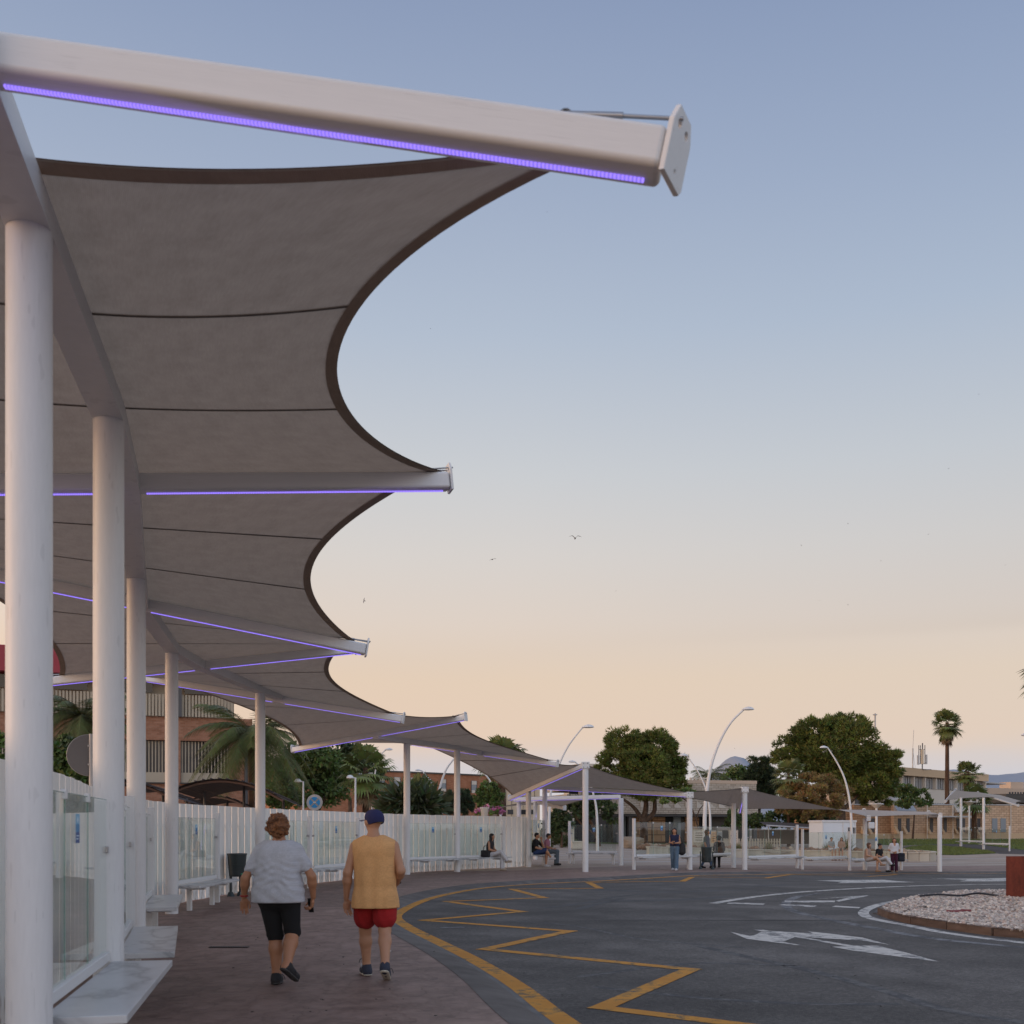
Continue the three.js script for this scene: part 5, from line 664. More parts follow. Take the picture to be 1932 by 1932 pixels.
// ---------------------------------------------------------------- bins
function bin(label, p, h, slats) { // hanging tub on two legs
  const g = thing('litter_bin', label, 'bin', [p[0], T(...p), -p[1]], slats ? 0 : 0.9), dg = std([0.02, 0.032, 0.034], 0.45);
  const s = new THREE.LatheGeometry([[0.001, 0], [0.17, 0], [0.175, 0.02], [0.215, 0.46], [0.225, 0.47], [0.225, 0.5], [0.2, 0.5], [0.19, 0.44]].map(([x, y]) => new THREE.Vector2(x, y)), 24).scale(1, h / 0.5, 1); const b = part('tub', s, dg, g); b.position.y = slats ? 0.28 : 0.45;
  if (slats) for (let i = 0; i < 20; i++) { const a = i / 20 * Math.PI * 2; part('slat', rbox(0.03, h * 0.9, 0.012, 0, h * 0.5, 0, 0.003).rotateX(-0.07).translate(0, 0, 0.205).rotateY(a), dg, b); } else { for (const y of [0.2, 0.24, 0.28]) part('groove_ring', new THREE.TorusGeometry(0.197 + y * 0.02, 0.005, 5, 28).rotateX(Math.PI / 2).translate(0, y, 0), std([0.035, 0.05, 0.05], 0.5), b); part('label_plate', rbox(0.06, 0.025, 0.01, 0, 0.06, 0.185, 0.003), std([0.05, 0.3, 0.16], 0.5), b); }
  for (const x of [-0.13, 0.13]) { part('leg', [rbox(0.045, slats ? h + 0.1 : 0.75, 0.045, slats ? x * 1.9 : x, slats ? (h + 0.1) / 2 : 0.375, slats ? 0 : -0.05, 0.006), cyl(0.09, 0.05, 0.1, slats ? x * 1.9 : x, 0, slats ? 0 : -0.05, 14)], dg, g); }
  return g;
}
bin('dark green litter bin on two legs beside the fence', G(447, 1691), 0.52, false);
bin('dark slatted litter bin in front of the woman in grey', G(1333, 1640), 0.62, true);
// ---------------------------------------------------------------- rust steel planter on the island
{ const g = thing('steel_planter', 'rust red steel planter box on the gravel island', 'planter', [10.96, T(11, 23) - 0.1, -23.5], Math.atan2(-0.98, 0.16) ), rust = std([1, 1, 1], 0.85, { map: texture(256, 256, (x, y) => { const a = tnoise(x, y * 0.3, 8, 161, 5), v = (a - 0.5) * 46 + (tnoise(x, y, 30, 162, 2) - 0.5) * 20; return [104 + v, 46 + v * 0.5, 32 + v * 0.4]; }, [0.8, 0.8]) }), H = 1.05, Lx = 3.6, Lz = 3.4, t = 0.02;
  // local x along the face towards the camera, z away from the lane
  part('side_plate', uvBox(Lx, H, t, Lx / 2, H / 2, 0), rust, g); part('side_plate', uvBox(Lx, H, t, Lx / 2, H / 2, -Lz), rust, g); part('end_plate', uvBox(t, H, Lz - t, 0.01, H / 2, -Lz / 2), rust, g); part('end_plate', uvBox(t, H, Lz - t, Lx - 0.01, H / 2, -Lz / 2), rust, g); part('soil', box(Lx - 0.05, 0.05, Lz - 0.05, Lx / 2, H - 0.12, -Lz / 2), M.gravelBed, g); }
// ---------------------------------------------------------------- drain, manhole and bits on the ground
{ const p = G(432, 1788), g = thing('drain_grate', 'narrow dark drain grate set in the mauve pavement', 'drain', [p[0], 0.004, -p[1]]); part('tray', box(0.5, 0.006, 0.09, 0, 0.003, 0), std([0.03, 0.028, 0.028], 0.8), g); for (let i = 0; i < 16; i++) part('bar', box(0.012, 0.008, 0.085, -0.235 + i * 0.0313, 0.008, 0), std([0.09, 0.08, 0.075], 0.6), g); }
{ const r = rng(77), L = [], nf = (u, v, s, o) => { const p = G(u, v, o); const g = new THREE.TetrahedronGeometry(s, 1).scale(1.6, 0.35, 1).rotateY(r() * 6); return g.translate(p[0], T(...p) + o + s * 0.2, -p[1]); };
  for (let i = 0; i < 90; i++) { const road_ = r() > 0.35; L.push(nf(road_ ? 900 + r() * 900 : 420 + r() * 420, road_ ? 1690 + r() * 230 : 1740 + r() * 180, 0.004 + r() * 0.008, road_ ? ROAD : 0)); }
  const m = part('litter_specks', L.filter((g) => true), std([0.05, 0.045, 0.04], 0.9), scene); m.userData = { kind: 'stuff', label: 'dark grit and leaf crumbs scattered over road and pavement' }; }
{ const p = G(735, 1800, -0.03), g = single('paper_scrap', 'small white paper scrap in the gutter', 'litter', gridG(4, 4, (i, j) => V((i - 0.5) * 0.12, 0.012 + 0.02 * Math.sin(i * 4 + j * 3), (j - 0.5) * 0.08)), M.stucco, [p[0], 0.0, -p[1]], 0.7); }
{ const p = A7(1530, 268, 0.02), g = single('broken_plastic', 'red plastic fragment lying on the island gravel', 'litter', [box(0.3, 0.05, 0.12, 0, 0, 0), box(0.1, 0.03, 0.14, 0.2, 0.02, 0.02)], std([0.2, 0.04, 0.05], 0.6), [p[0], T(...p) + 0.06, -p[1]], 0.3);
  const q = A7(1540, 178, 0.02); single('drip_hose', 'black irrigation hose lying across the gravel', 'hose', tube([[-0.9, 0.02, 0.1], [-0.4, 0.05, 0], [0, 0.03, 0.1], [0.5, 0.07, -0.1], [0.9, 0.02, 0]].map((v) => V(...v)), 0.022, 6), M.dark, [q[0], T(...q) + 0.06, -q[1]]); }
// ---------------------------------------------------------------- car port roofs behind the fence
function carport(label, u0, u1, vL, vM, vR, d, deep, group) { // shallow arched roof on slim posts, ribbed sheet above a steel frame
  const a = W3(u0, vL, d), m = W3((u0 + u1) / 2, vM, d), b = W3(u1, vR, d), g = thing('carport', label, 'carport', [0, 0, 0], 0, 'car port roofs'), f = (t) => { const y = lerp(a.y, b.y, t) + (m.y - (a.y + b.y) / 2) * 4 * t * (1 - t); return V(lerp(a.x, b.x, t), y, 0); };
  const n = Math.round((b.x - a.x) / 0.28);
  for (let i = 0; i < n; i++) { const p0 = f(i / n), p1 = f((i + 0.94) / n); part('roof_sheet', gridG(1, 4, (s, t) => { const p = p0.clone().lerp(p1, s); return V(p.x, p.y + 0.02 - 0.28 * t * 0.9, -d - deep * (t - 0.1)); }), M.tile, g); part('rib', rod(p0.clone().add(V(0, 0.04, -d + deep * 0.1)), p0.clone().add(V(0, 0.04 - 0.25, -d - deep * 0.9)), 0.03, 6), M.tile, g); }
  part('edge_beam', tube(Array.from({ length: 9 }, (_, i) => f(i / 8).add(V(0, -0.06, -d + 0.15))), 0.05, 6), std([0.16, 0.1, 0.08], 0.7), g);
  for (const t of [0.12, 0.5, 0.88]) { const p = f(t); part('post', cyl(0.05, 0.05, p.y - 0.1, p.x, 0, -d - deep * 0.5, 8), M.darkSlat, g); }
}
carport('dark arched carport roof right of the fourth post', 330, 536, 1492, 1472, 1508, 37, 4, 'c');
carport('dark arched carport roof between the third and fourth posts', 205, 330, 1474, 1478, 1505, 33, 4, 'c');
carport('lower tan carport roof behind the largest one', 352, 470, 1514, 1502, 1522, 45, 3, 'c');
// ---------------------------------------------------------------- plaza furniture: planter, kiosk, shed roof, pots
{
  const pts = [G(1222, 1615), G(1330, 1617), G(1480, 1619.5), G(1620, 1622.5), G(1715, 1625), G(1752, 1625)], front = dense(pts, 34), g = thing('stone_planter', 'long low white planter wall behind the far benches', 'planter'), r = rng(31), mats = [0.62, 0.7, 0.78].map((k) => std([k, k * 0.97, k * 0.9], 0.85, { map: stucco }));
  const end = front[front.length - 1], right = [end, [end[0] + 0.9, end[1] + 1.2], [end[0] + 1.0, end[1] + 3.2], [end[0] + 0.2, end[1] + 6]], ring = [...front.slice(0, -1), ...dense(right, 6)];
  for (let i = 0; i < ring.length - 1; i++) { const a = ring[i], b = ring[i + 1], l = Math.hypot(b[0] - a[0], b[1] - a[1]), m = [(a[0] + b[0]) / 2, (a[1] + b[1]) / 2], y = T(...m); const k = rbox(l - 0.012, 0.66, 0.22, 0, 0.2, 0, 0.012).rotateY(Math.atan2(b[1] - a[1], b[0] - a[0])).translate(m[0], y, -m[1]); part('wall_block', k, mats[Math.floor(r() * 3)], g); part('coping_stone', rbox(l - 0.008, 0.07, 0.32, 0, 0.565, 0, 0.012).rotateY(Math.atan2(b[1] - a[1], b[0] - a[0])).translate(m[0], y, -m[1]), mats[2], g); }
  const a0 = ring[0], back = [[a0[0] + 1, a0[1] + 6], [end[0], end[1] + 6]]; part('soil', layG([...ring, back[1], back[0]], 0.42, 2), std([0.16, 0.11, 0.075], 0.95, { map: concTex }), g);
  part('wall_block', rbox(6, 0.66, 0.22, 0, 0.2, 0, 0.01).rotateY(Math.PI / 2 * 0.9).translate(a0[0] + 0.5, T(...a0), -a0[1] - 3), mats[1], g);
  // rocks heaped in the planter
  const N = 800, rk = new THREE.InstancedMesh(new THREE.IcosahedronGeometry(1, 1), std([1, 1, 1], 0.95), N), mx = new THREE.Matrix4(), q = new THREE.Quaternion(), c = new THREE.Color(); { const P = rk.geometry.attributes.position; for (let i = 0; i < P.count; i++) { const k = 0.75 + 0.5 * vnoise(P.getX(i) * 2 + 5, P.getY(i) * 2, P.getZ(i) * 2); P.setXYZ(i, P.getX(i) * k, P.getY(i) * k, P.getZ(i) * k); } rk.geometry.computeVertexNormals(); }
  for (let i = 0; i < N; i++) { const t = r(), f = front[Math.floor(t * (front.length - 1))], x = f[0] + (r() - 0.5), d = f[1] + 0.6 + r() * 3.2, s = 0.08 + r() * r() * 0.2; q.setFromEuler(new THREE.Euler(r() * 6, r() * 6, r() * 6)); mx.compose(V(x, T(x, d) + 0.45 + s * 0.4, -d), q, V(s, s * 0.9, s)); rk.setMatrixAt(i, mx); const v = 0.75 + r() * 0.5; rk.setColorAt(i, r() < 0.6 ? c.setRGB(0.24 * v, 0.14 * v, 0.085 * v) : c.setRGB(0.32 * v, 0.25 * v, 0.18 * v)); }
  rk.name = 'planter_rocks'; rk.userData = { kind: 'stuff', label: 'heap of reddish brown rocks along the planter' }; scene.add(rk);
  // grasses and agaves between the rocks
  for (const [u, seed, h, label] of [[1450, 61, 0.9, 'spiky pale grass clump behind the empty bench'], [1392, 62, 0.7, 'small green clump beside the bolted posts'], [1560, 63, 0.8, 'yellowish shrub left of the seated couple'], [1598, 64, 1.5, 'airy tall shrub right of the seated couple'], [1330, 65, 0.8, 'thin shrub by the stone block'], [1700, 66, 0.7, 'dry clump behind the waiting women']]) { const k = Math.round(clamp((u - 1222) / 530) * (front.length - 1)), f = front[k], x = (u - U0) / F * (f[1] + 2), rr = rng(seed), L = new Leaves(); for (let i = 0; i < 120; i++) { const a = rr() * 6.28, e = 0.5 + rr() * 0.95, l = h * (0.5 + rr() * 0.6), b0 = V((rr() - 0.5) * 0.25, 0, (rr() - 0.5) * 0.25), dir = V(Math.cos(a) * Math.cos(e), Math.sin(e), Math.sin(a) * Math.cos(e)), w = V(-Math.sin(a), 0, Math.cos(a)).multiplyScalar(0.025); L.tri(b0.clone().add(w), b0.clone().sub(w), b0.clone().addScaledVector(dir, l), tint([0.09, 0.10, 0.03], [0.2, 0.18, 0.08], rr)); } single('grass_clump', label, 'plant', L.geo(), M.leaf, [x, T(x, f[1] + 2) + 0.42, -f[1] - 2], 0, 'planter plants'); }
}
{ const d = 88, a = W3(1549, 1548, d), b = W3(1617, 1548, d), p = onG(1583, d), y0 = T(...p) - 0.1, H = a.y - y0, g = thing('white_kiosk', 'white prefabricated kiosk behind the seated couple', 'kiosk', [p[0], y0, -d], 0.18), w = b.x - a.x; part('wall', box(w, H - 0.12, 2.4, 0, (H - 0.12) / 2, -1.2), std([0.66, 0.7, 0.74], 0.6), g); part('roof_edge', rbox(w + 0.14, 0.16, 2.55, 0, H - 0.06, -1.2, 0.02), M.white, g); for (const x of [-w / 2 + 0.05, 0.12 * w, w / 2 - 0.05]) part('corner_trim', box(0.1, H - 0.14, 0.06, x, (H - 0.14) / 2, 0.02), M.white, g); for (const x of [0.3 * w, 0.44 * w]) { const f = part('window', box(0.32, 0.62, 0.06, x, H * 0.68, 0.03), M.white, g); part('pane', box(0.22, 0.5, 0.06, x, H * 0.68, 0.045), M.pane, f); part('bar', box(0.02, 0.5, 0.03, x, H * 0.68, 0.08), M.white, f); } }
{ const d = 93, g = thing('shed_roof', 'thin dark shelter roof left of the white kiosk', 'shelter'), q = (u, v, dd) => W3(u, v, dd); const A = q(1440, 1557, d), Bq = q(1568, 1566, d), h = 0.14; part('roof_panel', gridG(8, 2, (s, t) => V(lerp(A.x, Bq.x, s), lerp(A.y, Bq.y, s * s * 0.8) + 0.3 - 0.35 * t, -d + 2.6 * t - 1.5)), M.tile, g); part('roof_edge', rod(A.clone().add(V(0, -0.02, 1.2)), Bq.clone().add(V(0, 0.02, 1.2)), 0.07), M.metal, g); for (const u of [1450, 1500, 1555]) { const w = q(u, 1561, d), yg = T(...onG(u, d)); part('post', rod(V(w.x, yg - 0.05, -d), V(w.x, w.y + 0.05, -d), 0.05), M.metal, g); } part('back_wall', box(Bq.x - A.x, 1.3, 0.1, (A.x + Bq.x) / 2, 0.9, -d - 1.4), std([0.12, 0.1, 0.085], 0.9), g); }
for (const [u, w, label] of [[1420, 4.4, 'weathered picket fence left of the grass clump'], [1366, 2.2, 'short picket fence beside the grey notice board']]) { const d = 86, p = onG(u, d), g = thing('picket_fence', label, 'fence', [p[0], T(...p), -d], 0, 'picket fences'); for (let x = -w / 2; x < w / 2; x += 0.22) part('picket', rbox(0.12, 1.1, 0.03, x, 0.55, 0, 0.01), std([0.42, 0.36, 0.28], 0.9), g); for (const y of [0.3, 0.85]) part('rail', box(w, 0.08, 0.03, 0, y, -0.032), std([0.36, 0.3, 0.24], 0.9), g); }
for (const [u, v, d, sx, label] of [[1093, 1594, 80, 1.1, 'square concrete pot beside the clipped hedge'], [914, 1540, 48, 0.5, 'white flower pot on top of the fence end']]) { const p = onG(u, d); if (v < 1550) { const w = W3(u, 1541, d); single('flower_pot', label, 'pot', new THREE.LatheGeometry([[0.001, 0], [0.14, 0], [0.19, 0.36], [0.21, 0.36], [0.21, 0.42], [0.17, 0.42], [0.16, 0.36], [0.001, 0.35]].map(([x, y]) => new THREE.Vector2(x, y)), 20), M.stucco, [w.x, w.y, -d]); const pl = thing('pot_stand', 'post under the white flower pot behind the fence', 'post', [w.x, 0, -d]); part('post', cyl(0.06, 0.06, w.y, 0, 0, 0, 10), M.white, pl); part('tray', cyl(0.2, 0.2, 0.03, 0, w.y - 0.031, 0, 16), M.white, pl); continue; } const g = thing('concrete_pot', label, 'pot', [p[0], T(...p), -d]); part('tub', rbox(sx, 0.55, 0.9, 0, 0.3, 0, 0.04), M.stucco, g); part('rim', rbox(sx + 0.1, 0.1, 1, 0, 0.56, 0, 0.02), M.stucco, g); }
{ const p = onG(1193, 88); const g = new THREE.IcosahedronGeometry(1, 2), P = g.attributes.position; for (let i = 0; i < P.count; i++) { const k = 0.7 + 0.6 * vnoise(P.getX(i) * 1.6 + 3, P.getY(i) * 1.6, P.getZ(i) * 1.6); P.setXYZ(i, P.getX(i) * k * 1.1, P.getY(i) * k * 0.6, P.getZ(i) * k * 0.8); } g.computeVertexNormals(); single('boulder', 'tan boulder left of the pine trunk', 'rock', g, std([0.4, 0.33, 0.26], 0.95, { map: stucco }), [p[0], T(...p) + 0.35, -p[1]]); }
{ const d = 84, p = onG(1236, d), g = thing('park_bench', 'low dark bench seen through the glass behind the woman in jeans', 'bench', [p[0], T(...p), -d]); part('seat', rbox(1.5, 0.06, 0.45, 0, 0.45, 0, 0.01), M.darkSlat, g); for (const x of [-0.6, 0.6]) part('leg', rbox(0.06, 0.45, 0.4, x, 0.22, 0, 0.01), M.darkSlat, g); }
// ---------------------------------------------------------------- lawns
M.lawn = std([0.11, 0.15, 0.03], 0.95, { map: texture(256, 256, (x, y) => { const v = (tnoise(x, y, 12, 171, 4) - 0.5) * 120; return [200 + v, 205 + v, 190 + v]; }, [0.25, 0.25]) });
M.path = std([0.36, 0.29, 0.27], 0.85, { map: concTex });
{
  const z5 = (x, y) => G(1545.6 + 0.2 * x, 1313.8 + 0.2 * y), rings = [[[790, 1440], [1000, 1410], [1150, 1416], [1330, 1433], [1560, 1459], [1680, 1482], [1500, 1490], [1300, 1498], [1060, 1495], [900, 1466]], [[560, 1352], [1000, 1352], [1330, 1352], [1932, 1352], [2400, 1352], [2400, 1470], [1932, 1452], [1560, 1403], [1300, 1393], [1000, 1400], [780, 1412], [560, 1400]]];
  rings.forEach((ring, k) => { const R = ring.map(([x, y]) => z5(x, y)); structure('lawn', layG(R, 0.01, 2.5), M.lawn, k ? 'green lawn in front of the tan pavilion' : 'tongue of lawn between plaza and path');
    const r = rng(80 + k), L = new Leaves(), xs = R.map((q) => q[0]), ds = R.map((q) => q[1]), x0 = Math.min(...xs), x1 = Math.max(...xs), d0 = Math.min(...ds), d1 = Math.max(...ds), inR = (p) => { let c = false; for (let i = 0, j = R.length - 1; i < R.length; j = i++) { const [a, b] = R[i], [e, f] = R[j]; if ((b > p[1]) !== (f > p[1]) && p[0] < (e - a) * (p[1] - b) / (f - b) + a) c = !c; } return c; };
    for (let i = 0; i < (k ? 26000 : 12000); i++) { const x = lerp(x0, x1, r()), d = lerp(d0, d1, r()); if (!inR([x, d])) continue; const h = 0.05 + 0.09 * r() * (0.4 + fbm(x * 0.4, d * 0.4, 2, 3)), b = V(x, T(x, d) + 0.008, -d), a = r() * 6.28, w = V(Math.cos(a), 0, Math.sin(a)).multiplyScalar(0.035); L.tri(b.clone().add(w), b.clone().sub(w), b.clone().add(V((r() - 0.5) * 0.06, h * 1.5, (r() - 0.5) * 0.06)), tint([0.07, 0.10, 0.02], [0.14, 0.17, 0.04], r)); }
    const m = part('grass', L.geo(), M.leaf, scene); m.name = numbered('grass'); m.userData = { kind: 'stuff', label: 'short grass blades on the lawn' }; });
  structure('path', layG([[700, 1425], [1000, 1400], [1300, 1394], [1560, 1404], [1932, 1453], [2400, 1475], [2400, 1500], [1932, 1490], [1700, 1485], [1560, 1457], [1330, 1431], [1150, 1414], [1000, 1408], [790, 1438]].map(([x, y]) => z5(x, y)), 0.004, 2.5), M.path, 'mauve paved path between the lawns');
  structure('lawn', layG([G(1110, 1591.5), G(1330, 1592.5), G(1330, 1586.5), G(1110, 1586)], 0.01, 2.5), M.lawn, 'thin lawn strip under the pine');
}
// ---------------------------------------------------------------- birds
M.bird = std([0.2, 0.19, 0.19], 0.8);
function gull(label, u, v, d, span, bank, flap, yaw, group) { const w = W3(u, v, d), g = thing('gull', label, 'bird', w.toArray(), yaw, group); g.rotation.z = bank; part('body', new THREE.SphereGeometry(1, 12, 8).scale(span * 0.055, span * 0.055, span * 0.2), M.bird, g); for (const s of [-1, 1]) part('wing', gridG(8, 3, (i, j) => V(s * span * 0.5 * i, span * (flap[0] * Math.sin(Math.min(1, i * 1.7) * Math.PI / 2) - flap[1] * Math.max(0, i - 0.45)), span * ((j - 0.5) * 0.17 * (1 - 0.75 * i * i) + 0.08 * i))), M.bird, g); part('tail', gridG(1, 1, (i, j) => V((j - 0.5) * span * 0.1 * (0.5 + i), 0, span * (0.16 + i * 0.12))), M.bird, g); return g; }
gull('gull with raised wings, highest of the three large ones', 1085, 1016, 60, 0.72, 0, [0.22, 0.2], 0.1);
gull('gull gliding with drooping left wing', 929, 1055.5, 60, 0.5, 0.35, [0.06, 0.25], 0.6);
gull('gull flapping upright close to the sail edge', 687, 1134, 60, 0.36, 1.2, [0.2, 0.1], 1.2);
for (const [u, v] of [[1600, 988], [1752, 1008], [1847, 744], [1512, 1029], [1897, 1066], [1546, 1133], [1662, 1058], [1386, 1412], [1790, 884], [1032, 400], [1600, 1141], [812, 620], [1162, 1115]]) gull('tiny distant bird dot in the wide sky', u, v, 160, 0.36, 0.3, [0.1, 0.1], u, 'distant birds in the sky');
// ---------------------------------------------------------------- people: distance fields meshed with surface nets
function nets(f, lo, hi, cell) {
  const nx = Math.ceil((hi.x - lo.x) / cell) + 1, ny = Math.ceil((hi.y - lo.y) / cell) + 1, nz = Math.ceil((hi.z - lo.z) / cell) + 1, D = new Float32Array(nx * ny * nz);
  for (let k = 0, q = 0; k < nz; k++) for (let j = 0; j < ny; j++) for (let i = 0; i < nx; i++, q++) D[q] = f(lo.x + i * cell, lo.y + j * cell, lo.z + k * cell);
  const id = new Int32Array(nx * ny * nz).fill(-1), P = [], I = [], at = (i, j, k) => i + nx * (j + ny * k), cor = [[0, 0, 0], [1, 0, 0], [0, 1, 0], [1, 1, 0], [0, 0, 1], [1, 0, 1], [0, 1, 1], [1, 1, 1]], edg = [[0, 1], [2, 3], [4, 5], [6, 7], [0, 2], [1, 3], [4, 6], [5, 7], [0, 4], [1, 5], [2, 6], [3, 7]];
  for (let k = 0; k < nz - 1; k++) for (let j = 0; j < ny - 1; j++) for (let i = 0; i < nx - 1; i++) {
    let m = 0; const v = []; for (let c = 0; c < 8; c++) { const d = D[at(i + cor[c][0], j + cor[c][1], k + cor[c][2])]; v.push(d); if (d < 0) m |= 1 << c; } if (m === 0 || m === 255) continue;
    let x = 0, y = 0, z = 0, n = 0; for (const [a, b] of edg) { if ((v[a] < 0) === (v[b] < 0)) continue; const t = v[a] / (v[a] - v[b]); x += lerp(cor[a][0], cor[b][0], t); y += lerp(cor[a][1], cor[b][1], t); z += lerp(cor[a][2], cor[b][2], t); n++; }
    id[at(i, j, k)] = P.length / 3; P.push(lo.x + (i + x / n) * cell, lo.y + (j + y / n) * cell, lo.z + (k + z / n) * cell);
  }
  const quad = (a, b, c, d, flip) => { if (a < 0 || b < 0 || c < 0 || d < 0) return; if (flip) I.push(a, c, b, a, d, c); else I.push(a, b, c, a, c, d); };
  for (let k = 1; k < nz - 1; k++) for (let j = 1; j < ny - 1; j++) for (let i = 1; i < nx - 1; i++) { const d = D[at(i, j, k)] < 0; if (d !== D[at(i + 1, j, k)] < 0) quad(id[at(i, j - 1, k - 1)], id[at(i, j, k - 1)], id[at(i, j, k)], id[at(i, j - 1, k)], !d); if (d !== D[at(i, j + 1, k)] < 0) quad(id[at(i - 1, j, k - 1)], id[at(i - 1, j, k)], id[at(i, j, k)], id[at(i, j, k - 1)], !d); if (d !== D[at(i, j, k + 1)] < 0) quad(id[at(i - 1, j - 1, k)], id[at(i, j - 1, k)], id[at(i, j, k)], id[at(i - 1, j, k)], !d); }
  const g = new THREE.BufferGeometry(); g.setAttribute('position', new THREE.Float32BufferAttribute(P, 3)); g.setAttribute('uv', new THREE.Float32BufferAttribute(new Float32Array(P.length / 3 * 2).map((_, i) => (i % 2 ? P[(i >> 1) * 3 + 1] : P[(i >> 1) * 3] + P[(i >> 1) * 3 + 2])), 2)); g.setIndex(I); g.computeVertexNormals(); return g;
}
// bone: [a, b, ra, rb, flatten, fwd]; distance to tapered capsule, optionally flattened along fwd
function field(bones, k, o = {}) {
  const B = bones.map(([a, b, ra, rb, fl = 1, fw = null]) => ({ ax: a.x, ay: a.y, az: a.z, bx: b.x - a.x, by: b.y - a.y, bz: b.z - a.z, ra, rb, fl, fx: fw ? fw.x : 0, fy: fw ? fw.y : 0, fz: fw ? fw.z : 0 })); B.forEach((q) => { q.l2 = q.bx * q.bx + q.by * q.by + q.bz * q.bz || 1e-9; });
  return (x, y, z) => { let d = 1e3; for (const q of B) { let px = x - q.ax, py = y - q.ay, pz = z - q.az, e = 0; if (q.fl !== 1) { e = (px * q.fx + py * q.fy + pz * q.fz) * (q.fl - 1); px += q.fx * e; py += q.fy * e; pz += q.fz * e; } let t = (px * q.bx + py * q.by + pz * q.bz) / q.l2; t = t < 0 ? 0 : t > 1 ? 1 : t; const ex = px - q.bx * t, ey = py - q.by * t, ez = pz - q.bz * t, v = Math.sqrt(ex * ex + ey * ey + ez * ez) - (q.ra + (q.rb - q.ra) * t); const h = k > 0 ? Math.max(0, k - Math.abs(d - v)) / k : 0; d = Math.min(d, v) - h * h * k * 0.25; } if (o.warp) d += o.warp(x, y, z); if (o.clip) for (const [nx, ny, nz, c] of o.clip) d = Math.max(d, nx * x + ny * y + nz * z - c); if (o.minus) d = Math.max(d, -o.minus(x, y, z)); return d; };
}
function meshF(bones, k, cell, o = {}) { const lo = V(9, 9, 9), hi = V(-9, -9, -9); for (const [a, b, ra, rb] of bones) for (const [p, r] of [[a, ra], [b, rb]]) { const q = r + 0.03; lo.min(p.clone().addScalar(-q)); hi.max(p.clone().addScalar(q)); } lo.addScalar(-cell * 2); hi.addScalar(cell * 2); return nets(field(bones, k, o), lo, hi, cell); }
// hand: wrist, direction of the fingers, palm normal, side of the thumb
function handBones(w, dir, pal, thumb, s = 1, curl = 0.5) {
  const d = dir.clone().normalize(), t = thumb.clone().addScaledVector(d, -thumb.dot(d)).normalize(), n = pal.clone().addScaledVector(d, -pal.dot(d)).addScaledVector(t, -pal.dot(t)).normalize(), P = (a, b, c) => w.clone().addScaledVector(d, a * s).addScaledVector(t, b * s).addScaledVector(n, c * s), out = [[P(-0.01, 0, 0), P(0.045, 0.012, 0), 0.023 * s, 0.026 * s, 1.35, n], [P(0.03, 0.0, 0), P(0.085, 0.0, 0), 0.026 * s, 0.03 * s, 1.7, n], [P(0.05, -0.022, 0), P(0.085, -0.026, 0), 0.017 * s, 0.014 * s], [P(0.05, 0.022, 0), P(0.09, 0.026, 0), 0.018 * s, 0.014 * s]];
  const fing = [[0.03, 0.043, 0.026, 0.02, 0.0088], [0.01, 0.047, 0.03, 0.021, 0.0092], [-0.0105, 0.044, 0.028, 0.02, 0.0088], [-0.0295, 0.034, 0.021, 0.017, 0.0078]];
  fing.forEach(([b, l1, l2, l3, r], i) => { let a = 0.12 + curl * 0.4, p = P(0.088 - Math.abs(b - 0.006) * 0.25, b, 0), c = curl * (1 + i * 0.16); for (const [l, rr] of [[l1, r], [l2, r * 0.93], [l3, r * 0.86]]) { const q = p.clone().addScaledVector(d, Math.cos(a) * l * s).addScaledVector(n, Math.sin(a) * l * s).addScaledVector(t, (b > 0 ? 0.06 : -0.06) * l * s); out.push([p, q, rr * s, rr * 0.94 * s]); p = q; a += c; } });
  const t0 = P(0.022, 0.022, 0.006), t1 = P(0.052, 0.048, 0.016), t2 = P(0.082, 0.054, 0.024 + curl * 0.01), t3 = P(0.104, 0.05, 0.03 + curl * 0.02); out.push([t0, t1, 0.014 * s, 0.0115 * s], [t1, t2, 0.0112 * s, 0.0102 * s], [t2, t3, 0.01 * s, 0.0085 * s]);
  return out;
}
// head: centre c, facing f, up; R is half the head height
function headBones(c, f, R) {
  const u = V(0, 1, 0), s = u.clone().cross(f).normalize(), P = (a, b, e) => c.clone().addScaledVector(f, a * R).addScaledVector(u, b * R).addScaledVector(s, e * R);
  return [[P(-0.18, 0.22, 0), P(0.08, 0.26, 0), R * 0.7, R * 0.66], [P(0.12, -0.2, 0), P(0.3, -0.55, 0), R * 0.52, R * 0.3], [P(0.28, -0.02, 0.2), P(0.28, -0.02, -0.2), R * 0.42, R * 0.42], [P(0.68, 0.06, 0), P(0.86, -0.2, 0), R * 0.08, R * 0.13], [P(0.6, -0.46, 0.14), P(0.6, -0.46, -0.14), R * 0.1, R * 0.1], [P(-0.05, 0.05, 0.64), P(-0.1, -0.14, 0.68), R * 0.13, R * 0.08], [P(-0.05, 0.05, -0.64), P(-0.1, -0.14, -0.68), R * 0.13, R * 0.08], [P(0.4, -0.72, 0), P(0.5, -0.74, 0), R * 0.2, R * 0.16]];
}
const SKIN = { tan: [0.36, 0.165, 0.085], fair: [0.46, 0.26, 0.165], mid: [0.42, 0.215, 0.125] };
const skinM = {}; for (const k in SKIN) skinM[k] = std(SKIN[k], 0.55);
const clothTex = texture(256, 256, (x, y) => { const v = (tnoise(x, y, 8, 191, 4) - 0.5) * 22 + (tnoise(x, y, 90, 192, 1) - 0.5) * 22; return g8(238 + v); }, [2, 2]);
const cloth = (c, r = 0.95) => std(c, r, { map: clothTex });
const mid = (a, b, t = 0.5) => a.clone().lerp(b, t);
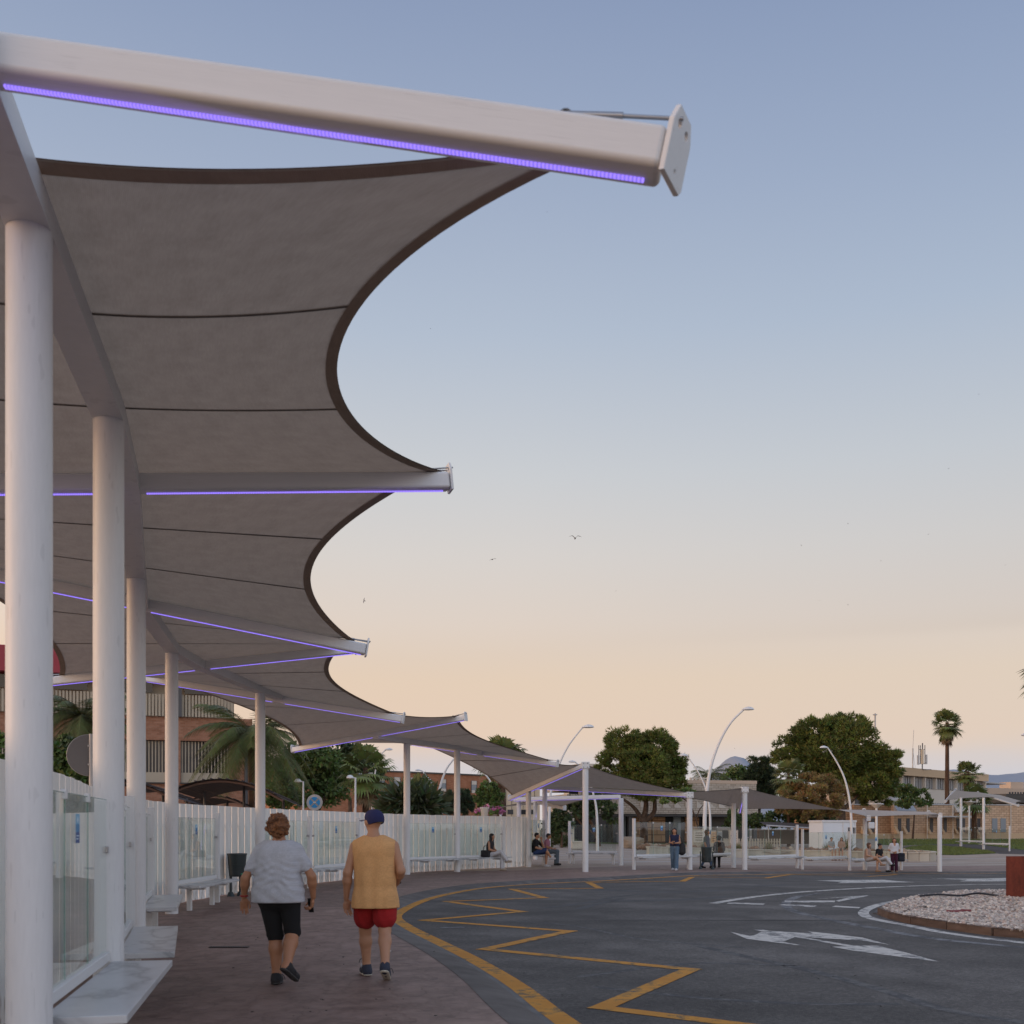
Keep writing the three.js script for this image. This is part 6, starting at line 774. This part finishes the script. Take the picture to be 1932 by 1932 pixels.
// full figure. J: joints in the figure's own frame, facing f
function figure(label, pos, yaw, J, o) {
  const g = thing('person', label, 'person', pos, yaw, o.group), f = o.f || V(0, 0, 1), gi = o.girth || 1, s = o.s || 1, cell = o.cell || 0.014, lx = (k) => J[k];
  const ai = o.arm || 1; const arm = (L, a = 0, b = 0) => [[J['sh' + L], J['el' + L], (0.046 * ai + a) * s, (0.038 * ai + a) * s], [J['el' + L], mid(J['el' + L], J['wr' + L], 0.3), (0.039 * ai + b) * s, (0.04 * ai + b) * s], [mid(J['el' + L], J['wr' + L], 0.3), J['wr' + L], (0.04 * ai + b) * s, (0.026 + b) * s]];
  const tw = o.leg || 1;
  const leg = (L, a = 0, b = a) => [[J['hp' + L], J['kn' + L], (0.085 * tw + a) * s, (0.056 * tw + a) * s], [J['kn' + L], mid(J['kn' + L], J['an' + L], 0.33), (0.054 * tw + b) * s, (0.057 * tw + b) * s], [mid(J['kn' + L], J['an' + L], 0.33), J['an' + L], (0.057 * tw + b) * s, (0.036 * tw + b) * s]];
  const foot = (L, a = 0) => { const an = J['an' + L], he = J['he' + L] || an.clone().add(V(0, -0.05 * s, 0)).addScaledVector(f, -0.045 * s), to = J['to' + L]; return [[an, he, 0.036 * s + a, 0.036 * s + a], [he, to, 0.036 * s + a, 0.033 * s + a], [mid(he, to, 0.15).add(V(0, 0.03 * s, 0)), mid(he, to, 0.6).add(V(0, 0.008 * s, 0)), 0.036 * s + a, 0.034 * s + a]]; };
  const tf = o.tf || f, sx = V(0, 1, 0).cross(tf).normalize(), hb = o.hb || [0.17, 0.145, 0.16], dp = o.dp || [0.115, 0.105, 0.11];
  const bar = (c, w, r, a) => { const h = Math.max(0.005, w - r) * s; return [c.clone().addScaledVector(sx, h), c.clone().addScaledVector(sx, -h), (r + a) * s, (r + a) * s]; };
  const hips = (a) => [bar(J.pel.clone().lerp(mid(J.hpL, J.hpR), 0.8), hb[0], dp[0], a), bar(mid(J.pel, J.wai, 0.45), lerp(hb[0], hb[1], 0.4), lerp(dp[0], dp[1], 0.4), a)];
  const torso = (a = 0) => [...hips(a), bar(J.wai, hb[1], dp[1], a), bar(mid(J.wai, J.che), lerp(hb[1], hb[2], 0.55), lerp(dp[1], dp[2], 0.5), a), bar(J.che, hb[2], dp[2], a), bar(mid(J.che, mid(J.shL, J.shR), 0.6), hb[2] * 0.97, dp[2] * 0.84, a), [mid(J.shL, J.shR, 0.1).add(V(0, -0.02, 0)), mid(J.shL, J.shR, 0.9).add(V(0, -0.02, 0)), (0.05 + a * 0.7) * s, (0.05 + a * 0.7) * s], ...['L', 'R'].map((L) => [mid(J.nec, J.che, 0.18), mid(J['sh' + L], J.nec, 0.1), (0.055 + a * 0.5) * s, (0.042 + a * 0.6) * s])];
  const neck = [[J.che.clone().lerp(J.nec, 0.6), J.nec, 0.062 * s, 0.054 * s], [J.nec, J.hed, 0.053 * s, 0.056 * s]];
  const hf = o.hf || f, R = 0.113 * s, head = headBones(J.hed, hf, R);
  const parts_ = [meshF([...torso(), ...neck, ...head, ...arm('L'), ...arm('R'), ...leg('L'), ...leg('R'), ...foot('L'), ...foot('R')], 0.03 * s, cell)];
  for (const L of ['L', 'R']) { const h = o['hand' + L]; if (h) parts_.push(meshF(handBones(J['wr' + L], h[0], h[1], h[2], s * (o.hs || 1), h[3] == null ? 0.5 : h[3]), 0.007, o.hcell || 0.005)); }
  if (o.hcell) { const hb = headBones(J.hed, hf, R); parts_.push(meshF([...hb, [J.nec, J.hed, 0.053 * s, 0.056 * s]], 0.02, 0.006)); }
  part('body', parts_, skinM[o.skin || 'mid'], g);
  const us = V(0, 1, 0).cross(hf).normalize(); for (const e of [-1, 1]) part('eye', new THREE.SphereGeometry(R * 0.1, 8, 6).translate(...J.hed.clone().addScaledVector(hf, R * 0.64).addScaledVector(us, e * R * 0.3).add(V(0, R * 0.06, 0)).toArray()), M.dark, g);
  const clipY = (v, sign) => [0, sign, 0, sign * v];
  const cm = (c) => (c.isMaterial ? c : cloth(c));
  // upper garment
  if (o.top) { const t = o.top, ea = t.ease == null ? 0.016 : t.ease, b = [...torso(ea)]; if (J.pel.y > 0.8) for (const q of [0, 0.06, 0.12]) b.push(bar(V(J.pel.x, t.hem + q, J.pel.z), hb[0] + (t.out || 0) * (1 - q * 4), dp[0], ea)); for (const L of ['L', 'R']) if (t.sleeve) { const e = mid(J['sh' + L], J['el' + L], Math.min(1, t.sleeve)); b.push([J['sh' + L], e, 0.056 * ai * s, 0.058 * ai * s]); if (t.sleeve > 1) b.push([J['el' + L], mid(J['el' + L], J['wr' + L], t.sleeve - 1), 0.052 * s, 0.045 * s]); } part('top', meshF(b, 0.035 * s, cell, { clip: [...(t.clip || []), clipY(t.hem, -1), clipY(J.nec.y + 0.012, 1)], warp: t.warp, minus: (x, y, z) => { const n = Math.hypot(x - J.nec.x, (y - J.nec.y - (t.drop || 0.03) * s) * 0.95, z - J.nec.z) - 0.083 * s; return t.minus ? Math.min(n, t.minus(x, y, z)) : n; } }), cm(t.c), g); }
  // lower garment
  if (o.low) { const w = o.low, b = [...hips(0.004)]; for (const L of ['L', 'R']) { const e = (w.ease || 0.014); if (w.len <= 1) b.push([J['hp' + L], mid(J['hp' + L], J['kn' + L], w.len), (0.088 * tw + e) * s, (lerp(0.085, 0.06, w.len) * tw + (w.flare || e)) * s]); else b.push([J['hp' + L], J['kn' + L], (0.087 * tw + e) * s, (0.06 * tw + e) * s], [J['kn' + L], mid(J['kn' + L], J['an' + L], w.len - 1), (0.06 * tw + e) * s, (w.flare || 0.05) * s]); } part('trousers', meshF(b, (w.k || 0.02) * s, cell, { clip: w.top ? [clipY(w.top, 1), ...(w.clip || [])] : w.clip, warp: w.warp }), cm(w.c), g); }
  // shoes
  if (o.shoe) for (const L of ['L', 'R']) { const sh = part('shoe', meshF(foot(L, 0.009 * s), 0.02, Math.min(cell, 0.01), { clip: o.shoe.clip ? [o.shoe.clip[L]] : [clipY(J['an' + L].y + 0.03 * s, 1)] }), cm(o.shoe.c), g); if (o.shoe.sole) { const an = J['an' + L], he = J['he' + L] || an.clone().add(V(0, -0.05 * s, 0)).addScaledVector(f, -0.045 * s), to = J['to' + L], ax = to.clone().sub(he).normalize(), sd = V(0, 1, 0).cross(ax).normalize(), dn = sd.clone().cross(ax).normalize(); if (dn.y > 0) dn.negate(); const off = 0.03 * s; part('sole', meshF([[he.clone().addScaledVector(dn, off), to.clone().addScaledVector(dn, off), 0.047 * s, 0.043 * s, 3.2, dn]], 0.01, Math.min(cell, 0.007)), cm(o.shoe.sole), sh); } }
  // hair
  if (o.hair) { const h = o.hair, c = J.hed, P = (a, b, e = 0) => c.clone().addScaledVector(hf, a * R).add(V(0, b * R, 0)).addScaledVector(us, e * R), b = [[P(-0.24, 0.3), P(0.02, 0.36), R * 0.82 * (h.big || 1), R * 0.74 * (h.big || 1)]]; if (h.bulk) b.push([P(-0.4, 0.1), P(-0.3, 0.5), R * 0.7 * h.bulk, R * 0.6 * h.bulk]); if (h.long) for (const e of [-0.42, 0, 0.42]) b.push([P(-0.35, 0.1, e), P(-0.62 + (h.fall || 0), -1.2 * h.long, e * 1.15), R * 0.42, R * 0.26]); if (h.long) for (const e of [-1, 1]) b.push([P(-0.1, 0.15, e * 0.6), P(0.02, -0.7, e * 0.72), R * 0.24, R * 0.24], [P(0.02, -0.7, e * 0.72), P(0.1, -1.1 * h.long, e * 0.8), R * 0.24, R * 0.16]); if (h.bun) b.push([P(-0.8, 0.5), P(-0.95, 0.5), R * 0.34, R * 0.3]); part('hair', meshF(b, 0.03 * s, Math.min(cell, h.cell || 0.01), { minus: (x, y, z) => Math.sqrt((x - P(0.72, -0.12).x) ** 2 + ((y - P(0.72, -0.12).y) * 0.8) ** 2 + (z - P(0.72, -0.12).z) ** 2) - R * 0.62, warp: h.warp }), cm(h.c), g); }
  return g;
}
const wr3 = (amp, fx, fy, fz, ph = 0) => (x, y, z) => amp * (Math.sin(x * fx + y * fy * 0.6 + z * fz + ph + 3 * vnoise(x * 9, y * 9, z * 9)) + 0.8 * (vnoise(x * 22 + 3, y * 30, z * 22) - 0.5));
const v3 = (a) => V(...a);
const joints = (o) => Object.fromEntries(Object.entries(o).map(([k, a]) => [k, v3(a)]));
// --- the two walkers, seen from behind; x to the right, z towards the camera, both face -z
{
  const J = joints({ pel: [-0.005, 0.9, 0], wai: [-0.005, 1.03, 0.0], che: [0, 1.22, -0.01], nec: [0.0, 1.39, -0.02], hed: [-0.005, 1.515, -0.04], shL: [0.18, 1.31, -0.01], elL: [0.325, 1.05, 0.02], wrL: [0.325, 0.845, -0.06], shR: [-0.185, 1.30, -0.01], elR: [-0.315, 1.03, 0.03], wrR: [-0.345, 0.845, -0.04], hpL: [0.105, 0.86, 0], hpR: [-0.095, 0.86, 0], knL: [0.128, 0.5, -0.03], anL: [0.118, 0.225, 0.16], heL: [0.108, 0.195, 0.2], toL: [0.178, 0.085, 0.05], knR: [-0.05, 0.46, -0.09], anR: [-0.03, 0.105, -0.05], heR: [-0.03, 0.045, -0.01], toR: [-0.035, 0.035, -0.19] });
  // grid figures use L/R of the field only; f is straight ahead
  const shirt = (x, y, z) => { const band = Math.exp(-Math.pow((y - 1.06) / 0.13, 2)); return 0.0045 * band * Math.sin((y + 0.25 * Math.abs(x) - 0.1 * x) * 95 + 5 * vnoise(x * 7, y * 6, z * 6)) + 0.003 * Math.sin(y * 60 + x * 40 + 6 * vnoise(x * 6, y * 6, 3)) * S((1.3 - y) * 5) + 0.006 * (vnoise(x * 16, y * 22, z * 16) - 0.5); };
  const hairN = (x, y, z) => 0.03 * (vnoise(x * 55, y * 55, z * 55) - 0.5) + 0.016 * (vnoise(x * 110 + 4, y * 110, z * 110) - 0.5) + 0.03 * (vnoise(x * 26 + 4, y * 26, z * 26) - 0.5);
  const hairMat = std([1, 1, 1], 0.7, { map: texture(256, 256, (x, y) => { const a = tnoise(x, y, 28, 181, 3), b = tnoise(x, y, 9, 182, 3), v = (a - 0.5) * 90; return [108 + v + (b - 0.5) * 80, 68 + v * 0.75 + (b - 0.5) * 54, 38 + v * 0.5 + (b - 0.5) * 28]; }, [3, 3]) });
  const hd = (wr, tip) => v3(tip).sub(v3(wr));
  const g = figure('walking woman in grey t-shirt and black knee shorts, seen from behind', [-2.262, 0, -10.27], 0, J, { f: V(0, 0, -1), hb: [0.215, 0.205, 0.197], dp: [0.15, 0.155, 0.14], arm: 1.02, leg: 1.15, cell: 0.011, hcell: 0.0034, skin: 'tan', hs: 0.98,
    handL: [hd([0.325, 0.845, -0.06], [0.295, 0.7, -0.09]), V(-0.8, 0, -0.5), V(-0.3, 0, -0.8), 0.85], handR: [hd([-0.345, 0.845, -0.04], [-0.352, 0.7, -0.07]), V(0.5, 0, 0.8), V(0.85, 0, -0.3), 0.45],
    top: { c: cloth([0.5, 0.505, 0.54]), sleeve: 0.62, hem: 0.8, warp: shirt, ease: 0.022, drop: 0.04, out: 0.012 },
    low: { c: cloth([0.008, 0.008, 0.009]), len: 1.02, ease: 0.008, k: 0.03, clip: [[0, 1, 0, 0.98]] }, shoe: { c: std([0.018, 0.018, 0.02], 0.8), sole: std([0.05, 0.05, 0.05], 0.8), clip: { L: [-0.2, 0.7, 0.68, 0.275], R: [0, 1, 0, 0.125] } }, hair: { c: hairMat, bulk: 1.24, big: 1.16, warp: hairN, cell: 0.0055 } });
  part('bracelet', new THREE.TorusGeometry(0.034, 0.009, 8, 24).rotateX(Math.PI / 2).translate(-0.343, 0.86, -0.042), std([0.3, 0.02, 0.025], 0.5), g); part('watch', [new THREE.TorusGeometry(0.033, 0.006, 6, 24).rotateX(Math.PI / 2).translate(-0.34, 0.885, -0.038), rbox(0.012, 0.03, 0.03, -0.372, 0.885, -0.038, 0.004)], std([0.25, 0.24, 0.22], 0.35, { metalness: 0.7 }), g);
  for (const [a, b, c] of [[0.17, 0.165, 0.12], [-0.0, 0.085, -0.14]]) part('lace', tube([V(a, b, c), V(a + 0.03, b - 0.02, c + 0.02), V(a + 0.04, b - 0.05, c + 0.025)], 0.004, 5), M.dark, g);
  const ph = thing('phone', 'dark phone in a patterned case held in the walking woman’s right hand', 'phone', [-2.262 + 0.296, 0.765, -10.27 - 0.085], 0.9); ph.rotation.z = 0.12; part('body', rbox(0.012, 0.14, 0.07, 0, 0, 0, 0.005), std([0.015, 0.014, 0.013], 0.3), ph); for (const y of [-0.04, 0, 0.04]) part('case_patch', rbox(0.006, 0.022, 0.05, 0.006, y, 0, 0.002), std([0.5, 0.4, 0.2], 0.5), ph);
}
{
  const J = joints({ pel: [0.0, 0.9, -0.16], wai: [0.0, 1.04, -0.16], che: [-0.01, 1.25, -0.16], nec: [-0.02, 1.44, -0.17], hed: [-0.025, 1.58, -0.19], shL: [0.19, 1.34, -0.16], elL: [0.262, 1.09, -0.12], wrL: [0.2, 0.95, -0.33], shR: [-0.205, 1.335, -0.16], elR: [-0.272, 1.07, -0.12], wrR: [-0.30, 0.80, -0.2], hpL: [0.095, 0.86, -0.16], hpR: [-0.095, 0.86, -0.16], knL: [0.1, 0.49, -0.13], anL: [0.128, 0.175, 0.07], heL: [0.128, 0.13, 0.115], toL: [0.132, 0.045, -0.06], knR: [-0.125, 0.475, -0.33], anR: [-0.115, 0.115, -0.36], heR: [-0.1, 0.045, -0.33], toR: [-0.17, 0.042, -0.51] });
  const vest = (x, y, z) => 0.004 * Math.sin(x * 55 + 4 * vnoise(x * 6, y * 3, z * 5)) * S((1.3 - y) * 4) + 0.005 * (vnoise(x * 12, y * 9, z * 12) - 0.5) - 0.006 * Math.exp(-Math.pow((y - 1.28) / 0.03, 2) - Math.pow((x + 0.01) / 0.05, 2)) - 0.05 * S((1.0 - y) / 0.35) * 0.35;
  const g = figure('walking man in orange sleeveless shirt, red shorts and blue cap', [-1.383, 0, -10.56], 0, J, { f: V(0, 0, -1), hf: V(-0.72, 0.02, -0.69).normalize(), hb: [0.185, 0.19, 0.195], dp: [0.13, 0.14, 0.135], arm: 1.12, leg: 1.08, cell: 0.011, hcell: 0.0034, skin: 'mid',
    handL: [V(-0.4, -0.35, -0.85), V(-1, 0, 0), V(0, 1, -0.3), 0.8], handR: [V(0.05, -1, -0.15), V(0.6, 0, 0.7), V(0.75, 0, -0.5), 0.35],
    top: { c: cloth([0.72, 0.39, 0.16]), sleeve: 0, hem: 0.715, warp: vest, ease: 0.024, drop: 0.035, out: 0.018, minus: (x, y, z) => Math.min(Math.hypot(x - 0.268, (y - 1.31) * 0.55, (z + 0.16) * 0.6), Math.hypot(x + 0.29, (y - 1.31) * 0.55, (z + 0.16) * 0.6)) - 0.072 },
    low: { c: cloth([0.36, 0.012, 0.014]), len: 0.66, ease: 0.03, flare: 0.045, k: 0.012, clip: [[0, 1, 0, 0.93]], warp: wr3(0.003, 60, 20, 40) }, shoe: { c: std([0.03, 0.035, 0.055], 0.85), sole: std([0.5, 0.46, 0.38], 0.8), clip: { L: [0, 0.75, 0.66, 0.22], R: [0, 1, 0, 0.15] } } });
  // cap with visor to the left
  const c = J.hed, hf = V(-0.72, 0.02, -0.69).normalize(), R = 0.113, us = V(0, 1, 0).cross(hf).normalize(), P = (a, b, e = 0) => c.clone().addScaledVector(hf, a * R).add(V(0, b * R, 0)).addScaledVector(us, e * R), blue = cloth([0.022, 0.026, 0.1]);
  const cap = part('cap', meshF([[P(-0.24, 0.34), P(0.02, 0.4), R * 0.83, R * 0.76], [P(-0.42, -0.1), P(-0.36, 0.2), R * 0.66, R * 0.68]], 0.03, 0.006, { clip: [[hf.x * -0.3, -1, hf.z * -0.3, -(c.y - 0.3 * R) - (hf.x * c.x + hf.z * c.z) * 0.3]], minus: (x, y, z) => Math.hypot(x - P(-1.05, -0.3).x, (y - P(-1.05, -0.3).y) * 1.2, z - P(-1.05, -0.3).z) - R * 0.24 }), blue, g);
  part('visor', gridG(10, 12, (i, j) => { const a = (j - 0.5) * 2.3, r = R * (0.72 + 1.05 * i); return P(0.05 + Math.cos(a) * r / R * 0.98, 0.24 - 0.1 * i - 0.12 * Math.pow(Math.sin(a), 2), Math.sin(a) * 0.74 * (1 + 0.05 * i)); }), blue, cap); part('back_strap', tube([P(-0.9, 0.02, 0.34), P(-1.0, -0.02, 0), P(-0.9, 0.02, -0.34)], 0.008, 6), std([0.12, 0.085, 0.04], 0.8), cap);
  for (let i = 0; i < 3; i++) part('shoe_stripe', rbox(0.006, 0.055, 0.012, -0.162 - i * 0.012, 0.085, -0.405 - i * 0.028, 0.002).rotateZ(0), M.white, g);
  for (const [a, b, e] of [[0.17, 0.12, 0.05], [0.085, 0.12, 0.06], [-0.16, 0.16, -0.44]]) part('lace', tube([V(a, b, e), V(a + Math.sign(a) * 0.025, b + 0.005, e + 0.02), V(a + Math.sign(a) * 0.04, b - 0.035, e + 0.03)], 0.0035, 5), M.dark, g);
  part('wrist_watch', new THREE.TorusGeometry(0.032, 0.007, 6, 20).rotateX(1).translate(0.208, 0.965, -0.31), M.dark, g);
}
// --- smaller figures: own frame, facing +z, x to the figure's left
function standJ(s = 1, step = 0.12, arms = 'down') { const J = { pel: [0, 0.92, 0], wai: [0, 1.05, 0], che: [0, 1.25, 0], nec: [0, 1.43, 0.01], hed: [0, 1.56, 0.03], shL: [0.165, 1.36, 0], shR: [-0.165, 1.36, 0], hpL: [0.085, 0.88, 0], hpR: [-0.085, 0.88, 0], knL: [0.09, 0.48, step * 0.6], anL: [0.09, 0.09, step], toL: [0.1, 0.035, step + 0.15], knR: [-0.085, 0.48, 0.03 - step * 0.3], anR: [-0.085, 0.1, -step], toR: [-0.1, 0.035, -step + 0.15] }; if (arms === 'phone') Object.assign(J, { elL: [0.2, 1.1, -0.02], wrL: [0.05, 1.08, 0.22], elR: [-0.2, 1.1, -0.02], wrR: [-0.05, 1.1, 0.22] }); else if (arms === 'belly') Object.assign(J, { elL: [0.24, 1.1, -0.04], wrL: [0.06, 1.0, 0.16], elR: [-0.24, 1.1, -0.04], wrR: [-0.07, 0.98, 0.16] }); else Object.assign(J, { elL: [0.21, 1.09, -0.03], wrL: [0.2, 0.85, 0.06], elR: [-0.21, 1.09, -0.03], wrR: [-0.2, 0.85, 0.06] }); const o = {}; for (const k in J) o[k] = V(...J[k]).multiplyScalar(s); return o; }
function sitJ(s = 1, cross = 0, arms = 'lap', seat = 0.5) { const h = seat + 0.08, J = { pel: [0, h + 0.02, 0], wai: [0, h + 0.16, -0.02], che: [0, h + 0.36, 0.0], nec: [0, h + 0.54, 0.04], hed: [0, h + 0.67, 0.08], shL: [0.165, h + 0.47, 0.02], shR: [-0.165, h + 0.47, 0.02], hpL: [0.085, h, 0.02], hpR: [-0.085, h, 0.02], knL: [0.1, h + 0.02, 0.44], anL: [0.1, 0.09, 0.42], toL: [0.11, 0.035, 0.57], knR: [-0.1, h + 0.02, 0.44], anR: [-0.1, 0.09, 0.42], toR: [-0.11, 0.035, 0.57] };
  if (cross) Object.assign(J, { knR: [-0.02, h + 0.11, 0.44], anR: [0.12, h - 0.2, 0.62], toR: [0.16, h - 0.24, 0.77] });
  if (arms === 'lap') Object.assign(J, { elL: [0.21, h + 0.2, 0.06], wrL: [0.08, h + 0.1, 0.28], elR: [-0.21, h + 0.2, 0.06], wrR: [-0.06, h + 0.12, 0.3] }); if (arms === 'chin') Object.assign(J, { elL: [0.16, h + 0.2, 0.3], wrL: [0.05, h + 0.5, 0.24], elR: [-0.2, h + 0.2, 0.1], wrR: [-0.06, h + 0.12, 0.34] });
  const o = {}; for (const k in J) o[k] = V(J[k][0] * s, (J[k][1] - seat) * s + seat, J[k][2] * s); return o; }
const hands = (J) => { const out = {}; for (const L of ['L', 'R']) { const d = J['wr' + L].clone().sub(J['el' + L]).normalize(); out['hand' + L] = [d, V(L === 'L' ? -0.6 : 0.6, -0.4, 0.3), V(0, 0.6, 0.8).addScaledVector(d, -0.2), 0.55]; } return out; };
const jeans = [0.1, 0.16, 0.23], white = [0.6, 0.6, 0.62], black = [0.012, 0.012, 0.014], darkHair = std([0.012, 0.009, 0.008], 0.6), brownHair = std([0.07, 0.03, 0.015], 0.6);
const on = (u, d, y) => { const x = (u - U0) / F * d; return [x, y == null ? T(x, d) : y, -d]; };
function seatAt(u, d, dy = 0) { const x = (u - U0) / F * d; return [x, T(x, d) + dy, -d]; }
{ const J = sitJ(1, 1), k = figure('seated woman with long dark hair and white trousers on the fence bench', seatAt(925, 39.3), 1.15, J, { ...hands(J), s: 0.97, skin: 'mid', top: { c: [0.03, 0.028, 0.032], sleeve: 0, hem: 0.58, neckY: 1.1 }, low: { c: white, len: 1.93, flare: 0.075, ease: 0.018 }, shoe: { c: [0.45, 0.38, 0.3] }, hair: { c: darkHair, long: 1.9, bulk: 1 } }); }
{ const p = seatAt(916, 39.15, 0.495); const g = thing('handbag', 'black handbag on the bench beside the woman in white trousers', 'bag', p, 1.1); part('body', rbox(0.12, 0.26, 0.36, 0, 0.13, 0, 0.04), cloth(black, 0.6), g); part('handle', tube([V(0, 0.24, -0.1), V(0, 0.4, -0.05), V(0, 0.4, 0.05), V(0, 0.24, 0.1)], 0.012, 6), cloth(black, 0.6), g); }
{ const J = sitJ(1.02, 1, 'chin'); figure('seated man in black t-shirt and blue shorts, hand at his mouth', seatAt(1010, 43.3), 1.25, J, { ...hands(J), s: 1.02, skin: 'mid', top: { c: black, sleeve: 0.75, hem: 0.55, neckY: 1.12 }, low: { c: [0.03, 0.055, 0.15], len: 0.95, ease: 0.02 }, shoe: { c: white }, hair: { c: darkHair, bulk: 0.9 } }); }
{ const J = sitJ(0.98, 0); figure('seated person in pink top and wide jeans behind the post', seatAt(1032, 45), 1.3, J, { ...hands(J), s: 0.98, skin: 'tan', top: { c: [0.4, 0.17, 0.23], sleeve: 0.6, hem: 0.55, neckY: 1.1 }, low: { c: [0.11, 0.14, 0.17], len: 1.92, flare: 0.085, ease: 0.02 }, shoe: { c: [0.03, 0.03, 0.03] }, hair: { c: darkHair, bulk: 0.9 } }); }
{ const J = standJ(0.96, 0.14, 'phone'), p = on(1273, 40.5); figure('standing woman in navy top and blue jeans looking at her phone', p, -0.35, J, { ...hands(J), s: 0.96, skin: 'mid', top: { c: [0.018, 0.022, 0.06], sleeve: 0, hem: 0.93, neckY: 1.33 }, low: { c: jeans, len: 1.93, flare: 0.085, ease: 0.02, warp: wr3(0.003, 40, 50, 40) }, shoe: { c: white }, hair: { c: std([0.03, 0.014, 0.01], 0.6), long: 1.7, bulk: 1.05 } });
  const b = thing('shoulder_bag', 'large black shoulder bag of the woman in jeans', 'bag', [p[0] + 0.27, p[1], p[2] + 0.02], -0.2); part('body', meshF([[V(0, 0.72, 0), V(0.02, 0.92, 0), 0.15, 0.12, 1.6, V(0, 0, 1)]], 0.02, 0.02), cloth(black, 0.7), b); part('strap', tube([V(0.05, 0.98, 0), V(-0.02, 1.2, 0.02), V(-0.13, 1.36, 0), V(-0.06, 1.15, -0.06), V(-0.04, 0.98, -0.02)], 0.014, 6), cloth(black, 0.7), b); const q = thing('phone', 'small phone held by the woman in jeans', 'phone', [p[0] - 0.08, p[1] + 1.09, p[2] + 0.3], -0.3); part('body', rbox(0.07, 0.12, 0.01, 0, 0, 0, 0.004), M.dark, q); part('screen', rbox(0.06, 0.11, 0.004, 0, 0, -0.006, 0.001), std([0.1, 0.12, 0.14], 0.2), q); }
{ const J = standJ(0.96, 0.2); figure('woman in grey t-shirt walking behind the slatted bin', on(1333, 44.6), 1.2, J, { ...hands(J), s: 0.96, skin: 'tan', hb: [0.185, 0.17, 0.17], top: { c: [0.13, 0.135, 0.15], sleeve: 0.7, hem: 0.86, neckY: 1.36 }, low: { c: [0.06, 0.1, 0.17], len: 1.9, ease: 0.016 }, shoe: { c: black }, hair: { c: brownHair, long: 1.3, bulk: 1 } }); }
{ const J = sitJ(1, 0), p = seatAt(1357, 46.0), hat = figure('person in black with a dark hat sitting with back to the road', p, Math.PI + 0.05, J, { ...hands(J), s: 1.02, hb: [0.2, 0.19, 0.2], arm: 1.15, skin: 'mid', top: { c: black, sleeve: 1.8, hem: 0.55, neckY: 1.12 }, low: { c: black, len: 1.95, ease: 0.02 }, shoe: { c: black }, hair: { c: darkHair, bulk: 1.05 } }); part('hat', [new THREE.SphereGeometry(0.125, 18, 9, 0, Math.PI * 2, 0, Math.PI / 2).scale(1, 0.95, 1.1), cyl(0.15, 0.14, 0.02, 0, -0.01, 0, 20)].map((q) => q.translate(0, J.hed.y + 0.04, J.hed.z - 0.01)), cloth(black), hat); }
for (const [u, yaw, top, low, hair, label] of [[1568, 0.15, [0.36, 0.36, 0.36], white, { c: darkHair }, 'man in grey t-shirt and white shorts sitting on the planter'], [1588, -0.4, [0.42, 0.27, 0.2], [0.3, 0.24, 0.2], { c: brownHair, long: 1.2 }, 'woman with bare shoulders sitting on the planter']]) { const d = 70.4, J = sitJ(1, 0, 'lap', 0.66), p = seatAt(u, d); figure(label, p, yaw, J, { ...hands(J), s: 1, cell: 0.018, hcell: 0, skin: 'mid', top: { c: top, sleeve: 0.6, hem: 0.7, neckY: 1.26 }, low: { c: low, len: 0.95, ease: 0.02 }, shoe: { c: [0.3, 0.2, 0.15] }, hair }); }
{ const J = sitJ(1, 1); figure('seated woman with long reddish hair and crossed bare legs', seatAt(1637, 50.2), 0.85, J, { ...hands(J), s: 1, skin: 'fair', top: { c: [0.42, 0.3, 0.24], sleeve: 0, hem: 0.58, neckY: 1.08 }, low: { c: [0.45, 0.4, 0.38], len: 0.5, ease: 0.016 }, shoe: { c: [0.35, 0.22, 0.14] }, hair: { c: std([0.1, 0.04, 0.018], 0.6), long: 2.0, bulk: 1.05 } }); }
{ const J = sitJ(0.98, 1); figure('seated woman in black top and white trousers on the far bench', seatAt(1658, 50.4), 0.6, J, { ...hands(J), s: 0.98, skin: 'mid', hf: V(0.3, -0.25, 0.9).normalize(), top: { c: black, sleeve: 0.55, hem: 0.56, neckY: 1.08 }, low: { c: white, len: 1.93, flare: 0.07, ease: 0.018 }, shoe: { c: black }, hair: { c: darkHair, bun: 1 } }); }
{ const J = standJ(0.97, 0.05, 'belly'), p = on(1687, 50.6); figure('standing woman in white blouse and wine red trousers', p, -0.1, J, { ...hands(J), s: 0.97, skin: 'mid', hf: V(-0.15, 0.12, 0.98).normalize(), top: { c: [0.66, 0.65, 0.66], sleeve: 0.75, hem: 0.9, neckY: 1.36, ease: 0.03, minus: (x, y, z) => Math.hypot(x * 1.2, (y - 1.4) * 0.55, z - 0.12) - 0.085 }, low: { c: [0.055, 0.008, 0.028], len: 1.94, flare: 0.085, ease: 0.016 }, shoe: { c: [0.3, 0.2, 0.14] }, hair: { c: brownHair, long: 1.5, bulk: 1.1 } });
  const b = thing('rucksack', 'dark rucksack on the bench end behind the standing woman', 'bag', [p[0] + 0.45, p[1] + 0.495, p[2] - 0.35], 0); part('body', rbox(0.36, 0.42, 0.2, 0, 0.21, 0, 0.07), cloth([0.012, 0.014, 0.025], 0.8), b); part('pocket', rbox(0.28, 0.18, 0.06, 0, 0.13, 0.12, 0.02), cloth([0.016, 0.018, 0.03], 0.8), b); }
scene.traverse((o) => { if (o.isMesh) { o.castShadow = true; o.receiveShadow = true; } });
renderer.render(scene, camera);
